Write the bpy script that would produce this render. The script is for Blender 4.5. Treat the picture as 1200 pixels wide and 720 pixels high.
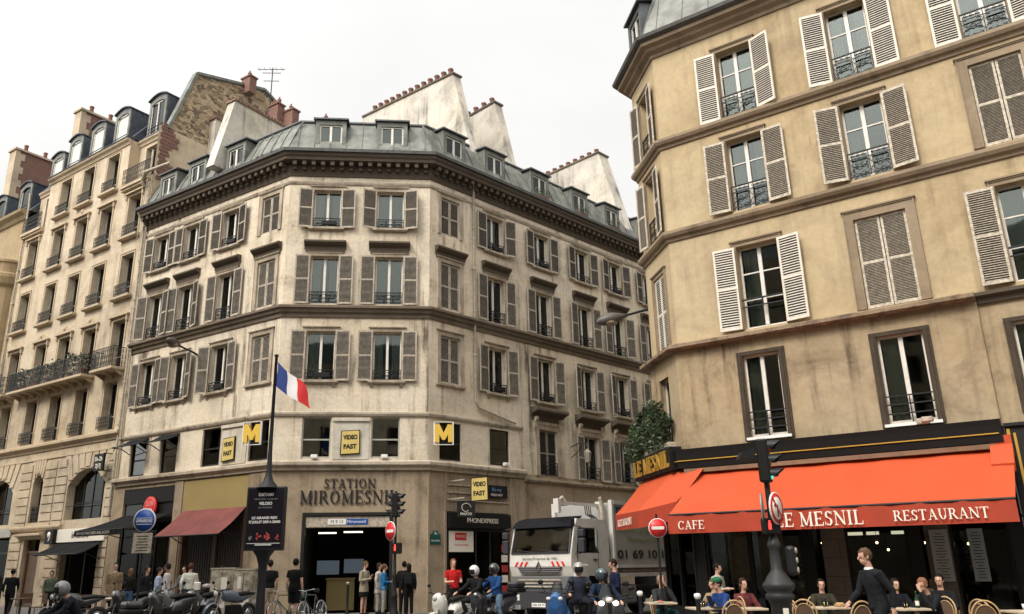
import bpy, bmesh, math, random
from mathutils import Vector, Matrix
random.seed(7)
R = math.radians
PI = math.pi
C = bpy.context.scene.collection
scene = bpy.context.scene
for o in list(bpy.data.objects): bpy.data.objects.remove(o)

# ------------------------------------------------------------------ camera
pitch, roll = 0.30853570, -0.01342156
F = Vector((0, math.cos(pitch), math.sin(pitch)))
U0 = Vector((0, -math.sin(pitch), math.cos(pitch)))
R0 = Vector((1, 0, 0))
Rv = R0 * math.cos(roll) + U0 * math.sin(roll)
Uv = U0 * math.cos(roll) - R0 * math.sin(roll)
cam_d = bpy.data.cameras.new('camera'); cam = bpy.data.objects.new('camera', cam_d); C.objects.link(cam)
cam.matrix_world = Matrix(((Rv.x, Uv.x, -F.x, 0), (Rv.y, Uv.y, -F.y, 0), (Rv.z, Uv.z, -F.z, 1.6), (0, 0, 0, 1)))
cam_d.sensor_width = 36; cam_d.sensor_fit = 'HORIZONTAL'
cam_d.lens = 952.7 * 36 / 1200
cam_d.shift_x = (600 - 566.17) / 1200
cam_d.clip_start = 0.1; cam_d.clip_end = 5000
scene.camera = cam

# ------------------------------------------------------------------ world and sun
SUN_EL, SUN_AZ = R(48), R(222)          # azimuth clockwise from +Y
w = bpy.data.worlds.new('World'); scene.world = w; w.use_nodes = True
nt = w.node_tree; N = nt.nodes; Lk = nt.links
bg = N['Background']
sky = N.new('ShaderNodeTexSky'); sky.sky_type = 'NISHITA'; sky.sun_disc = False
sky.sun_elevation = SUN_EL; sky.sun_rotation = SUN_AZ
sky.dust_density = 4; sky.ozone_density = 1
hs = N.new('ShaderNodeHueSaturation'); hs.inputs['Saturation'].default_value = 0.12
mx = N.new('ShaderNodeMix'); mx.data_type = 'RGBA'; mx.inputs[0].default_value = 0.72
tc = N.new('ShaderNodeTexCoord'); mp = N.new('ShaderNodeMapping'); mp.inputs['Scale'].default_value = (1, 1, 2.2)
nz = N.new('ShaderNodeTexNoise'); nz.inputs['Scale'].default_value = 1.7; nz.inputs['Detail'].default_value = 5
cr = N.new('ShaderNodeValToRGB'); cr.color_ramp.elements[0].position = 0.3; cr.color_ramp.elements[1].position = 0.75
cr.color_ramp.elements[0].color = (8.1, 8.05, 7.9, 1); cr.color_ramp.elements[1].color = (9.9, 9.8, 9.6, 1)
Lk.new(tc.outputs['Generated'], mp.inputs[0]); Lk.new(mp.outputs[0], nz.inputs['Vector']); Lk.new(nz.outputs[0], cr.inputs[0])
Lk.new(sky.outputs[0], hs.inputs['Color']); Lk.new(hs.outputs[0], mx.inputs[6]); Lk.new(cr.outputs[0], mx.inputs[7])
# overcast sky: darker towards the horizon, brighter round the veiled sun behind the viewpoint
nrm_ = N.new('ShaderNodeVectorMath'); nrm_.operation = 'NORMALIZE'; Lk.new(tc.outputs['Generated'], nrm_.inputs[0])
dot_ = N.new('ShaderNodeVectorMath'); dot_.operation = 'DOT_PRODUCT'; Lk.new(nrm_.outputs[0], dot_.inputs[0])
dot_.inputs[1].default_value = (math.sin(SUN_AZ)*math.cos(SUN_EL), math.cos(SUN_AZ)*math.cos(SUN_EL), math.sin(SUN_EL))
def mth(op, a, b_):
    m_ = N.new('ShaderNodeMath'); m_.operation = op
    for i_, q_ in enumerate((a, b_)):
        if isinstance(q_, (int, float)): m_.inputs[i_].default_value = q_
        else: Lk.new(q_, m_.inputs[i_])
    return m_.outputs[0]
sx_ = N.new('ShaderNodeSeparateXYZ'); Lk.new(nrm_.outputs[0], sx_.inputs[0])
lobe = mth('MULTIPLY', mth('POWER', mth('MAXIMUM', dot_.outputs['Value'], 0.0), 2.0), 1.35)
fac_ = mth('ADD', mth('ADD', mth('MULTIPLY', mth('MAXIMUM', sx_.outputs[2], 0.0), .30), .54), lobe)
sc_ = N.new('ShaderNodeVectorMath'); sc_.operation = 'SCALE'; Lk.new(mx.outputs[2], sc_.inputs[0]); Lk.new(fac_, sc_.inputs['Scale'])
Lk.new(sc_.outputs[0], bg.inputs['Color']); bg.inputs['Strength'].default_value = 0.13
sun_d = bpy.data.lights.new('sun', 'SUN'); sun = bpy.data.objects.new('sun', sun_d); C.objects.link(sun)
sun_d.energy = 1.5; sun_d.angle = R(14); sun_d.color = (1, 0.93, 0.82)
sd = Vector((math.sin(SUN_AZ) * math.cos(SUN_EL), math.cos(SUN_AZ) * math.cos(SUN_EL), math.sin(SUN_EL)))
sun.rotation_euler = (-sd).to_track_quat('-Z', 'Y').to_euler(); sun.location = (0, 0, 60)
scene.view_settings.view_transform = 'Standard'; scene.view_settings.look = 'None'
scene.view_settings.gamma = 1; scene.view_settings.exposure = 0.58
scene.render.engine = 'CYCLES'

# ------------------------------------------------------------------ helpers
class MB:
    def __init__(s, M=None):
        s.v = []; s.f = []; s.m = []; s.M = M; s.sm = []
    def add(s, vs, fs, mi=0, sm=False):
        b = len(s.v)
        for p in vs:
            p = Vector(p)
            if s.M is not None: p = s.M @ p
            s.v.append(p)
        for f in fs: s.f.append([b + i for i in f]); s.m.append(mi); s.sm.append(sm)
    def box(s, x0, x1, y0, y1, z0, z1, mi=0):
        s.add([(x0,y0,z0),(x1,y0,z0),(x1,y1,z0),(x0,y1,z0),(x0,y0,z1),(x1,y0,z1),(x1,y1,z1),(x0,y1,z1)],
              [(0,3,2,1),(4,5,6,7),(0,1,5,4),(1,2,6,5),(2,3,7,6),(3,0,4,7)], mi)
        return s
    def bbox(s, x0, x1, y0, y1, z0, z1, b=0.01, mi=0):      # box with chamfered vertical+horizontal edges
        bm = bmesh.new(); bmesh.ops.create_cube(bm, size=1)
        bmesh.ops.scale(bm, vec=(x1-x0, y1-y0, z1-z0), verts=bm.verts)
        bmesh.ops.translate(bm, vec=((x0+x1)/2, (y0+y1)/2, (z0+z1)/2), verts=bm.verts)
        bmesh.ops.bevel(bm, geom=list(bm.edges), offset=b, segments=2, profile=0.5, affect='EDGES')
        bm.verts.ensure_lookup_table()
        s.add([v.co.copy() for v in bm.verts], [[v.index for v in f.verts] for f in bm.faces], mi); bm.free()
        return s
    def quad(s, a, b, c, d, mi=0): s.add([a, b, c, d], [(0,1,2,3)], mi); return s
    def hexa(s, p, mi=0):     # 8 corners: 0-3 bottom ring, 4-7 top ring
        s.add(p, [(0,3,2,1),(4,5,6,7),(0,1,5,4),(1,2,6,5),(2,3,7,6),(3,0,4,7)], mi); return s
    def bar(s, p, q, w, h=None, mi=0, up=(0,0,1)):
        p = Vector(p); q = Vector(q); d = (q-p)
        if d.length < 1e-6: return s
        d.normalize(); up = Vector(up)
        if abs(d.dot(up)) > 0.99: up = Vector((0,1,0))
        a = d.cross(up).normalized() * (w/2); b = a.cross(d).normalized() * ((h or w)/2)
        s.hexa([p-a-b, p+a-b, p+a+b, p-a+b, q-a-b, q+a-b, q+a+b, q-a+b], mi); return s
    def tube(s, pts, r, n=8, mi=0, cap=True, sm=True):
        pts = [Vector(p) for p in pts]; rs = r if isinstance(r, (list, tuple)) else [r]*len(pts)
        vs = []; fs = []; prev = None
        for i, p in enumerate(pts):
            d = (pts[min(i+1, len(pts)-1)] - pts[max(i-1, 0)]).normalized()
            if prev is None: a = d.orthogonal().normalized()
            else:
                a = prev - d*prev.dot(d)
                a = a.normalized() if a.length > 1e-5 else d.orthogonal().normalized()
            prev = a; b = d.cross(a)
            for k in range(n):
                t = 2*PI*k/n; vs.append(p + (a*math.cos(t) + b*math.sin(t))*rs[i])
        for i in range(len(pts)-1):
            for k in range(n):
                k2 = (k+1) % n; fs.append((i*n+k, i*n+k2, (i+1)*n+k2, (i+1)*n+k))
        s.add(vs, fs, mi, sm)
        if cap:
            s.add(vs[:n], [tuple(range(n))[::-1]], mi); s.add(vs[-n:], [tuple(range(n))], mi)
        return s
    def lathe(s, prof, c=(0,0,0), n=16, mi=0, axis='z', sm=True, caps=True):
        vs = []; fs = []; c = Vector(c)
        def P(r, z, t):
            x, y = r*math.cos(t), r*math.sin(t)
            return c + Vector((x, y, z) if axis == 'z' else ((z, x, y) if axis == 'x' else (y, z, x)))
        for r, z in prof:
            for k in range(n): vs.append(P(max(r, 1e-4), z, 2*PI*k/n))
        for i in range(len(prof)-1):
            for k in range(n):
                k2 = (k+1) % n; fs.append((i*n+k, i*n+k2, (i+1)*n+k2, (i+1)*n+k))
        s.add(vs, fs, mi, sm)
        if caps: s.add(vs[:n], [tuple(range(n))[::-1]], mi); s.add(vs[-n:], [tuple(range(n))], mi)
        return s
    def ball(s, c, r, mi=0, n=12, m=8):
        rx, ry, rz = r if isinstance(r, (tuple, list)) else (r, r, r); c = Vector(c)
        vs = [c + Vector((0,0,-rz))]; fs = []
        for i in range(1, m):
            ph = -PI/2 + PI*i/m
            for k in range(n):
                t = 2*PI*k/n; vs.append(c + Vector((rx*math.cos(ph)*math.cos(t), ry*math.cos(ph)*math.sin(t), rz*math.sin(ph))))
        vs.append(c + Vector((0,0,rz)))
        for k in range(n): fs.append((0, 1+(k+1) % n, 1+k))
        for i in range(m-2):
            for k in range(n):
                a = 1+i*n+k; b = 1+i*n+(k+1) % n; fs.append((a, b, b+n, a+n))
        L = len(vs)-1; o = 1+(m-2)*n
        for k in range(n): fs.append((o+k, o+(k+1) % n, L))
        s.add(vs, fs, mi, True); return s
    def prism(s, pts, y0, y1, mi=0):         # outline in x,z extruded along y
        n = len(pts)
        s.add([(x, y0, z) for x, z in pts] + [(x, y1, z) for x, z in pts],
              [tuple(range(n)), tuple(range(2*n-1, n-1, -1))] + [(i, i+n, (i+1) % n+n, (i+1) % n) for i in range(n)], mi)
        return s
    def prismx(s, pts, x0, x1, mi=0):        # outline in y,z extruded along x
        n = len(pts)
        s.add([(x0, y, z) for y, z in pts] + [(x1, y, z) for y, z in pts],
              [tuple(range(n)), tuple(range(2*n-1, n-1, -1))] + [(i, i+n, (i+1) % n+n, (i+1) % n) for i in range(n)], mi)
        return s
    def prismz(s, pts, z0, z1, mi=0):
        n = len(pts)
        s.add([(x, y, z0) for x, y in pts] + [(x, y, z1) for x, y in pts],
              [tuple(range(n))[::-1], tuple(range(n, 2*n))] + [(i, (i+1) % n, (i+1) % n+n, i+n) for i in range(n)], mi)
        return s
    def build(s, name, mats, parent=None, loc=(0,0,0), rz=0, fix=True):
        me = bpy.data.meshes.new(name); me.from_pydata([tuple(p) for p in s.v], [], s.f)
        if not isinstance(mats, (list, tuple)): mats = [mats]
        for m in mats: me.materials.append(m)
        for p, mi, sm in zip(me.polygons, s.m, s.sm): p.material_index = mi; p.use_smooth = sm
        me.update()
        if fix:
            bm = bmesh.new(); bm.from_mesh(me); bmesh.ops.recalc_face_normals(bm, faces=bm.faces); bm.to_mesh(me); bm.free()
        return link(name, me, parent, loc, rz)

def link(name, me, parent=None, loc=(0,0,0), rz=0):
    o = bpy.data.objects.new(name, me); C.objects.link(o)
    o.parent = parent; o.location = loc
    if isinstance(rz, (int, float)): o.rotation_euler = (0, 0, rz)
    else: o.rotation_euler = rz
    return o
def tag(o, label=None, cat=None, group=None, kind=None):
    if label: o['label'] = label
    if cat: o['category'] = cat
    if group: o['group'] = group
    if kind: o['kind'] = kind
    return o
def thing(name, label, cat, loc=(0,0,0), rz=0, group=None):
    return tag(link(name, None, None, loc, rz), label, cat, group)
_cache = {}
def shared(key, name, fn, mats, parent, loc=(0,0,0), rz=0):    # repeats share one mesh
    if key not in _cache:
        o = fn().build(name, mats, parent, loc, rz); _cache[key] = o.data; return o
    return link(name, _cache[key], parent, loc, rz)

# ------------------------------------------------------------------ materials
def mat(name, col, rough=0.7, metal=0.0, spec=None, emit=None, es=1.0, bump=0.0, bscale=40, var=0.0, vscale=6.0, coat=0.0):
    m = bpy.data.materials.new(name); m.use_nodes = True; n = m.node_tree.nodes; l = m.node_tree.links
    p = n['Principled BSDF']; p.inputs['Base Color'].default_value = (*col, 1)
    p.inputs['Roughness'].default_value = rough; p.inputs['Metallic'].default_value = metal
    if spec is not None: p.inputs['Specular IOR Level'].default_value = spec
    if coat: p.inputs['Coat Weight'].default_value = coat
    if emit: p.inputs['Emission Color'].default_value = (*emit, 1); p.inputs['Emission Strength'].default_value = es
    if var or bump:
        t = n.new('ShaderNodeTexCoord')
    if var:
        z = n.new('ShaderNodeTexNoise'); z.inputs['Scale'].default_value = vscale; z.inputs['Detail'].default_value = 6
        r = n.new('ShaderNodeMapRange'); r.inputs['From Min'].default_value = .3; r.inputs['From Max'].default_value = .7
        r.inputs['To Min'].default_value = 1-var; r.inputs['To Max'].default_value = 1+var*.6
        x = n.new('ShaderNodeVectorMath'); x.operation = 'SCALE'; x.inputs[0].default_value = col
        l.new(t.outputs['Object'], z.inputs['Vector']); l.new(z.outputs[0], r.inputs[0]); l.new(r.outputs[0], x.inputs['Scale'])
        l.new(x.outputs[0], p.inputs['Base Color'])
    if bump:
        z = n.new('ShaderNodeTexNoise'); z.inputs['Scale'].default_value = bscale; z.inputs['Detail'].default_value = 4
        b = n.new('ShaderNodeBump'); b.inputs['Strength'].default_value = bump; b.inputs['Distance'].default_value = 0.02
        l.new(t.outputs['Object'], z.inputs['Vector']); l.new(z.outputs[0], b.inputs['Height']); l.new(b.outputs[0], p.inputs['Normal'])
    return m

def wallmat(name, base, dirt, patch=0.5, streak=0.5, rough=0.88, bump=0.35, pscale=0.45, joints=None, jcol=0.75, seed=0.0):
    """render or limestone: broad blotches, vertical run-off streaks, fine grain; optional ashlar joints"""
    m = bpy.data.materials.new(name); m.use_nodes = True; n = m.node_tree.nodes; l = m.node_tree.links
    p = n['Principled BSDF']; p.inputs['Roughness'].default_value = rough; p.inputs['Specular IOR Level'].default_value = .25
    t = n.new('ShaderNodeTexCoord')
    def noise(scale, vec=(1,1,1), det=6, dist=0.0):
        mp = n.new('ShaderNodeMapping'); mp.inputs['Scale'].default_value = vec; mp.inputs['Location'].default_value = (seed, seed*1.7, seed*.3)
        z = n.new('ShaderNodeTexNoise'); z.inputs['Scale'].default_value = scale; z.inputs['Detail'].default_value = det
        z.inputs['Roughness'].default_value = .6; z.inputs['Distortion'].default_value = dist
        l.new(t.outputs['Object'], mp.inputs[0]); l.new(mp.outputs[0], z.inputs['Vector']); return z.outputs[0]
    def rng(s, a, b, lo, hi):
        r = n.new('ShaderNodeMapRange'); r.inputs['From Min'].default_value = a; r.inputs['From Max'].default_value = b
        r.inputs['To Min'].default_value = lo; r.inputs['To Max'].default_value = hi; l.new(s, r.inputs[0]); return r.outputs[0]
    def mul(a, b, op='MULTIPLY'):
        x = n.new('ShaderNodeMath'); x.operation = op
        for i, q in enumerate((a, b)):
            if isinstance(q, float): x.inputs[i].default_value = q
            else: l.new(q, x.inputs[i])
        return x.outputs[0]
    blotch = rng(noise(pscale, (1,1,1.3), 8, .6), .46, .72, 0.0, patch)
    st = rng(noise(1.0, (3.2, 3.2, .22), 5, .2), .5, .74, 0.0, streak)
    gate = rng(noise(.5, (1,1,.8), 3), .4, .62, 0.15, 1.0)
    st = mul(st, gate)
    fine = rng(noise(9.0, (1,1,1), 8), .35, .7, 0.0, 0.22)
    soot = mul(rng(noise(2.6, (1,1,.5), 10, 1.2), .56, .74, 0.0, 1.0), rng(noise(.33, (1,1,2.2), 3, .5), .5, .66, 0.0, .75))
    tot = mul(mul(mul(blotch, st, 'ADD'), soot, 'ADD'), fine, 'ADD')
    cl = n.new('ShaderNodeClamp'); l.new(tot, cl.inputs[0])
    mx = n.new('ShaderNodeMix'); mx.data_type = 'RGBA'; mx.inputs[6].default_value = (*base, 1); mx.inputs[7].default_value = (*dirt, 1)
    l.new(cl.outputs[0], mx.inputs[0]); out = mx.outputs[2]
    # slight hue drift
    mx2 = n.new('ShaderNodeMix'); mx2.data_type = 'RGBA'; mx2.blend_type = 'MULTIPLY'
    dr = rng(noise(.22, (1,1,1), 3), .35, .65, 0.0, 1.0); l.new(dr, mx2.inputs[0]); l.new(out, mx2.inputs[6])
    mx2.inputs[7].default_value = (.97, .93, .86, 1); out = mx2.outputs[2]
    hb = noise(55.0, (1,1,1), 5)
    if joints:
        # joints = (block length, course height); brick texture read in the facade plane (x, z)
        sp = n.new('ShaderNodeSeparateXYZ'); cb = n.new('ShaderNodeCombineXYZ'); l.new(t.outputs['Object'], sp.inputs[0])
        l.new(sp.outputs[0], cb.inputs[0]); l.new(sp.outputs[2], cb.inputs[1])
        bt = n.new('ShaderNodeTexBrick'); bt.inputs['Scale'].default_value = 1; bt.inputs['Brick Width'].default_value = joints[0]
        bt.inputs['Row Height'].default_value = joints[1]; bt.inputs['Mortar Size'].default_value = .008; bt.inputs['Mortar Smooth'].default_value = .6
        bt.inputs['Color1'].default_value = (1,1,1,1); bt.inputs['Color2'].default_value = (.93,.92,.9,1); bt.inputs['Mortar'].default_value = (jcol, jcol*.97, jcol*.93, 1)
        l.new(cb.outputs[0], bt.inputs['Vector'])
        m3 = n.new('ShaderNodeMix'); m3.data_type = 'RGBA'; m3.blend_type = 'MULTIPLY'; m3.inputs[0].default_value = 1
        l.new(out, m3.inputs[6]); l.new(bt.outputs[0], m3.inputs[7]); out = m3.outputs[2]
    l.new(out, p.inputs['Base Color'])
    b = n.new('ShaderNodeBump'); b.inputs['Strength'].default_value = bump; b.inputs['Distance'].default_value = .015
    l.new(hb, b.inputs['Height']); l.new(b.outputs[0], p.inputs['Normal'])
    return m

def glassmat(name, tint=(.8,.88,.86), refl=1.0, base=.06):
    m = bpy.data.materials.new(name); m.use_nodes = True; n = m.node_tree.nodes; l = m.node_tree.links
    n.remove(n['Principled BSDF']); out = n['Material Output']
    tr = n.new('ShaderNodeBsdfTransparent'); tr.inputs[0].default_value = (*tint, 1)
    gl = n.new('ShaderNodeBsdfGlossy'); gl.inputs['Roughness'].default_value = .03; gl.inputs['Color'].default_value = (.50*refl, .52*refl, .50*refl, 1)
    fr = n.new('ShaderNodeFresnel'); fr.inputs['IOR'].default_value = 1.52
    mr = n.new('ShaderNodeMapRange'); mr.inputs['To Min'].default_value = base; mr.inputs['To Max'].default_value = 1.0
    t = n.new('ShaderNodeTexCoord'); z = n.new('ShaderNodeTexNoise'); z.inputs['Scale'].default_value = 1.1
    b = n.new('ShaderNodeBump'); b.inputs['Strength'].default_value = .10; b.inputs['Distance'].default_value = .02
    l.new(t.outputs['Object'], z.inputs['Vector']); l.new(z.outputs[0], b.inputs['Height']); l.new(b.outputs[0], gl.inputs['Normal'])
    mx = n.new('ShaderNodeMixShader'); l.new(fr.outputs[0], mr.inputs[0]); l.new(mr.outputs[0], mx.inputs[0])
    l.new(tr.outputs[0], mx.inputs[1]); l.new(gl.outputs[0], mx.inputs[2]); l.new(mx.outputs[0], out.inputs[0])
    return m

M = {}
M['stoneC'] = wallmat('limestone_centre', (.73,.645,.515), (.13,.10,.075), .36, 1.05, seed=1.0, joints=(1.3,.55), jcol=.82)
M['stoneC2'] = wallmat('limestone_trim', (.48,.415,.33), (.12,.092,.066), .6, .9, seed=4.0)
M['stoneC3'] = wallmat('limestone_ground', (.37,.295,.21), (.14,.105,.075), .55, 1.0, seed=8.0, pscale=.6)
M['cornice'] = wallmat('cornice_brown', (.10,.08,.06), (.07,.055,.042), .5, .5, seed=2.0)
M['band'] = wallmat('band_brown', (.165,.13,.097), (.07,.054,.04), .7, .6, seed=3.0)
M['stoneB'] = wallmat('limestone_left', (.58,.495,.375), (.2,.15,.105), .55, .5, seed=11.0, joints=(1.1,.34), jcol=.94)
M['trimB'] = wallmat('trim_left', (.50,.41,.295), (.22,.165,.11), .5, .5, seed=12.0)
M['ochreA'] = wallmat('ochre_render', (.38,.29,.175), (.15,.11,.07), .4, .5, seed=13.0)
M['ochreD'] = wallmat('ochre_render_corner', (.50,.395,.245), (.25,.185,.115), .5, .75, seed=21.0, pscale=.6)
M['beigeD'] = wallmat('beige_render_corner', (.41,.32,.205), (.13,.095,.062), .6, 1.15, seed=22.0, pscale=.7)
M['trimD'] = wallmat('moulding_corner', (.31,.24,.165), (.13,.10,.07), .6, .6, seed=23.0)
M['rust'] = wallmat('worn_ledge', (.30,.22,.145), (.11,.085,.06), .9, .9, seed=24.0, pscale=3, bump=.8)
M['plaster'] = wallmat('chimney_plaster', (.61,.57,.50), (.17,.155,.135), .55, .9, seed=31.0)
M['rubble'] = None
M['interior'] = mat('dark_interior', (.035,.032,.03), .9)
M['glass'] = glassmat('window_glass', (.62,.67,.63))
M['glassg'] = glassmat('green_glass', (.35,.6,.5), .8, .08)
M['glassc'] = glassmat('shop_glass', (.8,.85,.85), .5, .03)
M['frame'] = mat('white_window_paint', (.66,.62,.55), .5, var=.15)
M['framed'] = mat('dark_window_paint', (.018,.017,.016), .45, spec=.25)
M['frameg'] = mat('grey_window_paint', (.36,.35,.30), .5, var=.2)
M['curtain'] = mat('net_curtain', (.55,.54,.51), .9)
M['shut'] = mat('weathered_shutter', (.235,.20,.155), .8, var=.45, vscale=5, bump=.3)
M['shutl'] = mat('weathered_shutter_edge', (.42,.36,.28), .8, var=.4, vscale=9)
M['shutw'] = mat('white_shutter', (.66,.60,.50), .6, var=.16, vscale=7)
M['shutx'] = mat('peeling_shutter', (.55,.48,.38), .85, var=.4, vscale=14, bump=.5)
M['shuty'] = mat('bare_slats', (.38,.32,.24), .85, var=.5, vscale=14)
M['slat'] = mat('painted_slats', (.58,.52,.43), .6, var=.2, vscale=8)
M['iron'] = mat('black_iron', (.014,.0145,.016), .5, spec=.3)
M['ironB'] = mat('grey_iron', (.03,.031,.031), .5, spec=.3)
M['zinc'] = mat('zinc_roof', (.165,.168,.145), .6, .1, var=.5, vscale=2.2, bump=.15, bscale=6)
M['zincd'] = mat('dark_zinc', (.075,.08,.082), .5, .2, var=.3, vscale=2)
M['slate'] = mat('blue_slate', (.05,.06,.075), .55, .0, var=.4, vscale=5, bump=.4, bscale=12)
M['pot'] = mat('terracotta', (.17,.075,.05), .8, var=.3)
M['tile'] = mat('old_roof_tile', (.22,.13,.09), .85, var=.5, vscale=8, bump=.6, bscale=15)
M['gutter'] = mat('lead_gutter', (.10,.095,.088), .5, .4, var=.3)
M['pipe'] = mat('painted_pipe', (.42,.36,.27), .6, var=.3)
M['black'] = mat('black_paint', (.010,.0095,.009), .5, spec=.22)
M['blackm'] = mat('black_fabric', (.013,.013,.014), .9, spec=.12, var=.2)
M['orange'] = mat('orange_canvas', (.47,.060,.011), .72, var=.10, vscale=1.2, bump=.1, bscale=200)
M['orangev'] = mat('orange_valance', (.35,.036,.010), .75, var=.12, vscale=2)
M['redaw'] = mat('faded_red_canvas', (.165,.042,.035), .85, var=.35, vscale=1.3)
M['tan'] = mat('olive_tan_panel', (.28,.205,.072), .6, var=.1, vscale=.8)
M['white'] = mat('white_paint', (.74,.72,.68), .5)
M['cream'] = mat('cream_letters', (.78,.72,.62), .5)
M['gold'] = mat('gold_letters', (.70,.42,.08), .35, .6)
M['yellow'] = mat('yellow_sign', (.66,.43,.06), .5)
M['yellowp'] = mat('pale_yellow_board', (.58,.44,.13), .5, var=.1)
M['glassm'] = glassmat('reflecting_glass', (.5,.55,.52), 1.1, .22)
M['red'] = mat('red_sign', (.58,.02,.02), .4)
M['blue'] = mat('blue_sign', (.012,.075,.32), .35)
M['green'] = mat('green_sign', (.01,.08,.06), .4)
M['asphalt'] = mat('asphalt', (.05,.049,.047), .85, var=.25, vscale=3, bump=.5, bscale=90)
M['pave'] = mat('pavement_stone', (.17,.155,.135), .85, var=.3, vscale=2, bump=.3, bscale=30)
M['kerb'] = mat('granite_kerb', (.26,.245,.22), .8, var=.25, vscale=12)
M['leaf'] = mat('leaf_green', (.035,.06,.022), .6, var=.5, vscale=4)
M['leaf2'] = mat('leaf_bright', (.055,.08,.025), .6, var=.4, vscale=4)
M['wood'] = mat('dark_wood', (.10,.055,.03), .5, var=.3)
M['brick'] = bpy.data.materials.new('red_brick')
def _brick(m, c1, c2, mort, bw=.24, rh=.075):
    m.use_nodes = True; n = m.node_tree.nodes; l = m.node_tree.links; p = n['Principled BSDF']; p.inputs['Roughness'].default_value = .9
    t = n.new('ShaderNodeTexCoord'); sp = n.new('ShaderNodeSeparateXYZ'); cb = n.new('ShaderNodeCombineXYZ'); ad = n.new('ShaderNodeMath')
    l.new(t.outputs['Object'], sp.inputs[0]); l.new(sp.outputs[0], ad.inputs[0]); l.new(sp.outputs[1], ad.inputs[1])
    l.new(ad.outputs[0], cb.inputs[0]); l.new(sp.outputs[2], cb.inputs[1])
    bt = n.new('ShaderNodeTexBrick'); bt.inputs['Scale'].default_value = 1; bt.inputs['Brick Width'].default_value = bw; bt.inputs['Row Height'].default_value = rh
    bt.inputs['Mortar Size'].default_value = .008; bt.inputs['Color1'].default_value = (*c1,1); bt.inputs['Color2'].default_value = (*c2,1); bt.inputs['Mortar'].default_value = (*mort,1)
    l.new(cb.outputs[0], bt.inputs['Vector']); l.new(bt.outputs[0], p.inputs['Base Color'])
_brick(M['brick'], (.20,.075,.05), (.12,.05,.04), (.22,.18,.14))
def _rubble():
    m = bpy.data.materials.new('rubble_stone'); m.use_nodes = True; n = m.node_tree.nodes; l = m.node_tree.links; p = n['Principled BSDF']; p.inputs['Roughness'].default_value = .95
    t = n.new('ShaderNodeTexCoord'); v = n.new('ShaderNodeTexVoronoi'); v.inputs['Scale'].default_value = 3.4
    nz = n.new('ShaderNodeTexNoise'); nz.inputs['Scale'].default_value = 6; l.new(t.outputs['Object'], nz.inputs['Vector'])
    mp = n.new('ShaderNodeMapping'); mp.inputs['Scale'].default_value = (1,1,1.7); l.new(t.outputs['Object'], mp.inputs[0])
    ad = n.new('ShaderNodeVectorMath'); ad.operation = 'ADD'; sc = n.new('ShaderNodeVectorMath'); sc.operation = 'SCALE'; sc.inputs['Scale'].default_value = .25
    l.new(nz.outputs[1], sc.inputs[0]); l.new(mp.outputs[0], ad.inputs[0]); l.new(sc.outputs[0], ad.inputs[1]); l.new(ad.outputs[0], v.inputs['Vector'])
    cr = n.new('ShaderNodeValToRGB'); e = cr.color_ramp.elements; e[0].color = (.11,.075,.045,1); e[1].color = (.44,.33,.20,1); e[0].position = .1; e[1].position = .8
    sp = n.new('ShaderNodeSeparateColor'); l.new(v.outputs['Color'], sp.inputs[0]); l.new(sp.outputs[0], cr.inputs[0])
    v2 = n.new('ShaderNodeTexVoronoi'); v2.feature = 'DISTANCE_TO_EDGE'; v2.inputs['Scale'].default_value = 3.4; l.new(ad.outputs[0], v2.inputs['Vector'])
    r = n.new('ShaderNodeMapRange'); r.inputs['From Max'].default_value = .08; l.new(v2.outputs['Distance'], r.inputs[0])
    mx = n.new('ShaderNodeMix'); mx.data_type = 'RGBA'; l.new(r.outputs[0], mx.inputs[0]); mx.inputs[6].default_value = (.40,.32,.22,1); l.new(cr.outputs[0], mx.inputs[7]); l.new(mx.outputs[2], p.inputs['Base Color'])
    b = n.new('ShaderNodeBump'); b.inputs['Strength'].default_value = .8; b.inputs['Distance'].default_value = .04; l.new(r.outputs[0], b.inputs['Height']); l.new(b.outputs[0], p.inputs['Normal'])
    return m
M['rubble'] = _rubble()

# ------------------------------------------------------------------ text
def text_mesh(txt, size, depth=.01, bold=0.0, sx=1.0, spacing=1.0):
    cu = bpy.data.curves.new('t', 'FONT'); cu.body = txt; cu.size = size; cu.extrude = depth; cu.align_x = 'CENTER'; cu.align_y = 'CENTER'
    cu.offset = bold; cu.space_character = spacing; cu.resolution_u = 4
    o = bpy.data.objects.new('t', cu); C.objects.link(o)
    dg = bpy.context.evaluated_depsgraph_get(); me = bpy.data.meshes.new_from_object(o.evaluated_get(dg))
    bpy.data.objects.remove(o)
    # stand upright in the x,z plane, facing -y
    me.transform(Matrix(((sx,0,0,0),(0,0,-1,0),(0,1,0,0),(0,0,0,1))))
    return me
def text(name, txt, size, m, parent, loc, rz=0, depth=.01, bold=0.0, sx=1.0, width=None, spacing=1.0):
    me = text_mesh(txt, size, depth, bold, sx, spacing); me.materials.clear(); me.materials.append(m)
    if width:
        xs = [v.co.x for v in me.vertices]; k = width/(max(xs)-min(xs)); cx = (max(xs)+min(xs))/2
        me.transform(Matrix.Translation((-cx*k,0,0)) @ Matrix.Diagonal((k,1,1,1)))
    me.name = name
    return link(name, me, parent, loc, rz)

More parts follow.
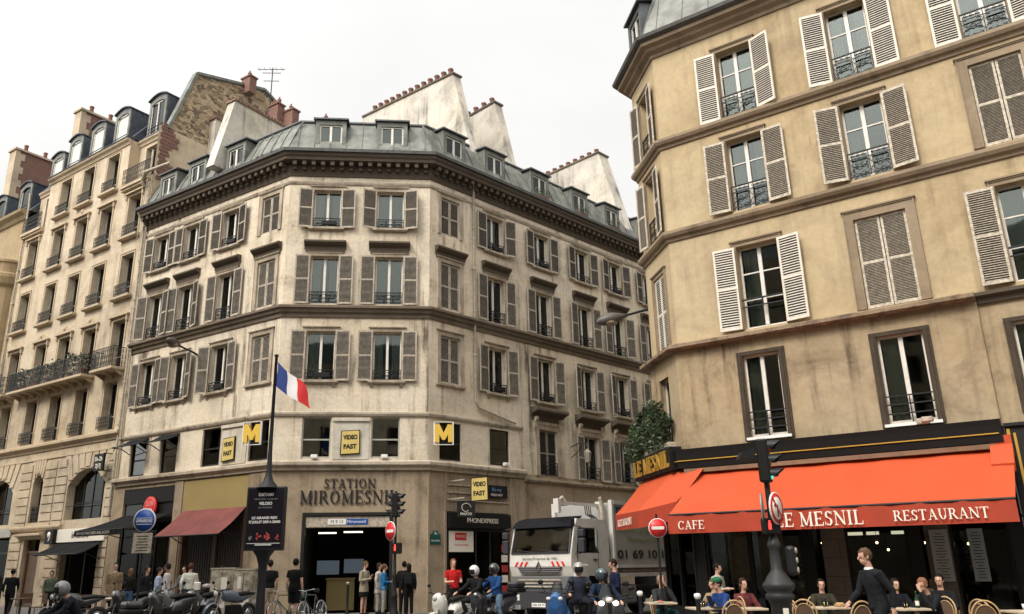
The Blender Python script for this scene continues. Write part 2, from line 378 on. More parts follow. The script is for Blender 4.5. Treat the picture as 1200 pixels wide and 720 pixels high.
# serif capitals drawn with strokes: unit height 1, (width, strokes)
T, t_ = .17, .07        # thick and thin stroke
def _sf(x, y, w=.34): return ('b', x-w/2, y, x+w/2, y, .06)
GLY = {
 'I': (.42, [('b',.21,0,.21,1,T), _sf(.21,.03), _sf(.21,.97)]),
 'T': (.86, [('b',.43,0,.43,1,T), _sf(.43,.03), ('b',.02,.965,.84,.965,.07), ('b',.05,.8,.05,.98,.06), ('b',.81,.8,.81,.98,.06)]),
 'L': (.76, [('b',.2,0,.2,1,T), _sf(.2,.97), ('b',.03,.035,.72,.035,.07), ('b',.70,.02,.72,.24,.06)]),
 'E': (.80, [('b',.2,0,.2,1,T), ('b',.03,.035,.76,.035,.07), ('b',.03,.965,.72,.965,.07), ('b',.2,.5,.56,.5,.07), ('b',.56,.4,.56,.6,.05), ('b',.74,.02,.76,.24,.06), ('b',.71,.78,.71,.98,.06)]),
 'F': (.76, [('b',.2,0,.2,1,T), _sf(.2,.03), ('b',.03,.965,.72,.965,.07), ('b',.2,.5,.56,.5,.07), ('b',.56,.4,.56,.6,.05), ('b',.71,.78,.71,.98,.06)]),
 'M': (1.14, [('b',.18,0,.18,1,t_), ('b',.96,0,.96,1,T), ('b',.18,.98,.56,.06,T), ('b',.56,.06,.96,.98,t_), _sf(.18,.03,.3), _sf(.96,.03,.32), ('b',.04,.97,.24,.97,.06), ('b',.9,.97,1.1,.97,.06)]),
 'N': (1.0, [('b',.18,0,.18,1,t_), ('b',.84,0,.84,1,t_), ('b',.16,.98,.84,.04,T), _sf(.18,.03,.3), _sf(.84,.97,.3), ('b',.02,.97,.22,.97,.06)]),
 'A': (.94, [('b',.16,0,.46,1,t_), ('b',.46,1,.80,0,T), ('b',.26,.33,.68,.33,.06), _sf(.15,.03,.28), _sf(.80,.03,.32)]),
 'O': (1.0, [('o',.5,.5,.43,.5,0,360)]),
 'C': (.92, [('o',.5,.5,.43,.5,40,320), ('b',.84,.72,.84,.98,.05)]),
 'U': (.94, [('b',.2,.35,.2,1,T), ('b',.76,.35,.76,1,t_), ('o',.48,.36,.30,.36,180,360), _sf(.2,.97,.32), _sf(.76,.97,.28)]),
 'R': (.92, [('b',.2,0,.2,1,T), _sf(.2,.03), ('b',.03,.965,.45,.965,.07), ('o',.45,.74,.27,.26,-90,90), ('b',.2,.5,.45,.5,.06), ('b',.46,.5,.84,.0,T), ('b',.78,.03,.94,.03,.06)]),
 'S': (.68, [('o',.34,.745,.26,.255,30,270), ('o',.34,.265,.28,.265,-140,90), ('b',.60,.74,.60,.98,.05), ('b',.06,.02,.06,.27,.05)]),
}
def serif(txt, h, m, parent, name, loc, rz=0, width=None, depth=.02, wk=1.0):
    b = MB(); x = 0; j = 0
    for ch in txt:
        if ch == ' ': x += .45; continue
        wd, st = GLY[ch]
        for s in st:
            j += 1; e = (j % 7) * .0006
            if s[0] == 'b':
                _, x0, y0, x1, y1, wt = s; wt *= wk
                d = Vector((x1-x0, y1-y0)); L = d.length; d.normalize(); q = Vector((-d.y, d.x))*wt/2
                if abs(d.x) > .2 and abs(d.y) > .2: q = Vector((wt/2/abs(d.y)*.9, 0))
                P = [(x+x0-q.x, y0-q.y), (x+x1-q.x, y1-q.y), (x+x1+q.x, y1+q.y), (x+x0+q.x, y0+q.y)]
                b.prism([(px*h, pz*h) for px, pz in P], -depth-e, 0)
            else:
                _, cx, cy, rx, ry, a0, a1 = s; n = max(6, int((a1-a0)/15))
                ins = []; out = []
                for i in range(n+1):
                    a = R(a0+(a1-a0)*i/n); tw = t_ + (T-t_)*abs(math.cos(a)); tw *= wk
                    out.append(((x+cx+rx*math.cos(a))*h, (cy+ry*math.sin(a))*h)); ins.append(((x+cx+(rx-tw)*math.cos(a))*h, (cy+(ry-tw*.8)*math.sin(a))*h))
                for i in range(n):
                    b.prism([out[i], out[i+1], ins[i+1], ins[i]], -depth-e, 0)
        x += wd + .08
    tw = (x-.08)*h; k = (width/tw) if width else 1
    for v in b.v: v.x = (v.x - tw/2)*k; v.z -= h/2
    return b.build(name, m, parent, loc, rz)
# ------------------------------------------------------------------ facade tools
class Fac:
    """one flat facade: origin at plan point, u to the right, y into the building, z up"""
    def __init__(s, root, org, ang):
        s.root = root; s.a = R(ang); s.t = Vector((math.sin(s.a), -math.cos(s.a), 0)); s.n = Vector((math.cos(s.a), math.sin(s.a), 0))
        s.o = Vector((org[0], org[1], 0)); s.rz = s.a - PI/2
    def at(s, u, y=0, z=0): return s.o + s.t*u + s.n*y + Vector((0,0,z)) - s.root.location
    def world(s, u, y=0, z=0): return s.o + s.t*u + s.n*y + Vector((0,0,z))
    def build(s, b, name, mats, u=0, y=0, z=0, parent=None):
        return b.build(name, mats, parent or s.root, s.at(u, y, z), s.rz)

def wall(fac, u0, u1, z0, z1, holes, mats, y=0.0, reveal=.22, back=1.1, name='wall'):
    us = sorted({u0, u1} | {min(max(h[i], u0), u1) for h in holes for i in (0, 1)})
    zs = sorted({z0, z1} | {min(max(h[i], z0), z1) for h in holes for i in (2, 3)})
    b = MB()
    for i in range(len(us)-1):
        for j in range(len(zs)-1):
            cu, cz = (us[i]+us[i+1])/2, (zs[j]+zs[j+1])/2
            if any(h[0] < cu < h[1] and h[2] < cz < h[3] for h in holes): continue
            b.quad((us[i],y,zs[j]), (us[i+1],y,zs[j]), (us[i+1],y,zs[j+1]), (us[i],y,zs[j+1]))
    for h in holes:
        r = y + (h[4] if len(h) > 4 else reveal); a, c, d, e = h[:4]; bk = r + back
        b.quad((a,y,d),(a,r,d),(a,r,e),(a,y,e)); b.quad((c,y,d),(c,y,e),(c,r,e),(c,r,d))
        b.quad((a,y,e),(a,r,e),(c,r,e),(c,y,e)); b.quad((a,y,d),(c,y,d),(c,r,d),(a,r,d))
        if back > 0:
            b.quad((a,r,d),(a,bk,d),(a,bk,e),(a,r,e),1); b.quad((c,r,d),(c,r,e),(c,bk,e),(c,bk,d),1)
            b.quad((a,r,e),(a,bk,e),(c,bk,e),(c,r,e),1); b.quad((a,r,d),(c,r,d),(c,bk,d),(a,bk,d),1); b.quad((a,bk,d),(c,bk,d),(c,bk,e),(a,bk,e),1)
    o = b.build(name, mats, fac.root, fac.at(0), fac.rz, fix=False)
    return o

def sweep(prof, path, mi=0, b=None, closed_prof=False):
    """prof [(out, z)], path plan points left to right seen from the street; mitred"""
    b = b or MB(); P = [Vector((p[0], p[1], 0)) for p in path]; mit = []
    for i, p in enumerate(P):
        ns = []
        if i > 0: d = (P[i]-P[i-1]).normalized(); ns.append(Vector((-d.y, d.x, 0)))
        if i < len(P)-1: d = (P[i+1]-P[i]).normalized(); ns.append(Vector((-d.y, d.x, 0)))
        m = ns[0] if len(ns) == 1 else (ns[0]+ns[1])/(1+ns[0].dot(ns[1]))
        mit.append(-m)
    n = len(prof); vs = []; fs = []
    for p, m in zip(P, mit):
        for o, z in prof: vs.append(p + m*o + Vector((0,0,z)))
    for i in range(len(P)-1):
        for k in range(n-1 + (1 if closed_prof else 0)):
            k2 = (k+1) % n
            fs.append((i*n+k, i*n+k2, (i+1)*n+k2, (i+1)*n+k))
    b.add(vs, fs, mi)
    if closed_prof: b.add(vs[:n], [tuple(range(n))], mi); b.add(vs[-n:], [tuple(range(n))[::-1]], mi)
    return b
def strip(root, name, m, prof, path):
    """closed moulding along a path as a part"""
    b = sweep(prof, path, closed_prof=True)
    for v in b.v: v -= root.location
    return b.build(name, m, root)

# ------------------------------------------------------------------ window kit
def k_frame(w, h, trans=(), mull=True, t=.055, mt=.10):
    def f():
        b = MB(); b.box(-w/2, -w/2+t, 0, .07, 0, h).box(w/2-t, w/2, 0, .07, 0, h).box(-w/2+t, w/2-t, 0, .07, h-t, h).box(-w/2+t, w/2-t, 0, .07, 0, t*1.6)
        if mull: b.box(-mt/2, mt/2, -.015, .06, t*1.6, h-t)
        for z in trans:
            if mull: b.box(-w/2+t, -mt/2, .012, .05, z*h-.018, z*h+.018).box(mt/2, w/2-t, .012, .05, z*h-.018, z*h+.018)
            else: b.box(-w/2+t, w/2-t, .005, .06, z*h-.03, z*h+.03)
        return b
    return f
def k_pane(w, h):
    return lambda: MB().box(-w/2+.05, w/2-.05, .035, .043, .06, h-.05)
def k_curtain(w, h, a, c, z0=0):
    def f():
        b = MB(); n = 14; vs = []; fs = []
        for i in range(n+1):
            x = a + (c-a)*i/n; y = .03*math.sin(i*1.9)
            vs += [(x, y, z0), (x, y, h)]
        for i in range(n): fs.append((2*i, 2*i+2, 2*i+3, 2*i+1))
        b.add(vs, fs, 0, True); return b
    return f
def k_shutter(w, h, ns, mid=True, t=.055):
    def f():
        b = MB(); b.box(0, t, -.02, .02, 0, h).box(w-t, w, -.02, .02, 0, h).box(t, w-t, -.02, .02, 0, t*1.3).box(t, w-t, -.02, .02, h-t*1.3, h)
        zs = [(t*1.3, h-t*1.3)]
        if mid: b.box(t, w-t, -.02, .02, h*.5-t*.6, h*.5+t*.6); zs = [(t*1.3, h*.5-t*.6), (h*.5+t*.6, h-t*1.3)]
        for z0, z1 in zs:
            n = max(3, int(ns*(z1-z0)/h)); d = (z1-z0)/n
            for i in range(n):
                z = z0 + d*(i+.5)
                b.hexa([(t,.002,z-d*.12),(w-t,.002,z-d*.12),(w-t,.018,z-d*.42),(t,.018,z-d*.42),(t,.002,z+d*.05),(w-t,.002,z+d*.05),(w-t,.018,z-d*.25),(t,.018,z-d*.25)], 1)
                b.hexa([(t,-.018,z-d*.42),(w-t,-.018,z-d*.42),(w-t,-.002,z-d*.12),(t,-.002,z-d*.12),(t,-.018,z-d*.25),(w-t,-.018,z-d*.25),(w-t,-.002,z+d*.05),(t,-.002,z+d*.05)], 1)
            b.quad((t,.0,z0),(w-t,.0,z0),(w-t,.0,z1),(t,.0,z1), 2)
        return b
    return f
def k_rail(w, h, style='scroll'):
    def f():
        b = MB(); y = 0; b.box(-w/2, w/2, -.02, .02, h-.03, h).box(-w/2, w/2, -.012, .012, .03, .055)
        if style == 'plain':
            for z in (.5,): b.box(-w/2, w/2, -.012, .012, h*z, h*z+.025)
            return b
        b.box(-w/2, w/2, -.01, .01, h*.72, h*.72+.02)
        n = max(2, int(round(w/.42)))
        for i in range(n+1):
            x = -w/2 + w*i/n; b.box(x-.012, x+.012, -.012, .012, .0, h)
        for i in range(n):
            c = -w/2 + w*(i+.5)/n; r = w/n*.5
            z0, z1 = .055, h*.72; cz = (z0+z1)/2; rz = (z1-z0)/2
            for sx, sz in ((1,1),(1,-1),(-1,1),(-1,-1)):
                pts = [(c, 0, cz)]
                for k in range(7):
                    a = k/6*PI*1.25; pts.append((c+sx*r*(.5+.42*math.sin(a-.6)), 0, cz+sz*rz*(.5-.42*math.cos(a-.2))))
                b.tube(pts, .011, 4, cap=False, sm=False)
            b.tube([(c+math.cos(k*PI/4)*r*.3, 0, cz+math.sin(k*PI/4)*rz*.35) for k in range(9)], .011, 4, cap=False, sm=False)
            if style != 'small':
                for k in range(3):
                    xx = c + (k-1)*r*.55; b.tube([(xx+math.cos(q*PI/3)*.035, 0, h*.86+math.sin(q*PI/3)*.035) for q in range(7)], .008, 4, cap=False, sm=False)
        return b
    return f
def k_railB(w, h):                     # tall panel of tight scrolls for the left building
    def f():
        b = MB(); b.box(-w/2, w/2, -.02, .02, h-.03, h).box(-w/2, w/2, -.012, .012, .03, .055)
        n = max(2, int(round(w/.17)))
        for i in range(n+1):
            x = -w/2 + w*i/n; b.box(x-.008, x+.008, -.008, .008, 0, h)
        for i in range(n):
            c = -w/2 + w*(i+.5)/n; r = w/n*.5
            for j in range(3):
                cz = .06 + (h-.1)*(j+.5)/3; rz = (h-.1)/6
                b.tube([(c+math.cos(k*PI/3+.5)*r*.8, 0, cz+math.sin(k*PI/3+.5)*rz*.85) for k in range(7)], .0075, 3, cap=False, sm=False)
                b.tube([(c+math.cos(k*PI/2)*r*.35, 0, cz+math.sin(k*PI/2)*rz*.4) for k in range(5)], .007, 3, cap=False, sm=False)
        return b
    return f
def k_surround(w, h, t=.14, d=.045, top=True, bottom=True):
    def f():
        b = MB(); y0 = -d
        b.box(-w/2-t, -w/2, y0, .0, 0, h+t).box(w/2, w/2+t, y0, .0, 0, h+t).box(-w/2, w/2, y0, .0, h, h+t)
        b.box(-w/2-t-.03, -w/2-t, y0-.02, 0, .0, h+t+.03).box(w/2+t, w/2+t+.03, y0-.02, 0, 0, h+t+.03)
        b.box(-w/2-t, w/2+t, y0-.025, 0, h+t, h+t+.035)
        if top: b.box(-w/2-t-.07, w/2+t+.07, y0-.05, 0, h+t+.035, h+t+.075)
        return b
    return f
def k_sill(w, out=.14, th=.09, br=True):
    def f():
        b = MB(); b.box(-w/2, w/2, -out, 0, -th, 0).box(-w/2+.03, w/2-.03, -out+.04, 0, -th-.04, -th)
        if br:
            for s in (-1, 1):
                x = s*(w/2-.16); b.hexa([(x-.06,-.02,-th-.2),(x+.06,-.02,-th-.2),(x+.06,0,-th-.2),(x-.06,0,-th-.2),(x-.06,-out+.03,-th-.04),(x+.06,-out+.03,-th-.04),(x+.06,0,-th-.04),(x-.06,0,-th-.04)])
        return b
    return f
def k_lintel(w, out=.30, h=.36):
    def f():
        b = MB()
        prof = [(0,0),(-.05,0),(-.06,.1),(-.10,.14),(-.16,.17),(-out+.04,.24),(-out,.26),(-out,.33),(-out+.03,h),(0,h+.03)]
        b.prismx(prof, -w/2, w/2)
        b.box(-w/2+.06, w/2-.06, -.05, -.001, -.14, 0)
        return b
    return f
def k_console():
    def f():
        b = MB(); b.prismx([(0,0),(-.06,0),(-.10,.12),(-.10,.3),(-.2,.42),(-.22,.55),(0,.55)], -.08, .08); return b
    return f
def k_flowerbox(w):
    return lambda: MB().bbox(-w/2, w/2, -.16, -.02, .12, .30, .01)
def plant_mesh(w, d, h, n, seed=0, ls=.05):
    def f():
        rd = random.Random(seed); b = MB()
        for i in range(n):
            c = Vector((rd.uniform(-w/2, w/2), rd.uniform(-d/2, d/2), h*rd.random()**.7)); s = ls*rd.uniform(.6, 1.4)
            a = Vector((rd.gauss(0,1), rd.gauss(0,1), rd.gauss(0,.6))).normalized()*s; q = a.orthogonal().normalized()*s*.5
            b.add([c-a, c+q, c+a, c-q], [(0,1,2,3)], 0)
        return b
    return f

def win(fac, u, z, w, h, y=.22, style='white', trans=(), mull=True, curtain=None, glass='glass', label=None):
    """window = frame mesh with pane / curtain sub-parts"""
    fm = {'white': M['frame'], 'dark': M['framed'], 'grey': M['frameg']}[style]
    wn = shared(('fr', w, h, trans, mull, style), 'window', k_frame(w, h, trans, mull), fm, fac.root, fac.at(u, y, z), fac.rz)
    shared(('pn', w, h, glass), 'pane', k_pane(w, h), M[glass], wn)
    if curtain == 'both':
        shared(('c1', w, h), 'curtain', k_curtain(w, h-.05, -w/2+.06, -w*.16, .06), M['curtain'], wn, (0, .16, 0))
        shared(('c2', w, h), 'curtain', k_curtain(w, h-.05, w*.16, w/2-.06, .06), M['curtain'], wn, (0, .16, 0))
    elif curtain == 'full':
        shared(('c3', w, h), 'curtain', k_curtain(w, h-.05, -w/2+.06, w/2-.06, .06), M['curtain'], wn, (0, .14, 0))
    elif curtain == 'half':
        shared(('c4', w, h), 'curtain', k_curtain(w, h-.05, -w/2+.06, w*.02, .06), M['curtain'], wn, (0, .16, 0))
    elif curtain == 'blind':
        shared(('c5', w, h), 'blind', k_curtain(w, h-.05, -w/2+.06, w/2-.06, h*.45), M['curtain'], wn, (0, .12, 0))
    return wn
def shutters(wn, w, h, y, sw, ns, m, openL=0.0, openR=0.0, z=0.0, closed=False, which='LR', key='s', mid=True):
    """two leaves; y is the wall face seen from the window frame; openX = angle off the wall"""
    f = k_shutter(sw, h, ns, mid)
    ms = [m[0], m[1], M['interior']]
    if closed:
        if 'L' in which: shared((key, sw, h, ns), 'shutter', f, ms, wn, (-w/2, y, z), 0)
        if 'R' in which: shared((key, sw, h, ns), 'shutter', f, ms, wn, (w/2, y, z), PI)
    else:
        if 'L' in which: shared((key, sw, h, ns), 'shutter', f, ms, wn, (-w/2-.03, y-.05, z), PI + openL)
        if 'R' in which: shared((key, sw, h, ns), 'shutter', f, ms, wn, (w/2+.03, y-.05, z), -openR)
rnd = random.Random(5)

# ------------------------------------------------------------------ ground
def sheet(name, pts, z, m, kind='structure', th=None):
    b = MB()
    if th: b.prismz(pts, z-th, z)
    else: b.add([(x, y, z) for x, y in pts], [tuple(range(len(pts)))])
    return tag(b.build(name, m), kind=kind)
sheet('road', [(-400,-400),(400,-400),(400,500),(-400,500)], -.13, M['asphalt'])
P0 = (-16.93, 37.85); P1 = (-8.31, 31.99); P2 = (-2.27, 32.54); P3 = (15.3, 49.62)
def off(p, t, n, a, b): return (p[0]+t[0]*a+n[0]*b, p[1]+t[1]*a+n[1]*b)
# pavement in front of the centre and left buildings (kerb line about 3.2 m out)
tCL = (.8273, -.5618); nCL = (.5618, .8273); tB = (.8128,-.5826); nB = (.5826,.8128); tCR = (.7172,.6968); nCR = (-.6968,.7172)
A0 = off(P0, tB, nB, -40, -6.5); A2 = (-4.3, 28.2); A3 = off(P2, tCR, nCR, 0.6, -2.6); A4 = off(P2, tCR, nCR, 45, -2.6); AK = [A0, (-13.2, 27.0), (-10.5, 24.2), (-8.0, 23.4), (-5.8, 24.2), A2, (-2.2, 29.3), A3, A4]
Bk = [off(P2, tCR, nCR, 45, 2), (P2[0], P2[1]+3), (P1[0], P1[1]+3), off(P0, tB, nB, -40, 4)]
sheet('pavement', AK+Bk, 0.0, M['pave'], th=.12)
def kerb(path):
    b = sweep([(0,-.13),(.16,-.13),(.16,-.01),(.15,.004),(0,.004)], path, closed_prof=True)
    return tag(b.build('kerb', M['kerb']), kind='structure')
kerb(AK)
# pavement round the corner cafe
D1 = (5.21, 24.5); D2 = (5.50, 22.32); D3 = (15.98, 14.64)
tDM = (.8064, -.5913); nDM = (.5913, .8064); tDL = (.1326, -.9912); nDL = (.9912, .1326)
E0 = (30.0, 48.2); E1 = (3.7, 24.3); E2 = (1.9, 21.6); E3 = (1.9, 14.0); E4 = (2.4, 5.0); E5 = (4.0, -30)
sheet('pavement', [(40,40), (17.6, 38.2), E1, E2, E3, E4, E5, (40,-30)], 0.0, M['pave'], th=.12)
kerb([(17.6,38.2), E1, E2, E3, E4, E5])
# zebra crossing stripes and stop line on the carriageway
b = MB()
for i in range(7):
    x = -4.2 + i*.95; b.box(x, x+.5, 24.5, 27.6, -.126, -.1259)
tag(b.build('crossing_marking', M['white']), kind='structure')

# ------------------------------------------------------------------ CENTRE BUILDING
cen = thing('corner_building', 'cream stone corner building with brown shutters and the metro station doorway', 'building', (P1[0], P1[1], 0))
CL = Fac(cen, P1, 55.82); CC = Fac(cen, P1, 95.19); CR = Fac(cen, P2, 134.18)
pathC = [P0, P1, P2, P3]
LC = (Vector(P0)-Vector(P1)).length
bL = [-3.73, -6.55, -8.85]; bLx = -1.12; bC = [1.65, 4.36]; bR = [3.98, 7.2, 10.35, 13.15, 16.2, 19.3, 22.4]; bRx = 1.18
W = 1.15
rows = [('F2', 8.83, 2.06), ('F3', 12.08, 2.12), ('F4', 15.50, 1.76)]
def holesC(us, blind=None):
    h = []
    for nm, z, hh in rows:
        for u in us: h.append((u-W/2, u+W/2, z, z+hh, .24))
        if blind is not None: h.append((blind-.55, blind+.55, z+.02, z+hh, .09))
    return h
mats = [M['stoneC'], M['interior']]
mezL = [(-4.4, -3.25), (-1.5, -.35)]
hl = holesC(bL, bLx) + [(-4.42,-3.22,5.70,7.28,.12), (-1.45,-.30,5.70,7.28,.12), (-9.5,-8.35,5.62,7.2,.12), (-7.25,-6.1,5.62,7.2,.12)]
wall(CL, -LC, 0, 5.45, 18.0, hl, mats)
wall(CC, 0, 6.065, 5.45, 18.0, holesC(bC) + [(1.08,2.22,5.70,7.34,.12), (3.80,4.93,5.70,7.34,.12)], mats)
wall(CR, 0, 24.5, 5.45, 18.0, holesC(bR, bRx) + [(.60,1.80,5.70,7.24,.12), (3.45,4.66,5.70,7.24,.12)] + [(u-.62, u+.62, 5.45, 7.52, .22) for u in bR[1:]], mats)
# ground storey
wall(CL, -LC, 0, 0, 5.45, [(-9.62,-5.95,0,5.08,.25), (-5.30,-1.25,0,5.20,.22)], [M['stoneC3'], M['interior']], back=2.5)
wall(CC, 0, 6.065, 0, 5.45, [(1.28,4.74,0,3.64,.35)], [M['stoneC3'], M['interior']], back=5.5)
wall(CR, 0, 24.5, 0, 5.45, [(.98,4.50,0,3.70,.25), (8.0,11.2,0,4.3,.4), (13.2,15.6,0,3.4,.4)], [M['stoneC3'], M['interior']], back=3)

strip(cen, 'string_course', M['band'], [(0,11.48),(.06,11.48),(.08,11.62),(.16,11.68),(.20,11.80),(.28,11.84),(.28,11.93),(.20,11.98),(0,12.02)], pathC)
strip(cen, 'string_course', M['stoneC2'], [(0,7.37),(.07,7.37),(.11,7.45),(.11,7.52),(0,7.56)], [P0, P1, P2, tuple((CR.world(5.48)).xy)])
strip(cen, 'ledge', M['stoneC2'], [(0,5.24),(.10,5.24),(.12,5.34),(.22,5.40),(.26,5.44),(.26,5.55),(.14,5.60),(0,5.64)], [P0, P1, P2, tuple((CR.world(5.5)).xy)])
strip(cen, 'ledge', M['stoneC2'], [(0,5.12),(.08,5.12),(.14,5.2),(.14,5.27),(0,5.30)], [tuple((CR.world(5.52)).xy), P3])
strip(cen, 'string_course', M['stoneC2'], [(0,17.52),(.04,17.52),(.07,17.60),(.07,17.66),(0,17.69)], pathC)
# main cornice with modillions
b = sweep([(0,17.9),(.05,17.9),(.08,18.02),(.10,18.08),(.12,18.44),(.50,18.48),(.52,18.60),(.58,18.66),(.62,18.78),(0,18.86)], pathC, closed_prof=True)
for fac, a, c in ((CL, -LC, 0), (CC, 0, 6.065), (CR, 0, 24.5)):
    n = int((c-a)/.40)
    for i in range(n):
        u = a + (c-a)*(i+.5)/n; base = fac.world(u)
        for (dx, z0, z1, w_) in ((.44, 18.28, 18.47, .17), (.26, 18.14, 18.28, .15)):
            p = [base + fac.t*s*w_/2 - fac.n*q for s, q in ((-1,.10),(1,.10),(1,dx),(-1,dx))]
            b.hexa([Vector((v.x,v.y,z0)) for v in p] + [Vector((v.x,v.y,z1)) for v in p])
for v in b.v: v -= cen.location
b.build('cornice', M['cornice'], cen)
b = sweep([(.60,18.80),(.70,18.80),(.72,18.93),(.66,18.97),(.58,18.95),(.4,18.90)], pathC, closed_prof=True)
for v in b.v: v -= cen.location
b.build('gutter', M['gutter'], cen)
# mansard roof with standing seams
prof = [(.45,18.92),(.30,19.0),(-.02,19.75),(-.34,20.45),(-.58,20.86),(-.62,20.95),(-.85,21.0),(-5.8,21.35)]
b = sweep(prof, pathC)
for fac, a, c in ((CL, -LC, 0), (CC, .25, 5.8), (CR, 0, 24.5)):
    n = int((c-a)/.62)
    for i in range(n+1):
        u = a + (c-a)*i/n
        for (o1, z1), (o2, z2) in zip(prof[1:4], prof[2:5]):
            b.bar(fac.world(u, -o1-.015, z1), fac.world(u, -o2-.015, z2), .035, .05)
b2 = sweep([(-.54,20.84),(-.50,20.90),(-.56,21.0),(-.70,21.03),(-.72,20.95)], pathC, closed_prof=True)
b.add(b2.v, b2.f, 1)
for v in b.v: v -= cen.location
b.build('roof', [M['zinc'], M['zincd']], cen)

def zdormer(fac, u, z=19.02, w=1.35, h=1.62, y=-.12, plants=False, dark=False):
    d = MB(); ww = w-.36; wh = h-.50
    # front face frame with opening, cheeks, flat roof
    d.box(-w/2, -ww/2, 0, .08, 0, h).box(ww/2, w/2, 0, .08, 0, h).box(-ww/2, ww/2, 0, .08, h-.22, h).box(-ww/2, ww/2, 0, .08, 0, .26)
    for s in (-1, 1):
        x = s*(w/2-.02); d.prismx([(0,0),(.9,h+.02),(.9,h),(0,h)], min(x, x-.02*s), max(x, x-.02*s), 0)
        d.prismx([(.08,0.0),(.08,h),(1.1,h)], x-.01, x+.01, 0)
    d.hexa([(-w/2-.10,-.12,h),(w/2+.10,-.12,h),(w/2+.10,1.15,h+.14),(-w/2-.10,1.15,h+.14),(-w/2-.10,-.12,h+.07),(w/2+.10,-.12,h+.07),(w/2+.10,1.15,h+.21),(-w/2-.10,1.15,h+.21)], 1)
    d.quad((-ww/2,.7,.2),(ww/2,.7,.2),(ww/2,.7,h),(-ww/2,.7,h), 2)
    key = ('dorm', w, h, dark)
    if key not in _cache:
        o = d.build('dormer', [M['zincd'] if dark else M['zinc'], M['zincd'], M['interior']], fac.root, fac.at(u, y, z), fac.rz); _cache[key] = o.data
    else: o = link('dormer', _cache[key], fac.root, fac.at(u, y, z), fac.rz)
    wn = shared(('dfr', ww, wh), 'window', k_frame(ww, wh, (), True, .06, .10), M['frame'], o, (0, .06, .27))
    shared(('dpn', ww, wh), 'pane', k_pane(ww, wh), M['glass'], o, (0, .06, .27))
    if plants:
        shared(('dpl', plants), 'plants', plant_mesh(.9, .2, .5, 160, plants, .06), M['leaf2'], o, (0, -.12, .25))
        shared('dpt', 'planter', lambda: MB().box(-.4, .4, -.2, -.04, .12, .28), M['pot'], o)
    return o
for u in bL: zdormer(CL, u)
for u in bC: zdormer(CC, u)
for i, u in enumerate([1.35] + bR): zdormer(CR, u, plants=(i in (2, 3, 4) and i))
# skylight panel on the left slope
b = MB(); b.hexa([(-.8,0,0),(.8,0,0),(.8,.62,1.35),(-.8,.62,1.35),(-.8,-.05,.03),(.8,-.05,.03),(.8,.57,1.38),(-.8,.57,1.38)])
b.build('skylight', M['glass'], cen, CL.at(-1.5, -.16, 19.2), CL.rz)

# windows of the three upper storeys
shm = [M['shutl'], M['shut']]
def c_window(fac, u, row, z, h, kind, k):
    if kind == 'blind':
        sr = shared(('csr', 1.1, h), 'window_surround', k_surround(1.10, h, .17, .05), M['stoneC2'], fac.root, fac.at(u, 0, z), fac.rz)
        shutters(sr, 1.06, h-.04, .05, .52, 40, shm, closed=True, z=.02, key='cs')
        if row == 'F2': shared(('csl', 1.5), 'sill', k_sill(1.6, .12, .08, False), M['stoneC2'], sr)
        if row == 'F3': shared(('clt', 1.75), 'lintel', k_lintel(1.75, .26), M['cornice'], sr, (0,0,h+.30))
        return
    cur = ['both', 'full', 'half', 'both', None, 'full', 'both'][(k*5+int(z)) % 7]
    wn = win(fac, u, z, W, h, .20, 'white', (), True, cur)
    shared(('csr', W, h), 'surround', k_surround(W, h, .13, .04, row != 'F3'), M['stoneC2'], wn, (0, -.2, 0))
    aL, aR = rnd.choice([.04,.05,.12,.2,.3]), rnd.choice([.04,.05,.1,.18,.28])
    gap = .0
    shutters(wn, W, h+.06, -.25, .60, 44, shm, aL, aR, z=-.03, key='cs')
    if row in ('F2', 'F4'):
        shared(('csl', 1.5, row), 'sill', k_sill(1.52, .16, .10, row == 'F2'), M['stoneC2'], wn, (0, -.2, 0))
        shared(('crl', .42), 'railing', k_rail(W-.02, .42, 'small'), M['iron'], wn, (0, -.22, .02))
        if k % 3 != 1: shared('cfb', 'flower_box', k_flowerbox(.6), M['black'], wn, (.12, -.14, 0))
    if row == 'F3':
        shared(('clt', 1.75), 'lintel', k_lintel(1.75, .26), M['cornice'], wn, (0, -.2, h+.30))
        shared(('crl', .46), 'railing', k_rail(W-.02, .50), M['iron'], wn, (0, -.22, .03))
k = 0
for row, z, h in rows:
    for fac, us, bx in ((CL, bL, bLx), (CC, bC, None), (CR, bR, bRx)):
        for u in us: c_window(fac, u, row, z, h, 'open', k); k += 1
        if bx is not None: c_window(fac, bx, row, z, h, 'blind', k)
# mezzanine windows
for fac, ua, ub, z, h, gl in ((CL,-4.42,-3.22,5.70,1.58,'glassg'), (CL,-1.45,-.30,5.70,1.58,'glassg'), (CC,1.08,2.22,5.70,1.64,'glass'), (CC,3.80,4.93,5.70,1.64,'glass'),
                       (CR,.60,1.80,5.70,1.54,'glassg'), (CR,3.45,4.66,5.70,1.54,'glass'), (CL,-9.5,-8.35,5.62,1.58,'glass'), (CL,-7.25,-6.1,5.62,1.58,'glass')):
    win(fac, (ua+ub)/2, z, ub-ua, h, .08, 'grey' if fac is CC else 'dark', (.46,), False, 'full' if gl == 'glassg' else 'blind' if fac is CR else 'half' if fac is CC else None, 'glassm' if gl == 'glass' else gl)
# light spotlight housings on two mezzanine sills, blind boxes above
for fac, u in ((CC, 1.62), (CC, 4.35), (CR, 4.3)):
    shared('boxl', 'floodlight', lambda: MB().bbox(-.13,.13,-.2,-.04,.0,.14,.02).box(-.02,.02,-.12,-.08,-.06,0), M['white'], cen, fac.at(u, 0, 5.70), fac.rz)
M['panelw'] = wallmat('aged_white_panel', (.58,.54,.47), (.28,.25,.20), .6, .8, seed=71.0, pscale=1.2)
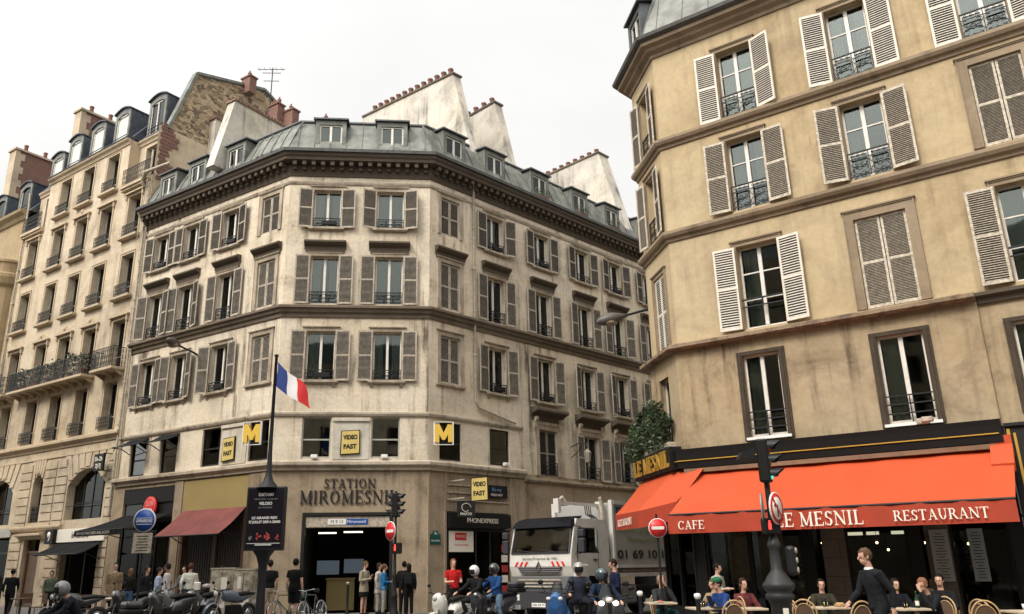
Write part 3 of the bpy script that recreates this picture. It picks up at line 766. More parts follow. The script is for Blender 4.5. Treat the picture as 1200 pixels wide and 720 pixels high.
# pale panels around the video signs
CC.build(MB().box(2.30,3.72,-.035,-.001,5.66,7.15).bbox(2.28,3.74,-.10,-.036,7.16,7.30,.015), 'wall_panel', M['panelw'])
CL.build(MB().box(-3.12,-1.55,-.035,-.001,5.66,7.15).bbox(-3.14,-1.5,-.10,-.036,7.16,7.30,.015), 'wall_panel', M['panelw'])
# tall first floor windows on the right hand street, with consoles
for i, u in enumerate(bR[1:]):
    wn = win(CR, u, 5.45, 1.24, 2.07, .18, 'grey', (), True, None)
    shared('fsr', 'surround', k_surround(1.24, 2.07, .22, .06, False), M['stoneC2'], wn, (0, -.18, 0))
    shared(('clt', 2.15), 'lintel', k_lintel(2.25, .42, .42), M['cornice'], wn, (0, -.18, 2.62))
    for s in (-1, 1): shared('fcon', 'console', k_console(), M['stoneC2'], wn, (s*.86, -.18, 2.08))
    if i == 0: shutters(wn, 1.2, 2.05, -.10, .59, 34, [M['shut'], M['framed']], closed=True, key='fs', z=0)
    else: shutters(wn, 1.24, 2.10, -.26, .58, 44, shm, .1, .2, z=-.05, key='cs')
    shared(('crl', .3), 'railing', k_rail(1.2, .6, 'small'), M['iron'], wn, (0, -.2, .02))
# rain pipes
def pipe(fac, pts, r=.055, m='pipe', root=None):
    b = MB(); b.tube([fac.at(u, -y, z) for u, y, z in pts], r, 8)
    for i in range(len(pts)-1):
        (u0,y0,z0),(u1,y1,z1) = pts[i], pts[i+1]
        if abs(z0-z1) > 3:
            n = int(abs(z0-z1)/2.2)
            for k in range(1, n+1):
                zz = z0+(z1-z0)*k/(n+1); b.box(*[v for v in (fac.at(u0,-y0,zz).x-r*1.3, fac.at(u0,-y0,zz).x+r*1.3, fac.at(u0,-y0,zz).y-r*1.3, fac.at(u0,-y0,zz).y+r*1.3)], zz-.03, zz+.03)
    return b.build('rain_pipe', M[m], fac.root)
pipe(CR, [(2.55,.3,18.75),(2.55,.1,18.3),(2.55,.1,8.35),(2.75,.1,8.05),(4.6,.1,7.68),(5.0,.1,7.62)])
pipe(CL, [(-LC+.05,.62,18.7),(-LC+.12,.12,18.1),(-LC+.12,.12,5.3)])
pipe(CL, [(-2.45,.1,8.6),(-2.45,.1,7.6)], .04)
# firewalls with chimney pots
def firewall(fac, u, y0, y1, z0, z1, name='firewall', th=.5, slope=.5, pots=8, rise=0.0, tile=False):
    b = MB(); P = [(y0-slope, z0), (y1+1.0, z0), (y1+1.0, z1+rise), (y0, z1)]
    b.prismx(P, -th, 0)
    o = b.build(name, M['plaster'], fac.root, fac.at(u), fac.rz)
    b = MB(); b.prismx([(y0-.08, z1), (y1+1.0, z1+rise), (y1+1.0, z1+rise+.10), (y0-.08, z1+.10)], -th-.07, .07)
    c = b.build('coping', M['tile'] if tile else M['band'], o)
    def pf():
        q = MB(); q.lathe([(.15,0),(.13,.08),(.11,.34),(.15,.40),(.15,.46),(.09,.46)], (0,0,0), 10); return q
    for i in range(pots):
        yy = y0 + .45 + (y1-y0-.3)*i/max(1, pots-1); shared('potm', 'chimney_pot', pf, M['pot'], o, (-th/2, yy, z1+.10+rise*(yy-y0)/(y1+1-y0)))
    return o
firewall(CL, -4.6, .25, 4.9, 19.6, 23.45, th=.55, slope=.9, pots=0, tile=True)
firewall(CR, 3.4, 1.7, 8.5, 19.4, 25.45, th=.5, slope=1.6, pots=13, rise=.9)
firewall(CR, 6.7, 2.0, 4.2, 19.6, 25.3, th=.55, slope=1.4, pots=4)
firewall(CR, 15.3, 1.5, 6.3, 19.6, 25.1, th=.9, slope=1.5, pots=9, rise=.0)
# roof furniture: tiles on the left firewall, brick stacks, aerials
b = MB()
for i in range(22):
    y = .4 + i*.21; b.tube([(-.62, y, 23.56), (.07, y, 23.56)], .08, 8)
b.build('ridge_tiles', M['tile'], cen, CL.at(-4.6), CL.rz)
def stack(fac, u, y, z, w=.7, h=1.0, pots=2):
    b = MB(); b.box(-w/2, w/2, -.25, .25, 0, h).box(-w/2-.06, w/2+.06, -.31, .31, h, h+.1)
    o = b.build('chimney', M['brick'], fac.root, fac.at(u, y, z), fac.rz)
    def pf():
        q = MB(); q.lathe([(.14,0),(.10,.25),(.13,.33),(.05,.36),(.05,.5)], (0,0,0), 10); return q
    for i in range(pots): shared('pot2', 'chimney_pot', pf, M['pot'], o, ((i+.5)*w/pots-w/2, 0, h+.1))
    return o
for sx0, sy0, sz0, sw0, sh0, np0 in ((-13.75,42.0,28.4,.75,1.0,1),(-12.0,42.0,25.0,.8,2.5,2),(-11.15,42.0,25.0,.9,2.1,1),(-8.85,41.0,24.2,.5,1.6,1)):
    q_ = Vector((sx0, sy0, 0)) - CL.o; stack(CL, q_.dot(CL.t), q_.dot(CL.n), sz0, sw0, sh0, np0)
def aerial(fac, u, y, z, h, label):
    w0 = fac.world(u, y, z); b = MB(); b.tube([(0,0,0),(0,0,h)], .035, 6)
    for k, (zz, ww) in enumerate(((h-.1,.9),(h-.35,.6),(h-.9,.5))): b.tube([(-ww,0,zz),(ww*.8,.1,zz+.04)], .022, 5)
    for k in range(5): b.tube([(-.8+k*.34,-.22,h-.1),(-.8+k*.34,.22,h-.08)], .010, 4)
    return tag(b.build('roof_aerial', M['iron'], None, w0), label, 'aerial')
q_ = Vector((-12.4, 42.0, 0)) - CL.o
aerial(CL, q_.dot(CL.t), q_.dot(CL.n), 27.2, 3.0, 'thin television aerial above the roof left of the cream firewall')
aerial(CR, 7.8, 4.5, 21.0, 3.4, 'thin television aerial on the roof between two chimney walls')
aerial(CR, 8.3, 4.5, 21.0, 3.1, 'slightly shorter aerial mast right beside the one between the chimney walls')
b = MB()
for q in (0, .42): b.tube([(q, 0, 0), (q, -.35, 2.5)], .02, 5)
for k in range(9): b.tube([(0, -.035*k-.03, .25*k+.2), (.42, -.035*k-.03, .25*k+.2)], .014, 5)
b.build('roof_ladder', M['iron'], cen, CR.at(15.6, -.25, 19.1), CR.rz)
# ------------------------------------------------------------------ the street behind the viewpoint (seen only as reflections and shade)
opp = thing('opposite_building', 'plain stone building across the street, seen only in window reflections', 'building', (-17, 16, 0))
def opp_side(p, q):
    v = Vector((q[0]-p[0], q[1]-p[1])); L_ = v.length; ang = math.degrees(math.atan2(v.y, v.x)) + 90
    f = Fac(opp, p, ang); hs = []
    for i in range(int(L_/3.0)):
        for j in range(6): hs.append((1+i*3.0, 2.1+i*3.0, 4.6+j*2.7, 6.4+j*2.7, .2))
    wall(f, 0, L_, 0, 20.5, hs, [M['stoneB'], M['interior']], back=.4)
    b = MB(); b.quad((0,0,20.5),(L_,0,20.5),(L_,1.6,23),(0,1.6,23)); f.build(b, 'roof', M['slate'])
opp_side((-17,16), (-45,36)); opp_side((-16,-13), (-17,16)); opp_side((34,-13), (-16,-13))
# ------------------------------------------------------------------ signs and shop fronts of the centre building
serif('STATION', .36, M['framed'], cen, 'sign_lettering', CC.at(3.04, -.03, 4.74), CC.rz, 2.0, .03)
serif('MIROMESNIL', .50, M['framed'], cen, 'sign_lettering', CC.at(3.02, -.03, 4.22), CC.rz, 3.75, .03)
# station doorway
CC.build(MB().box(1.28,1.40,-.04,.34,0,3.64).box(4.62,4.74,-.04,.34,0,3.64).box(1.40,4.62,-.04,.34,3.52,3.64), 'door_frame', M['framed'])
o = CC.build(MB().bbox(1.40,4.62,.02,.30,3.08,3.50,.03), 'door_lintel', M['shutl'])
lb = CC.build(MB().box(2.25,2.95,0.0,.018,3.19,3.40), 'route_label', M['white'])
lb2 = CC.build(MB().box(2.95,3.78,0.0,.018,3.19,3.40), 'station_label', M['blue'])
text('lettering', 'M 9 13', .17, M['framed'], lb, (2.60, -.004, 3.295), 0, .003)
text('lettering', 'Miromesnil', .16, M['white'], lb2, (3.34, -.004, 3.295), 0, .003)
tubem = mat('warm_tube_light', (.9,.8,.6), .4, emit=(1,.82,.55), es=2.2)
CC.build(MB().box(1.75,2.45,1.6,1.68,2.92,2.97).box(2.75,3.5,1.6,1.68,2.95,3.0), 'ceiling_lamp', tubem)
screen = mat('dim_display', (.05,.06,.07), .4, emit=(.35,.45,.55), es=.10)
CC.build(MB().box(1.6,2.5,3.0,3.08,1.35,1.9).box(2.7,3.5,3.0,3.08,1.4,1.95), 'information_board', screen)
CC.build(MB().box(2.1,3.2,2.2,2.6,0,1.15).box(2.06,3.24,2.16,2.64,1.15,1.22), 'ticket_barrier', M['tan'])
CC.build(MB().box(4.0,4.5,2.2,2.6,0,1.15).box(3.96,4.54,2.16,2.64,1.15,1.22), 'ticket_barrier', M['tan'])
# vertical fluting lines / pilasters beside the doorway and plinths
for a, c in ((-.02,.06),(.84,.94),(4.56,5.50)): CR.build(MB().box(a,c,-.06,-.001,0,5.2), 'pilaster', M['stoneC3'])
for a, c in ((-1.22,-.05),(-5.90,-5.36)): CL.build(MB().box(a,c,-.05,-.001,0,5.2), 'pilaster', M['stoneC3'])
# street name plaque
pl = CR.build(MB().prism([(-.26,0),(.26,0),(.26,.38),(.16,.40),(.12,.52),(-.12,.52),(-.16,.40),(-.26,.38)], -.03, 0), 'street_plaque', M['green'], u=.40, y=-.0, z=2.42)
text('lettering', '8e', .15, M['white'], pl, (0,-.034,.42), 0, .002)
text('lettering', 'RUE LA BOETIE', .085, M['white'], pl, (0,-.034,.14), 0, .002, width=.44)
# big M signs (projecting light boxes)
def m_sign(fac, u, z, ang):
    t = thing('metro_sign', '', 'sign', tuple(fac.world(u, -.55, z)), fac.rz + ang)
    b = MB(); fr = .025
    for x in (-.42, .42): b.box(x-fr, x+fr, -.05, .05, 0, 1.0)
    for zz in (0, .975): b.box(-.42, .42, -.05, .05, zz, zz+.025)
    b.build('sign_frame', M['white'], t)
    q = MB()
    for x in (-.30, .30): q.box(x-.10, x+.10, -.07, .07, .12, .88)
    q.prism([(-.40,.88),(-.18,.88),(0,.52),(.18,.88),(.40,.88),(.40,.80),(.06,.22),(-.06,.22),(-.40,.80)], -.071, .071)
    q.build('letter', M['yellow'], t)
    b = MB(); b.box(-.02,.02, 0.05,.55,.2,.24).box(-.02,.02,.05,.55,.76,.80); b.build('bracket', M['iron'], t)
    t.scale = (.9,.9,.92)
    return t
t = m_sign(CL, -.62, 6.22, R(20)); t['label'] = 'yellow letter M in a white frame on the left corner of the station facade'; t['group'] = 'yellow metro M signs'
t = m_sign(CR, .34, 6.2, R(-38)); t['label'] = 'yellow letter M in a white frame near the green window right of the station'; t['group'] = 'yellow metro M signs'
def fast_sign(loc, rz, label, tilt=0, w=.78, h=1.02):
    t = thing('video_shop_sign', label, 'sign', loc, rz, 'yellow video shop signs')
    q = MB(); q.prism([(-w/2,.0),(w/2,.05),(w/2-.02,h-.02),(-w/2+.02,h-.06)], -.05, .0); q.build('sign_board', M['black'], t)
    s = .035; q = MB(); q.prism([(-w/2+s+.01,.04),(w/2-s,.09),(w/2-.02-s,h-.02-s),(-w/2+.02+s,h-.06-s)], -.065, -.051); q.build('sign_face', M['yellowp'], t)
    text('lettering', 'VIDEO', .24, M['framed'], t, (0,-.068,h*.68), (0,-tilt,0), .003, .012, width=w*.72)
    text('lettering', 'FAST', .24, M['framed'], t, (0,-.068,h*.32), (0,-tilt,0), .003, .012, width=w*.66)
    return t
fast_sign(tuple(CC.world(3.0,-.06,5.82)), CC.rz, 'yellow Video Fast board between the two dark windows over the station lettering', .04)
fast_sign(tuple(CL.world(-2.55,-.06,5.78)), CL.rz, 'yellow Video Fast board on the white panel left of the flagpole', .04)
fast_sign(tuple(CR.world(1.95,-.9,4.05)), CR.rz-R(50), 'yellow Video Fast board sticking out over the phone shop', .04, .72, 1.0)
# phone shop
CR.build(MB().bbox(1.0,4.52,-.14,.0,3.06,3.66,.02), 'shop_fascia', M['black'])
text('lettering', 'PHONEXPRESS', .26, M['cream'], cen, CR.at(2.85,-.155,3.36), CR.rz, .006, 0, width=1.75)
b = MB()
for x in (1.02, 2.55, 3.35, 4.42): b.box(x, x+.07, .0, .06, 0, 3.05)
b.box(1.02,4.49,.0,.06,.0,.12).box(1.02,4.49,0,.06,2.95,3.05)
CR.build(b, 'shop_front', M['framed'])
CR.build(MB().box(1.09,2.55,.025,.033,.12,2.95).box(3.42,4.42,.025,.033,.12,2.95), 'shop_window', M['glassc'])
p = CR.build(MB().box(1.12,2.45,.01,.02,2.15,2.95), 'poster', M['cream'])
q = CR.build(MB().box(1.45,2.05,-.002,.008,2.60,2.88), 'poster', M['red'])
text('lettering', 'PROMO', .14, M['white'], q, (1.75,-.006,2.74), 0, .002); text('lettering', 'Telephonie mobile', .1, M['red'], p, (1.78,.006,2.42), 0, .002)
rdm = mat('shop_red_shelf', (.35,.03,.03), .6)
b = MB()
for zz in (.4,.9,1.4,1.9): b.box(1.15,2.5,.3,.6,zz,zz+.28)
CR.build(b, 'display_shelf', rdm)
b = MB()
for k, zz in enumerate((.55,.95,1.35,1.75,2.15)): b.box(4.05,4.40,.0,.02,zz,zz+.28, k % 2)
CR.build(b, 'poster', [rdm, M['cream']])
b = MB()
for zz in (4.12, 4.42, 4.72): b.box(1.0,4.5,-.05,-.001,zz,zz+.05)
b.box(1.1,1.14,-.9,0,4.15,4.19).box(1.1,1.14,-.9,0,4.85,4.89)
CR.build(b, 'sign_rail', M['shutl'])
s = CR.build(MB().box(3.05,4.35,-.12,-.052,4.32,4.84), 'sign_board', M['black'])
text('lettering', 'Blu-ray', .2, mat('blue_letter', (.12,.25,.45), .4), s, (3.7,-.124,4.66), 0, .003); text('lettering', 'VIDEO FAST', .13, M['cream'], s, (3.7,-.124,4.44), 0, .003)
# black round sign box projecting below the yellow board
t = thing('black_projecting_sign', 'black square projecting sign with a white swirl under the yellow Video Fast board', 'sign', tuple(CR.world(1.35,-.75,3.45)), CR.rz-R(45))
MB().bbox(-.36,.36,-.06,.06,0,.62,.01).build('sign_board', M['black'], t)
MB().tube([(.0+.2*math.cos(a*.5)*(1-a*.03), -.07, .36+.16*math.sin(a*.5)) for a in range(12)], .018, 6).build('swirl', M['shutl'], t)
text('lettering', 'PHOTO', .13, M['cream'], t, (0,-.064,.11), 0, .003)
# shop with the black front, far left of the centre building
b = MB(); b.box(-9.6,-5.97,.02,.2,4.42,5.06).box(-9.6,-5.97,.10,.2,3.55,4.42)
CL.build(b, 'shop_fascia', M['black'])
CL.build(MB().box(-9.55,-8.3,.09,.098,3.62,4.38), 'shop_window', M['glass'])
CL.build(MB().box(-9.5,-9.42,0,.1,0,3.5).box(-6.06,-5.97,0,.1,0,3.5).box(-8.2,-8.1,0,.1,0,3.5).box(-7.0,-6.92,0,.1,0,3.5), 'shop_front', M['black'])
CL.build(MB().box(-9.42,-6.06,.04,.05,.1,3.5), 'shop_window', M['glassc'])
t = thing('round_shop_sign', 'round red sign on the black fascia above the black awning', 'sign', tuple(CL.world(-7.55,-.03,4.22)), CL.rz)
MB().lathe([(.02,-.05),(.42,-.05),(.46,-.03),(.46,.04),(.02,.04)], (0,0,0), 28, axis='y').build('sign_disc', M['red'], t)
pink = mat('pink_letters', (.75,.30,.28), .5)
text('lettering', 'SUB', .30, pink, t, (0,-.056,.14), 0, .003); text('lettering', 'CO', .34, pink, t, (0,-.056,-.17), 0, .003)
b = MB(); b.tube([(math.cos(a*PI/14)*.38, -.055, math.sin(a*PI/14)*.38) for a in range(29)], .012, 5); b.build('ring', pink, t)
def awning(name, label, fac, u0, u1, zt, zb, out, val, m, mv=None, group=None, scallop=False, side=True):
    t = thing(name, label, 'awning', tuple(fac.world((u0+u1)/2, -.02, zt)), fac.rz, group); w = (u1-u0)/2; dz = zb-zt
    b = MB(); n = max(12, int((u1-u0)*9)); vs = []; fs = []; rr = random.Random(int(u0*10)+77); ph = [rr.uniform(0, 6) for _ in range(4)]
    for i in range(n+1):
        x = -w + 2*w*i/n
        for j in range(11):
            s = j/10; panel = abs(math.sin(PI*(x+w)/1.15)); sag = -.05*math.sin(PI*s) - .028*panel*math.sin(PI*min(1, s*1.1)) + .010*math.sin(x*5.3+s*4+ph[0]) + .007*math.sin(x*11-s*9+ph[1])*s
            vs.append((x, -out*s, dz*s+(sag if 0 < j < 10 else sag*.2)))
    for i in range(n):
        for j in range(10): a = i*11+j; fs.append((a, a+11, a+12, a+1))
    b.add(vs, fs, 0, True); b.add([(v[0], v[1], v[2]-.012) for v in vs], fs, 0, True)
    b.build('canopy', m, t)
    if val:
        b = MB(); vs = []; fs = []
        n = max(12, int((u1-u0)*4))
        for i in range(n*3+1):
            x = -w + 2*w*i/(n*3); y = -out-.012-.010*math.sin(x*7+1)-.006*math.sin(x*17); vs += [(x, y, dz), (x, y-.015, dz-val*(1-(.12*abs(math.sin(i*PI/3)) if scallop else 0)))]
        for i in range(n*3): fs.append((2*i, 2*i+2, 2*i+3, 2*i+1))
        b.add(vs, fs, 0, True); v = b.build('valance', mv or m, t); 
    b = MB()
    for x in (-w+.1, w-.1): b.tube([(x, 0, dz-.25), (x*.98, -out*.55, dz*.8-.12), (x, -out+.03, dz-.03)], .022, 6)
    b.tube([(-w, -out, dz), (w, -out, dz)], .028, 8); b.build('awning_arm', M['iron'], t)
    return t
t = awning('shop_awning', 'black awning with pale lettering on its edge below the round red sign', CL, -9.55, -6.1, 3.92, 3.22, 2.1, .22, M['blackm'])
text('lettering', 'SANDWICHES SALADES', .16, M['plaster'], t, (-.3,-2.16,-.81), 0, .002, width=2.4)
t = awning('shop_awning', 'faded red awning over the closed shop under the olive panel', CL, -5.25, -1.3, 3.95, 2.88, 1.25, 0, M['redaw'])
for u, lab in ((-8.9,'small black window awning nearest the rain pipe above the black shop'), (-6.68,'small black window awning beside the blank stone panel above the black shop')):
    awning('window_awning', lab, CL, u-.72, u+.72, 7.30, 6.88, .85, 0, M['blackm'], None, 'small black window awnings')
CL.build(MB().box(-5.28,-1.27,-.02,.1,3.92,5.18), 'blank_panel', M['tan'])
b = MB()
for i in range(26): b.box(-5.1+i*.15,-5.0+i*.15,.16,.2,.05,3.8)
CL.build(b, 'roller_shutter', mat('dark_roller', (.035,.028,.025), .6))
CL.build(MB().box(-5.28,-5.12,.0,.2,0,3.9).box(-3.3,-3.1,.1,.2,0,3.9).box(-1.45,-1.27,.0,.2,0,3.9), 'shop_front', M['wood'])
# wall mounted street lamp on the left of the flag
def wall_lamp(p, q, label, d=0):
    """p wall point, q lamp head"""
    t = thing('wall_lamp', label, 'street lamp', tuple(p)); v = Vector(q)-Vector(p)
    b = MB(); b.tube([(0,0,0), v*.35+Vector((0,0,.02)), v*.75, v*.9], [.05,.045,.04,.05], 8); b.lathe([(.09,-.15),(.09,.15)], (0,0,0), 8); b.build('arm', M['iron'], t)
    d = v.normalized(); L = .95; c = v*.9
    b = MB(); b.tube([c, c+d*.12, c+d*.35, c+d*.62, c+d*.85, c+d*.95], [.045,.10,.18,.19,.12,.03], 12); b.build('lamp_head', mat('lamp_housing', (.07,.06,.05), .5), t)
    b = MB(); cc = c+d*.5+Vector((0,0,-.12)); b.ball(cc, (.23,.17,.11)); b.build('lens', mat('lamp_lens', (.22,.17,.12), .3), t)
    return t
pw = CL.world(-5.05, 0, 10.56)
wall_lamp(pw, Vector((-12.85, 32.9, 10.62)), 'grey street lamp on an arm sticking out of the left facade above the shop awnings')

# neighbouring things hanging on the right hand street front
t = thing('iron_lantern', 'dark wrought iron lantern hanging beside the shuttered window behind the lorry', 'lantern', tuple(CR.world(8.75,-.05,6.9)), CR.rz)
b = MB(); b.tube([(0,0,0),(0,-.5,.12),(0,-.95,.05),(0,-1.0,-.2)], .025, 6); b.tube([(0,0,-.5),(0,-.4,-.3),(0,-.7,.05)], .02, 6); b.build('bracket', M['iron'], t)
b = MB(); b.lathe([(.03,-.85),(.12,-.8),(.18,-.35),(.03,-.18)], (0,-1.0,0), 6, sm=False); b.build('lamp_glass', M['shut'], t)

# ------------------------------------------------------------------ LEFT BUILDING (B)
lef = thing('apartment_building', 'tall cream apartment building with arched shop openings and blue slate dormers', 'building', (P0[0], P0[1], 0))
BF = Fac(lef, P0, 54.37)
LB = 13.35
bB = [-1.42, -4.1, -6.6, -9.05, -11.95]; wB = 1.12
holes = []
rowsB = [(8.02, 2.35), (10.95, 2.55), (14.72, 2.30), (18.0, 2.35)]
for z, h in rowsB:
    for u in bB: holes.append((u-wB/2, u+wB/2, z, z+h, .38))
for u in bB[1:4]: holes.append((u-wB/2, u+wB/2, 21.25, 23.5, .38))
arches = [(-2.55, 3.3), (-7.15, 1.0), (-11.3, 3.3)]     # centre, width of the big arched openings at the mezzanine
for uc, w_ in arches: holes.append((uc-w_/2, uc+w_/2, 3.95, 6.35, .45))
holes += [(-4.0, -.75, 0, 3.05, .5), (-7.7, -6.1, 0, 3.15, .6), (-12.9, -9.2, 0, 3.3, .4)]
up = [h for h in holes if h[2] > 7.7]; dn = [h for h in holes if h[2] < 7.7]
mB = [M['stoneB'], M['interior']]; SB = -11.0
wall(BF, SB, -2.6, 7.7, 24.0, [h for h in up if SB < h[0] < -2.6], mB)
wall(BF, -LB, SB, 7.7, 21.0, [h for h in up if h[1] < SB], mB)
wall(BF, -2.6, 0, 7.7, 21.0, [h for h in up if h[0] > -2.6], mB)
wall(BF, -LB, 0, 0, 7.7, dn, mB, back=2.0)
for a, c, u in ((-LB, SB, -12.0), (-2.6, 0, -1.42)):          # set-back end bays of the top storey
    wall(BF, a, c, 21.0, 24.0, [(u-wB/2, u+wB/2, 21.1, 23.5, .3)], mB, y=.6)
    b = MB(); b.quad((a,0,21.0),(c,0,21.0),(c,.6,21.0),(a,.6,21.0))
    x = SB if a < -5 else -2.6
    b.quad((x,0,21.0),(x,.6,21.0),(x,.6,24.0),(x,0,24.0)); b.box(a, c, -.28, 0, 20.86, 21.02); b.box(a, c, -.2, 0, 20.74, 20.86)
    BF.build(b, 'terrace', M['trimB'])
    L_ = c-a-.1; shared(('tr', round(L_,2)), 'railing', k_railB(L_, .95), M['ironB'], lef, BF.at((a+c)/2, -.22, 21.03), BF.rz)
# side (gable) wall with rubble top and exposed brick quoins
b = MB()
b.add([(0,0,0),(0,14,0),(0,14,24.0),(0,0,24.0)], [(0,1,2,3)], 0)
b.add([(0.0,.6,24.0),(0,1.9,28.0),(0,6.5,29.3),(0,9.6,27.9),(0,14,26.0),(0,14,24.0)], [(0,1,2,3,4,5)], 1)
BF.build(b, 'gable_wall', [M['stoneB'], M['rubble']])
b = MB(); pts = [(.0,.5,24.0),(0,1.85,28.1),(0,6.5,29.42),(0,9.6,28.0),(0,14,26.1)]
for p, q in zip(pts, pts[1:]): b.bar(Vector(p)+Vector((-.1,0,0)), Vector(q)+Vector((-.1,0,0)), .40, .16)
BF.build(b, 'gable_coping', M['zinc'])
b = MB(); rq = random.Random(3)
for i in range(16):
    z = 20.9 + i*.21; b.box(-.02, .035, .12+.08*(i % 2), .75+.3*rq.random()+.25*math.sin(i*.7), z, z+.19)
BF.build(b, 'exposed_brick', M['brick'])
b = MB(); b.prismx([(3.0,22.2),(7.5,22.2),(7.5,24.4),(3.3,25.6),(3.0,25.6)], .0, .5); o = BF.build(b, 'chimney_breast', M['plaster'])
b = MB(); b.prismx([(2.9,25.6),(3.3,25.6),(7.6,24.35),(7.6,24.5),(3.3,25.78),(2.9,25.78)], -.02, .58); b.build('coping', M['tile'], o)
def stripf(fac, name, m, prof, u0, u1, y=0):
    b = MB(); b.prismx([(y-o_, z) for o_, z in prof], u0, u1); return fac.build(b, name, m)
stripf(BF, 'string_course', M['trimB'], [(0,7.50),(.06,7.5),(.08,7.62),(.20,7.70),(.26,7.74),(.26,7.86),(.16,7.92),(0,7.96)], -LB, 0)
stripf(BF, 'string_course', M['trimB'], [(0,7.06),(.05,7.06),(.05,7.12),(0,7.14)], -LB, 0)
stripf(BF, 'cornice', M['trimB'], [(0,23.72),(.06,23.72),(.10,23.85),(.22,23.93),(.26,24.02),(0,24.1)], SB, -2.6)
for a, c in ((-LB, SB), (-2.6, 0)): stripf(BF, 'cornice', M['trimB'], [(0,23.72),(.06,23.72),(.10,23.85),(.18,23.93),(.20,24.02),(0,24.1)], a, c, .6)
stripf(BF, 'gutter', M['slate'], [(-.2,24.02),(.2,24.04),(.26,24.12),(.2,24.2),(-.2,24.22)], SB, -2.6)
b = MB()
for a, c, y in ((SB, -2.6, 0), (-LB, SB, .45), (-2.6, 0, .45)):
    b.quad((a,y,24.1),(c,y,24.1),(c,y+1.45,26.0),(a,y+1.45,26.0)); b.quad((a,y+1.45,26.0),(c,y+1.45,26.0),(c,y+9,26.9),(a,y+9,26.9))
    for x in (a+.002, c-.002): b.add([(x,y,24.1),(x,y+1.45,26.0),(x,y+9,26.9),(x,y+9,24.1)], [(0,1,2,3)], 0)
BF.build(b, 'roof', M['slate'])
def arch_dormer(fac, u, y, z, w, h, blind=True, rail=True):
    key = ('ad', w, h)
    def f():
        d = MB(); ww = w-.34; n = 8; rise = .22
        top = [(-w/2+w*i/n, h+rise*math.sin(PI*i/n)) for i in range(n+1)]
        tin = [(-ww/2+ww*i/n, h-.28+(rise-.06)*math.sin(PI*i/n)) for i in range(n+1)]
        for i in range(n): d.prism([tin[i], tin[i+1], top[i+1], top[i]], 0, .08)
        d.box(-w/2, -ww/2, 0, .08, 0, h-.28).box(ww/2, w/2, 0, .08, 0, h-.28)
        d.prism([(-w/2,h-.28),(-ww/2,h-.28),(-w/2,h)], 0, .079).prism([(w/2,h-.28),(ww/2,h-.28),(w/2,h)], 0, .079)
        for i in range(n):    # curved roof running back
            d.hexa([(top[i][0]*1.08,-.12,top[i][1]),(top[i+1][0]*1.08,-.12,top[i+1][1]),(top[i+1][0]*1.08,1.3,top[i+1][1]),(top[i][0]*1.08,1.3,top[i][1]),
                    (top[i][0]*1.08,-.12,top[i][1]+.07),(top[i+1][0]*1.08,-.12,top[i+1][1]+.07),(top[i+1][0]*1.08,1.3,top[i+1][1]+.07),(top[i][0]*1.08,1.3,top[i][1]+.07)], 1)
        for s in (-1, 1): d.prismx([(0.08,0),(.08,h),(1.3,h),(.35,0)], s*w/2-.02, s*w/2+.02, 1)
        d.quad((-ww/2,.75,0),(ww/2,.75,0),(ww/2,.75,h),(-ww/2,.75,h), 2)
        return d
    o = shared(key, 'dormer', f, [M['zinc'], M['slate'], M['interior']], fac.root, fac.at(u, y, z), fac.rz)
    ww = w-.34; wh = h-.2
    shared(('adf', ww), 'window', k_frame(ww, wh, (), not blind, .05, .07), M['frame'], o, (0,.05,.02))
    if blind: shared(('adb', ww), 'blind', lambda: MB().box(-ww/2+.05, ww/2-.05, .06, .075, .25, wh-.05), M['curtain'], o, (0,.05,.02))
    else: shared(('adp', ww), 'pane', k_pane(ww, wh), M['glass'], o, (0,.05,.02))
    shared(('adr', ww), 'railing', k_rail(ww+.1, .5, 'plain'), M['iron'], o, (0,-.03,.05))
for u in bB[1:4]: arch_dormer(BF, u, .18, 24.15, 1.5, 2.15)
arch_dormer(BF, bB[0], .62, 24.12, 1.6, 2.3, False); arch_dormer(BF, bB[4], .62, 24.12, 1.5, 2.15)
# windows of the left building
for i, (z, h) in enumerate(rowsB + [(21.25, 2.25)]):
    for j, u in enumerate(bB):
        if i == 4 and j in (0, 4): continue
        wn = win(BF, u, z, wB, h, .34, 'grey', (.3,), True, ['half','full','half','both'][(i*3+j) % 4])
        shared(('bsr', h), 'surround', k_surround(wB, h, .10, .02, i == 1, False), M['trimB'], wn, (0,-.34,0))
        if i not in (0, 1): shared(('bsl',), 'sill', k_sill(1.66, .26, .12, False), M['trimB'], wn, (0,-.34,0))
        rh = .62 if i else .60
        if i != 1: shared(('brl', rh), 'railing', k_railB(1.30, rh), M['ironB'], wn, (0,-.50,.04))
for u in (-1.42, -12.0):
    win(BF, u, 21.12, wB, 2.35, .9, 'grey', (), True, 'both')
# balconies of the third level: a long one and two short ones, with plants
for u0, u1 in ((-10.75, -3.1), (-2.35, -.42), (-13.2, -11.25)):
    t = BF.build(MB().bbox(u0, u1, -.72, 0, 10.78, 10.92, .02), 'balcony', M['trimB'])
    b = MB(); n = int((u1-u0)/.8)
    for i in range(n+1):
        x = u0+.15+(u1-u0-.3)*i/n; b.prismx([(0,10.78),(-.55,10.78),(0,10.52)], x-.06, x+.06)
    b.build('bracket', M['trimB'], t)
    L_ = u1-u0-.06; k_railB(L_, .98)().build('railing', M['ironB'], t, ((u0+u1)/2, -.68, 10.93))
    for s, x in ((-1,u0+.03),(1,u1-.03)):
        o = k_railB(.64, .98)().build('railing', M['iron'], t, (x, -.35, 10.93), PI/2)
plants = [(-10.3,.5),(-9.6,.6),(-8.1,.55),(-6.9,.45),(-6.2,.6),(-4.8,.7),(-3.5,.5)]
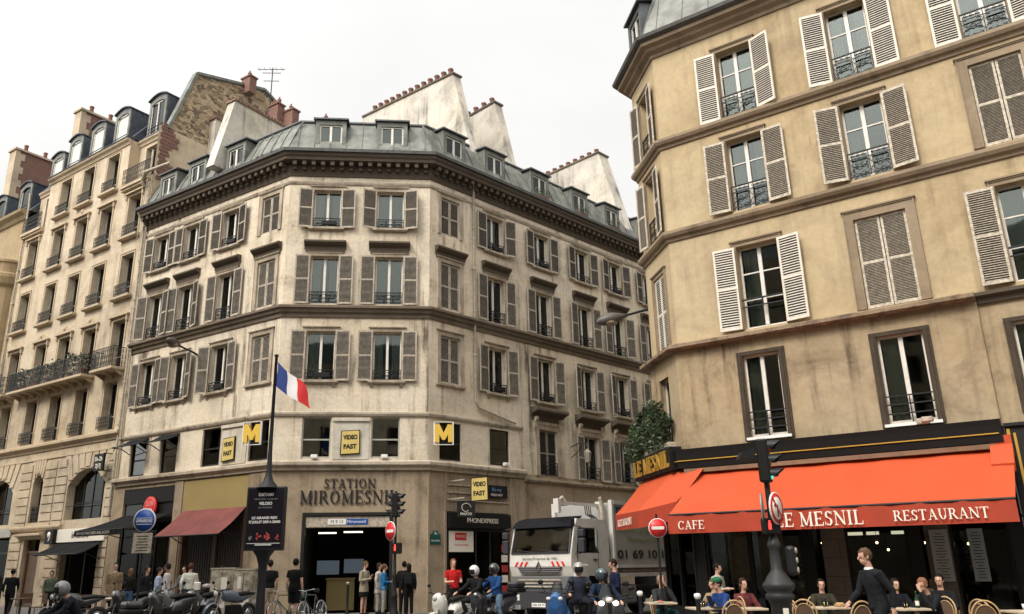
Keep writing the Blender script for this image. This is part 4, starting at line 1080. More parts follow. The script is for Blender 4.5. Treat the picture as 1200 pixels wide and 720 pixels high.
for i, (u, h) in enumerate(plants):
    t = thing('potted_plant', ['bushy green potted plant at the far left end of the long balcony','second potted plant from the left on the long balcony','third potted plant from the left on the long balcony, beside the middle window','small low potted plant in the middle of the long balcony','potted plant just right of the middle of the long balcony','tallest potted plant on the long balcony, second from its right end','potted plant at the right end of the long balcony'][i], 'potted plant', tuple(BF.world(u, -.38, 10.93)), 0, 'plants on the long balcony')
    MB().lathe([(.10,0),(.15,.26),(.16,.30),(.13,.30)], (0,0,0), 10).build('pot', M['pot'], t)
    plant_mesh(.5, .4, h+.3, 150, i, .07)().build('foliage', M['leaf'], t, (0,0,.3))
# pediments over the middle windows of two rows
def k_pediment(kind):
    def f():
        b = MB(); w = .86
        b.box(-w, w, -.16, 0, 0, .08)
        if kind: b.prism([(-w,.08),(w,.08),(w*.5,.26),(0,.36),(-w*.5,.26)], -.10, 0); b.ball((0,-.08,.30), (.14,.08,.14))
        for s in (-1,1): b.box(s*.74-.05, s*.74+.05, -.12, 0, -.3, 0)
        return b
    return f
for u in bB[1:4]: shared('ped', 'pediment', k_pediment(True), M['trimB'], lef, BF.at(u, 0, 13.66), BF.rz)
for u in (bB[0], bB[4]): shared('ped0', 'pediment', k_pediment(False), M['trimB'], lef, BF.at(u, 0, 13.66), BF.rz)
shared('ped', 'pediment', k_pediment(True), M['trimB'], lef, BF.at(bB[2], 0, 20.48), BF.rz)
for u in (bB[0], bB[1], bB[3], bB[4]): shared('ped0', 'pediment', k_pediment(False), M['trimB'], lef, BF.at(u, 0, 20.48), BF.rz)
# arched mezzanine openings: spandrels, voussoirs, windows; rusticated piers
v = MB()
for uc, w_ in arches:
    b = MB()
    spring = 5.55 if w_ > 2 else 5.95; n = 12; zt = 6.35
    arc = [(uc-w_/2+w_*i/n, spring+(zt-.03-spring)*math.sin(PI*i/n)**.8) for i in range(n+1)]
    for i in range(n):
        if arc[i][1] > zt-.035 and arc[i+1][1] > zt-.035: continue
        b.prism([arc[i], arc[i+1], (arc[i+1][0], zt), (arc[i][0], zt)], .001, .45)
    BF.build(b, 'arch', M['stoneB'])
    m = 7 if w_ > 2 else 5
    for i in range(m):
        a = (i-(m-1)/2); x = uc + a*w_/m*1.0; xt = uc + a*w_/m*1.32; hw = w_/m*.43
        zb = spring+(zt-spring)*math.sin(PI*min(.999, max(.001, (x-uc)/w_+.5)))**.8 + .06
        v.prism([(x-hw, zb), (x+hw, zb), (xt+hw*1.2, 7.04), (xt-hw*1.2, 7.04)], -.05, 0)
for a, c in ((-.72,-.06), (-5.3,-4.32), (-6.5,-5.42), (-9.0,-7.85), (-13.3,-13.05)):
    for i in range(8):
        z = 3.55 + i*.42
        if z < 6.7: v.box(a, c, -.05, 0, z+.03, z+.39)
for a, c in ((-.72,-.06), (-5.4,-4.1), (-9.1,-7.95), (-13.3,-13.0)):
    for i in range(8):
        z = .5 + i*.42
        if z < 3.2 or a == -.72: v.box(a, c, -.05, 0, z+.03, min(z+.39, 3.5))
BF.build(v, 'rusticated_block', M['stoneB'])
for uc, w_ in arches:
    f = MB(); nm = 4 if w_ > 2 else 2
    for i in range(nm+1): x = -w_/2+.03+(w_-.06)*i/nm; f.box(x-.03, x+.03, 0, .06, 0, 2.36)
    for z in (0, .75, 2.3): f.box(-w_/2, w_/2, .01, .05, z, z+.05)
    f.box(-w_/2, w_/2, -.3, -.27, .62, .65)
    o = BF.build(f, 'window', M['framed'], uc, .40, 3.97); MB().box(-w_/2+.04, w_/2-.04, .03, .04, .03, 2.33).build('pane', M['glass'], o)
    k_curtain(w_, 2.2, -w_/2+.3, w_/2-.3, .8)().build('curtain', M['curtain'], o, (0,.35,0)) if w_ > 2 else k_railB(.95,.8)().build('railing', M['iron'], o, (0,-.3,0))
stripf(BF, 'ledge', M['trimB'], [(0,3.52),(.1,3.55),(.16,3.66),(.16,3.74),(0,3.80)], -9.1, -4.2)
# comptoir shop
t = thing('shop_sign_board', 'long cream board reading le cumino with a black comma box at its left end', 'sign', tuple(BF.world(-2.35,-.02,2.92)), BF.rz)
MB().bbox(-2.1,2.1,-.1,0,0,.60,.01).build('sign_board', M['cream'], t)
text('lettering', 'le cumino', .42, M['framed'], t, (.1,-.105,.3), 0, .004, .004, width=1.5)
MB().bbox(-2.75,-2.0,-.3,.05,-.05,.62,.01).build('logo_box', M['black'], t)
b = MB(); b.lathe([(.01,-.31),(.15,-.31),(.15,-.302),(.01,-.302)], (-2.36,0,.36), 20, axis='y'); b.prism([(-2.24,.40),(-2.21,.34),(-2.24,.20),(-2.36,.07),(-2.40,.09),(-2.32,.2),(-2.30,.3)], -.31, -.302); b.build('comma', M['cream'], t)
awning('shop_awning', 'lower plain black awning at far left, under the cream board with the comma', BF, -4.3, -.4, 2.92, 2.35, 1.15, 0, M['blackm'])
BF.build(MB().box(-4.0,-3.9,.3,.4,0,3.05).box(-2.4,-2.3,.3,.4,0,3.05).box(-.85,-.75,.3,.4,0,3.05).box(-4,-.75,.3,.4,2.95,3.05), 'shop_front', M['black'])
BF.build(MB().box(-7.7,-7.55,.2,.3,0,3.1).box(-6.25,-6.1,.2,.3,0,3.1).box(-7.55,-6.25,.2,.3,2.5,2.6).box(-7.5,-6.3,.25,.3,0,2.5), 'entrance_door', M['wood'])
stripf(BF, 'door_cornice', M['trimB'], [(0,3.15),(.06,3.15),(.12,3.25),(.3,3.32),(.3,3.40),(0,3.46)], -8.2, -5.7)
BF.build(MB().box(-12.9,-12.8,.2,.3,0,3.3).box(-11.0,-10.9,.2,.3,0,3.3).box(-9.3,-9.2,.2,.3,0,3.3).box(-12.9,-9.2,.2,.3,2.5,2.6), 'shop_front', M['framed'])
BF.build(MB().box(-12.8,-9.3,.24,.25,0,3.2), 'shop_window', M['glassc'])
BF.build(MB().box(-13.1,-9.0,-.12,0,3.32,3.75), 'shop_fascia', M['frameg'])
t = thing('black_projecting_sign', 'black rectangular sign reading 5h-2h 7j/7j sticking out above the awnings', 'sign', tuple(BF.world(-.35,-.5,6.0)), BF.rz)
MB().bbox(-.78,.02,-.05,.05,.0,.78,.01).build('sign_board', M['black'], t)
text('lettering', '5h-2h', .28, M['cream'], t, (-.38,-.056,.54), 0, .003, .003); text('lettering', '7j/7j', .28, M['cream'], t, (-.38,-.056,.22), 0, .003, .003)
MB().tube([(-.1,0,.8),(-.1,.45,.8)], .02, 6).tube([(-.1,0,0),(-.1,.45,.0)], .02, 6).build('bracket', M['iron'], t)
pipe(BF, [(-LB+.1,.15,23.8),(-LB+.1,.1,23),(-LB+.1,.1,4)])
pipe(BF, [(-.12,.1,22.5),(-.12,.1,4.0)])
b = MB(); b.tube([(0,0,0),(.1,-.2,.3),(.4,-.3,.6),(1.6,.3,1.0)], .09, 8); b.build('vent_pipe', M['pipe'], lef, BF.at(-.55,-.1,20.5), BF.rz)
b = MB()
for q in (0,.4): b.tube([(q,0,0),(q+.5,-.1,3.3)], .018, 5)
for k in range(11): b.tube([(.045*k+.05,-.01*k,.3*k+.2),(.045*k+.45,-.01*k,.3*k+.2)], .013, 5)
b.build('wall_ladder', M['pipe'], lef, BF.at(-.55,-.15,17.6), BF.rz)
# brick chimney of the left building, rising behind the dormers
def big_chimney(root, fac, u, y, z, L, D, h, pots):
    b = MB(); b.box(0, D, .3, L, 0, h, 0); b.box(-.03, D+.03, 0, .3, 0, h, 1); b.box(-.12, D+.12, -.1, L+.1, h, h+.14, 1)
    for k in range(int(h/.5)): b.box(-.032, D+.032, .3, .3+(.35 if k % 2 else .12), k*.5, k*.5+.5, 1)
    o = b.build('chimney', [M['brick'], M['trimB']], root, fac.at(u, y, z), fac.rz)
    for i in range(pots):
        x = .8+(L-1)*i/max(1,pots-1)
        shared('potb', 'chimney_pot', lambda: MB().lathe([(.15,0),(.12,.5),(.15,.55),(.15,.62),(.08,.62)], (0,0,0), 10), M['pot'], o, (D/2, x, h+.14))
    return o

big_chimney(lef, BF, -12.2, 1.3, 24.5, 6.2, .75, 5.2, 5)
b = MB(); b.lathe([(.16,0),(.16,1.3),(.3,1.35),(.3,1.42),(.16,1.45),(.30,1.6),(.32,1.7),(.05,1.75)], (0,0,0), 12); b.build('roof_vent', M['zinc'], lef, BF.at(-10.6, 4.9, 28.6))
# building farther left (A)
far = thing('ochre_building', 'ochre rounded building at the far left edge with a brick and stone chimney', 'building', tuple(BF.world(-LB-.05, 0, 0)))
AF = Fac(far, (far.location.x, far.location.y), 54.37)
hA = [(-3.4,-2.0,z,z+2.3,.35) for z in (4.4, 8.2, 11.8, 15.4)] + [(-6.6,-5.2,z,z+2.3,.35) for z in (4.4, 8.2, 11.8, 15.4)] + [(-6.5,-1.5,0,3.2,.3)]
wall(AF, -9, 0, 0, 22.6, hA, [M['ochreA'], M['interior']])
for h in hA[:-1]:
    wn = win(AF, (h[0]+h[1])/2, h[2], 1.4, 2.3, .3, 'grey', (.3,), True, 'half'); shared('arl', 'railing', k_railB(1.5, .6), M['iron'], wn, (0,-.4,0))
# projecting rounded oriel with stepped mouldings
b = MB(); n = 10
def ring(r, z): return [(-1.6 + r*1.0*math.cos(PI+PI*i/n), -.02+r*.85*math.sin(PI+PI*i/n), z) for i in range(n+1)]
prof = [(1.15,3.6),(1.25,4.2),(1.25,12.6),(1.5,12.9),(1.5,13.1),(1.2,13.2),(1.2,17.8),(1.38,18.0),(1.5,18.4),(1.5,18.6),(1.35,18.7),(1.35,19.3),(1.42,19.35),(1.42,19.5),(.1,19.6)]
rings = [ring(r, z) for r, z in prof]; vs = [p for r in rings for p in r]; fs = []
for i in range(len(prof)-1):
    for k in range(n): a = i*(n+1)+k; fs.append((a, a+1, a+n+2, a+n+1))
b.add(vs, fs, 0); AF.build(b, 'oriel', M['ochreA'])
stripf(AF, 'cornice', M['ochreA'], [(0,22.2),(.1,22.25),(.2,22.45),(.45,22.6),(.5,22.75),(0,22.85)], -9, 0)
b = MB(); b.quad((-9,.05,22.8),(0,.05,22.8),(0,1.5,24.6),(-9,1.5,24.6)); b.quad((-9,1.5,24.6),(0,1.5,24.6),(0,6,25.2),(-9,6,25.2)); b.add([(0,.05,22.8),(0,1.5,24.6),(0,6,25.2),(0,6,22.8)], [(0,1,2,3)], 0)
AF.build(b, 'roof', M['slate'])
for u in (-1.5, -4.8): arch_dormer(AF, u, .3, 23.0, 1.5, 2.0, False)
big_chimney(far, AF, -7.4, 1.3, 22.5, 6.4, .85, 7.2, 5)
# ------------------------------------------------------------------ CORNER BUILDING ON THE RIGHT (D)
cor = thing('cafe_building', 'ochre rendered corner building with white shutters above the orange awning of the cafe', 'building', (D2[0], D2[1], 0))
DM = Fac(cor, D2, 53.75); DL = Fac(cor, D2, 7.62); D3p = tuple(DM.world(14).xy); D0 = (D1[0]+.7172*30, D1[1]+.6968*30); DS = Fac(cor, D1, 134.18+180)
LD = 2.19
pathD = [D0, D1, D2, D3p]
dW = [2.52, 5.66, 8.75, 11.9]; wd = 1.02
hm = [(u-wd/2, u+wd/2, z, z+h, .22) for z, h in ((13.98,2.28),(11.06,2.22)) for u in dW] + [(u-.56, u+.56, 7.60, 9.98, .22) for u in dW]
hm = [h if not ((abs(h[0]+wd/2-8.75) < .01 and h[2] == 11.06) or (abs(h[0]+.56-5.66) < .01 and h[2] == 7.6)) else (h[0]-.05, h[1]+.05, h[2]-.04, h[3], .08) for h in hm]
mD = [M['ochreD'], M['interior']]
wall(DM, 0, 14, 7.35, 17.5, hm, mD)
hl = [(-1.45,-.62,z,z+2.2,.22) for z in (13.98, 11.06)] + [(-1.45,-.55,7.6,9.9,.08)]
wall(DL, -LD, 0, 7.35, 17.5, hl, mD)
mD2 = [M['beigeD'], M['interior']]
wall(DM, -.042, 7.36, 4.4, 7.35, [(1.84,2.78,4.68,6.86,.12), (5.14,6.16,4.66,6.80,.12)], mD2, y=-.10)
wall(DM, 7.36, 14, 4.4, 7.35, [(7.95,9.0,4.72,6.7,.12), (11.2,12.2,4.72,6.7,.12)], mD2, y=.03)
DM.build(MB().quad((7.36,-.10,4.4),(7.36,.05,4.4),(7.36,.05,7.35),(7.36,-.10,7.35)), 'wall', M['beigeD'])
wall(DL, -LD, 0.045, 4.4, 7.35, [(-1.45,-.68,4.68,6.75,.2)], mD2, y=-.10)
DS.build(MB().quad((-30,0,0),(0,0,0),(0,0,17.5),(-30,0,17.5)), 'wall', M['ochreD'])
for z in (13.66, 10.62):
    strip(cor, 'string_course', M['trimD'], [(0,z),(.05,z),(.07,z+.09),(.15,z+.12),(.20,z+.20),(.20,z+.29),(.10,z+.33),(0,z+.36)], pathD)
strip(cor, 'ledge', M['rust'], [(0,7.30),(.30,7.30),(.36,7.34),(.36,7.43),(.32,7.46),(0,7.50)], [tuple(Vector(D1)+Vector((.7172,.6968))*8), D1, D2, tuple(DM.world(7.36).xy)])
stripf(DM, 'string_course', M['cornice'], [(0,7.22),(.05,7.22),(.08,7.34),(.18,7.38),(.18,7.46),(0,7.50)], 7.365, 14)
strip(cor, 'cornice', M['trimD'], [(0,16.92),(.05,16.92),(.08,17.02),(.22,17.10),(.26,17.18),(.40,17.24),(.42,17.36),(0,17.5)], pathD)
strip(cor, 'gutter', M['gutter'], [(0,17.36),(.46,17.36),(.55,17.42),(.58,17.52),(.52,17.56),(0,17.58)], pathD)
prof = [(.45,17.55),(.30,17.62),(-.35,19.6),(-.5,19.75),(-6,20.3)]
b = sweep(prof, pathD)
for fac, a, c in ((DL, -LD, 0), (DM, .3, 14)):
    n = int((c-a)/.85)
    for i in range(n+1):
        u = a+(c-a)*i/n; b.bar(fac.world(u, -.30, 17.64), fac.world(u, .35, 19.62), .035, .05)
for v in b.v: v -= cor.location
b.build('roof', [M['zinc'], M['zincd']], cor)
zdormer(DL, -1.0, 17.6, 1.3, 1.75, -.14, False, True); zdormer(DM, 5.66, 17.6, 1.3, 1.75, -.14, False, True)
# upper windows
wtm = [M['shutw'], M['slat']]; wxm = [M['shutx'], M['shuty']]
for ri, (z, h, w_) in enumerate(((13.98,2.28,wd), (11.06,2.22,wd), (7.60,2.38,1.12))):
    for i, u in enumerate(dW):
        closed = (ri == 1 and i in (2,)) or (ri == 2 and i in (1,))
        if closed:
            sr = shared(('dsr', w_+.1, h), 'window_surround', k_surround(w_+.1, h+.02, .20, .06), M['trimD'], cor, DM.at(u, 0, z-.04), DM.rz)
            shutters(sr, w_+.08, h, .04, (w_+.06)/2, 60, wxm, closed=True, key='dx', z=.02)
            continue
        wn = win(DM, u, z, w_, h, .20, 'white', (.36, .68), True, ['full','both','half','both'][(i+ri) % 4])
        shared(('dsr2', w_, h), 'surround', k_surround(w_, h, .10, .04), M['trimD'], wn, (0,-.2,0))
        old = ri == 1 or (ri == 2 and i > 1)
        shutters(wn, w_, h-.02, -.24, .60, 34 if not old else 42, wxm if old else wtm, [.10,.22,.05][i % 3], [.32,.08,.15][(i+ri) % 3], key='dx' if old else 'dw')
        if ri < 2: shared('drl', 'railing', k_rail(wd-.02, .72), M['iron'], wn, (0,-.21,.04))
        else: shared('drp', 'railing', lambda: MB().box(-.56,.56,-.02,.02,.70,.74).box(-.56,.56,-.015,.015,.50,.53).box(-.02,.02,-.01,.01,.5,.74), M['iron'], wn, (0,-.2,.1))
for z, h in ((13.98,2.2),(11.06,2.2)):
    wn = win(DL, -1.035, z, .83, h, .20, 'white', (.36,.68), True, 'both')
    shared(('dsr3', h), 'surround', k_surround(.83, h, .09, .04), M['trimD'], wn, (0,-.2,0))
    shared('drl3', 'railing', k_rail(.8, .72), M['iron'], wn, (0,-.21,.04))
    shutters(wn, .83, h-.02, -.24, .46, 36, wxm, .25, .10, key='dy')
sr = shared(('dsr4',), 'window_surround', k_surround(.9, 2.3, .09, .04), M['trimD'], cor, DL.at(-1.0, 0, 7.6), DL.rz)
shutters(sr, .88, 2.28, .03, .44, 34, wtm, closed=True, key='dw')
M['darktrim'] = wallmat('dark_moulding', (.075,.058,.043), (.02,.016,.013), .6, .6, seed=61.0)
# first floor windows: dark worn surrounds, white frames, three plain bars
def ffw(fac, u, z, w_, h, y):
    wn = win(fac, u, z, w_, h, y+.10, 'white', (), True, 'half')
    def sr():
        b = MB()
        for s in (-1, 1): b.box(min(s*w_/2, s*(w_/2+.16)), max(s*w_/2, s*(w_/2+.16)), -.05, 0, -.06, h+.05).box(min(s*(w_/2+.04), s*(w_/2+.10)), max(s*(w_/2+.04), s*(w_/2+.10)), -.08, -.05, -.06, h+.05)
        return b.box(-w_/2-.16, w_/2+.16, -.06, 0, h+.0, h+.10)
    shared(('ffs', w_, h), 'surround', sr, M['darktrim'], wn, (0,-.10,0))
    shared(('ffr', w_), 'railing', lambda: MB().box(-w_/2,w_/2,-.015,.015,.62,.65).box(-w_/2,w_/2,-.015,.015,.42,.45).box(-w_/2,w_/2,-.015,.015,.2,.23).box(-.012,.012,-.015,.015,0,.63), M['iron'], wn, (0,-.12,.02))
    shared(('fsl', w_), 'sill', lambda: MB().box(-w_/2-.1,w_/2+.1,-.10,0,-.07,0), M['white'], wn, (0,-.10,0))
    return wn
ffw(DM, 2.31, 4.68, .94, 2.18, -.10); wn = ffw(DM, 5.65, 4.66, 1.02, 2.14, -.10); ffw(DL, -1.065, 4.68, .77, 2.07, -.02)
ffw(DM, 8.475, 4.72, 1.05, 1.98, .03); ffw(DM, 11.7, 4.72, 1.0, 1.98, .03)
DM.build(MB().bbox(-.16,.10,-.3,-.12,0,.14,.03).bbox(-.05,.2,-.34,-.2,.04,.16,.03), 'security_lamp', M['shutl'], 5.9, -.12, 4.56)
t = wall_lamp(DS.world(-.5, .0, 9.42), Vector((4.42, 24.9, 9.16)), 'grey street lamp on an arm sticking out behind the left corner of the ochre building')

# ---- cafe front
def lm(n, c, e, s, r=.5): return mat(n, c, r, emit=e, es=s)
strip(cor, 'shop_fascia', M['black'], [(.10,4.02),(.34,4.02),(.38,4.40),(.40,4.52),(.10,4.56)], [D1, D2, tuple(DM.world(7.36).xy)])
strip(cor, 'gold_trim', M['gold'], [(.345,4.20),(.385,4.20),(.385,4.225),(.345,4.225)], [D1, D2, tuple(DM.world(7.30).xy)])
strip(cor, 'awning_box', M['trimD'], [(.10,3.90),(.30,3.90),(.33,4.0),(.10,4.02)], [D2, tuple(DM.world(7.2).xy)])
b = MB(); b.box(7.42,14,-.25,.03,0,4.35); b.box(7.40,14.0,-.32,.03,4.35,4.42); DM.build(b, 'shop_front', M['framed'])
b = MB()
for x in (7.55,7.95,8.9): b.box(x,x+.05,-.28,-.251,.3,4.2)
b.box(7.44,7.50,-.27,-.251,4.0,4.3); DM.build(b, 'gold_trim', M['gold'])
# ground floor shell: piers, interior with counter and wooden back wall
pier = M['beigeD']; dk = M['wood']
b = MB()
for u in (0.02, 2.75, 5.1, 7.1): b.box(u, u+.28, -.08, .3, 0, 4.4)
b.box(0.02,7.38,-.06,.25,3.1,4.4)
DM.build(b, 'pier', M['black'])
stn = wallmat('interior_stone', (.16,.13,.11), (.05,.04,.035), .6, .5, joints=(.8,.42), jcol=.4, seed=41.0)
b = MB(); b.box(3.2,3.75,-.02,.28,0,3.1).box(5.45,5.95,-.02,.28,0,3.1)
DM.build(b, 'stone_pier', stn)
b = MB(); b.box(.02,7.4,5.0,5.1,0,4.4).box(7.3,7.4,.3,5,0,4.4).quad((.02,.3,.004),(7.3,.3,.004),(7.3,5,.004),(.02,5,.004)).quad((.02,.3,3.3),(7.3,.3,3.3),(7.3,5,3.3),(.02,5,3.3))
DM.build(b, 'cafe_interior', M['interior'])
DM.build(MB().box(3.4,6.6,3.4,3.9,0,1.1).box(3.3,6.7,3.3,4.0,1.1,1.16), 'counter', dk)
b = MB()
for x in (.75,1.55): b.box(x, x+.62, .35, .40, 1.15, 3.0)
DM.build(b, 'wooden_panel', mat('tan_wood_panel', (.34,.20,.10), .45, var=.25))
b = MB()
for a, c in ((.3,1.45),(1.45,2.75),(3.75,5.1),(5.95,7.1)):
    b.box(a, a+.06, -.02, .06, 0, 3.1).box(c-.06, c, -.02, .06, 0, 3.1).box(a, c, -.02, .06, 0, .45).box(a, c, -.02,.06, 2.55, 2.61)
DM.build(b, 'window_frame', M['black'])
DM.build(MB().box(.36,2.69,.02,.026,.45,3.1).box(3.81,5.04,.02,.026,.45,3.1).box(6.01,7.04,.02,.026,.45,3.1), 'cafe_window', M['glassc'])
b = MB(); b.box(5.55,5.92,-.06,-.03,1.15,2.25); o = DM.build(b, 'menu_board', mat('menu_paper', (.30,.31,.30), .6)); 
b = MB(); b.box(6.3,6.6,-.06,-.03,1.15,2.25); o2 = DM.build(b, 'menu_board', mat('menu_paper_b', (.20,.22,.22), .6))
for oo, x0, x1 in ((o,5.58,5.89),(o2,6.33,6.57)):
    b = MB(); rr = random.Random(9)
    for i in range(16): L = rr.uniform(.4,.9)*(x1-x0); b.box((x0+x1)/2-L/2, (x0+x1)/2+L/2, -.064, -.061, 1.22+i*.062, 1.235+i*.062)
    b.build('menu_lines', M['framed'], oo)
bulb = lm('warm_bulb', (1,.8,.5), (1,.68,.34), 6.0)
for i, (u, y, z) in enumerate(((2.9,1.2,2.05),(4.25,.9,2.02),(4.5,.8,1.85),(5.2,1.4,2.0),(6.15,1.2,1.95))):
    t = thing('pendant_bulb', 'tiny glowing warm bulb hanging under the orange awning or in the cafe room', 'lamp', tuple(DM.world(u, y, z)), 0, 'small warm bulbs of the cafe')
    t['label'] = 'tiny glowing warm bulb hanging in and before the cafe room'
    MB().ball((0,0,0), .03, 0, 8, 6).build('bulb', bulb, t); MB().tube([(0,0,.03),(0,0,3.3-z if y > 0 else .35)], .006, 5).build('cord', M['iron'], t)
DM.build(MB().box(3.0,3.6,2.5,2.55,2.25,2.33).box(3.7,4.0,2.5,2.55,2.25,2.33).box(4.3,4.6,2.5,2.55,2.25,2.33), 'tube_lamp', lm('dim_tube', (.6,.55,.45), (1,.85,.6), .7))
# main awning
A_out = 2.2
am = awning('cafe_awning', 'big orange awning lettered CAFE, LE MESNIL and RESTAURANT over the terrace', DM, .28, 7.48, 3.97, 2.72, A_out, .44, M['orange'], M['orangev'])
cx = 3.88
serif('CAFE', .20, M['cream'], am, 'lettering', (.98-cx-.28+.18, -A_out-.075, -1.25-.25), 0, .66, .004, 1.0)
serif('LE MESNIL', .30, M['cream'], am, 'lettering', (3.78-cx, -A_out-.075, -1.25-.23), 0, 1.85, .004, 1.0)
serif('RESTAURANT', .21, M['cream'], am, 'lettering', (6.15-cx, -A_out-.075, -1.25-.24), 0, 1.72, .004, 1.0)
MB().hexa([(3.2,-.75,-.62),(3.62,-.75,-.62),(3.62,-.02,.02),(3.2,-.02,.02),(3.2,-.80,-.45),(3.62,-.80,-.45),(3.62,-.06,.22),(3.2,-.06,.22)]).box(3.2,3.62,-.30,-.02,-.25,.2).build('awning_cheek', M['orange'], am)
# corner awning
t = thing('cafe_awning', 'smaller orange awning lettered RESTAURANT wrapping the left corner of the cafe', 'awning', (D2[0], D2[1], 0))
def dl(u, y, z): return DL.world(u, y, z) - t.location
def dm(u, y, z): return DM.world(u, y, z) - t.location
top = [dl(-2.9,-.36,3.98), dl(-.2,-.38,3.98), dm(.55,-.34,3.98)]; bot = [dl(-3.3,-1.15,3.02), dl(-.4,-1.35,2.96), dm(.12,-1.25,3.1)]
b = MB(); n = 6
for (a0, a1, c0, c1) in ((top[0],top[1],bot[0],bot[1]),(top[1],top[2],bot[1],bot[2])):
    vs = []; fs = []
    for i in range(n+1):
        for j in range(n+1):
            s = i/n; q = j/n; p = (a0.lerp(a1, s)).lerp(c0.lerp(c1, s), q); p = p + Vector((0,0,-.04*math.sin(PI*q))); vs.append(p)
    for i in range(n):
        for j in range(n): k = i*(n+1)+j; fs.append((k, k+n+1, k+n+2, k+1))
    b.add(vs, fs, 0, True)
b.build('canopy', M['orange'], t)
b = MB()
for p, q in ((bot[0],bot[1]),(bot[1],bot[2])): b.add([p, q, q-Vector((0,0,.44)), p-Vector((0,0,.44))], [(0,1,2,3)])
b.build('valance', M['orangev'], t)
b = MB(); b.add([top[0], top[0]+Vector((0,0,.3)), top[1]+Vector((0,0,.3)), top[1]], [(0,1,2,3)]); b.build('awning_back', M['orangev'], t)
d = (bot[1]-bot[0]); ang = math.atan2(d.y, d.x); mid = bot[0].lerp(bot[1], .45)
serif('RESTAURANT', .19, M['cream'], t, 'lettering', mid+Vector((-.03,-.004,-.24)), ang, 1.75, .004)
# raised gold lettering on the corner fascia, planter with bushes above
t = thing('cafe_corner_sign', 'gold raised capitals of the cafe name on the black corner fascia under the bush', 'sign', tuple(DL.world(-1.35,-.5,4.02)), DL.rz)
MB().box(-1.75,1.35,.0,.35,-.02,.62).build('sign_board', M['black'], t)
serif('LE MESNIL', .46, M['gold'], t, 'lettering', (-.18,-.02,.30), 0, 3.0, .05, .85)
t = thing('corner_bush', 'dark leafy bush growing on the ledge above the gold letters of the cafe', 'plant', tuple(DL.world(-1.6,-.14,4.52)), DL.rz)
MB().bbox(-1.3,1.1,-.2,.25,0,.32,.02).build('planter', M['shutl'], t)
def bush(n, blobs, seed, ls):
    rd = random.Random(seed); b = MB()
    for i in range(n):
        bx, by, bz, r = rd.choice(blobs)
        v = Vector((rd.gauss(0,1), rd.gauss(0,1), rd.gauss(0,1))).normalized()*r*(rd.random()**.45)
        c = Vector((bx,by,bz)) + v*Vector((1,.8,1)) if False else Vector((bx+v.x, by+v.y*.8, bz+v.z)); s = ls*rd.uniform(.6,1.5)
        a = Vector((rd.gauss(0,1), rd.gauss(0,1), rd.gauss(-.2,.7))).normalized()*s; q = a.cross(Vector((rd.random(),rd.random(),rd.random()))).normalized()*s*.45
        b.add([c-a, c-a*.2+q, c+a, c-a*.2-q], [(0,1,2,3)])
    return b
bl = [(-1.9,-.25,.35,.38),(-1.5,-.3,.65,.42),(-1.2,-.25,.35,.4),(-1.55,-.2,1.05,.28),(-.8,-.25,.55,.40),(-.65,-.2,1.0,.36),(-.1,-.25,.45,.40),(.0,-.2,1.05,.40),(.35,-.2,1.35,.30),(.55,-.25,.8,.40),(.7,-.25,.35,.42),(-1.0,-.2,1.35,.20),(1.05,-.2,.9,.26),(-.35,-.2,1.45,.22)]
bush(3300, bl, 3, .06).build('foliage', M['leaf'], t); bush(750, [(a, b_-.06, c+.06, r_) for a, b_, c, r_ in bl], 9, .055).build('young_leaves', M['leaf2'], t)
b = MB()
for x in (-.7,-.1,.5): b.tube([(x,0,.25),(x+.05,-.05,.8),(x-.05,-.1,1.3)], [.03,.02,.01], 6)
b.build('stem', M['wood'], t)
# ground floor of the corner facet and of the side street: dark joinery and glass
for fac, a, c in ((DL, -LD, 0), (DS, -9.0, 0)):
    b = MB(); n = max(2, int((c-a)/1.1))
    for i in range(n+1): x = a+(c-a)*i/n; b.box(x-.05, x+.05, -.06, .1, 0, 3.1)
    b.box(a, c, -.05, .1, 0, .5).box(a, c, -.05, .1, 2.5, 2.58).box(a, c, -.06, .2, 3.1, 4.45); fac.build(b, 'shop_front', M['black'])
    fac.build(MB().box(a+.06, c-.06, .02, .03, .5, 3.1), 'cafe_window', M['glassc'])
# ------------------------------------------------------------------ people
def fuse(b, vox, name, m, parent, loc=(0,0,0), rz=0, smooth=2):
    me = bpy.data.meshes.new('f'); me.from_pydata([tuple(p) for p in b.v], [], b.f)
    bm = bmesh.new(); bm.from_mesh(me); bmesh.ops.recalc_face_normals(bm, faces=bm.faces); bm.to_mesh(me); bm.free()
    o = bpy.data.objects.new('f', me); C.objects.link(o)
    r = o.modifiers.new('r', 'REMESH'); r.mode = 'VOXEL'; r.voxel_size = vox; r.use_smooth_shade = True
    if smooth: q = o.modifiers.new('s', 'SMOOTH'); q.factor = .5; q.iterations = smooth
    dg = bpy.context.evaluated_depsgraph_get(); dg.update()
    m2 = bpy.data.meshes.new_from_object(o.evaluated_get(dg)); bpy.data.objects.remove(o)
    m2.materials.clear(); m2.materials.append(m); m2.name = name
    for p in m2.polygons: p.use_smooth = True; p.material_index = 0
    return link(name, m2, parent, loc, rz)
def loft(b, rings, n=14):
    """rings (centre, rx, ry, axis) stacked along a spine"""
    vs = []; fs = []
    for c, rx, ry, ax in rings:
        ax = Vector(ax).normalized(); x = Vector((1,0,0)); y = ax.cross(x).normalized(); c = Vector(c)
        for k in range(n): t = 2*PI*k/n; vs.append(c + x*rx*math.cos(t) + y*ry*math.sin(t))
    for i in range(len(rings)-1):
        for k in range(n): k2 = (k+1) % n; fs.append((i*n+k, i*n+k2, (i+1)*n+k2, (i+1)*n+k))
    b.add(vs, fs, 0, True); b.add(vs[:n], [tuple(range(n))[::-1]]); b.add(vs[-n:], [tuple(range(n))])
SK = {}
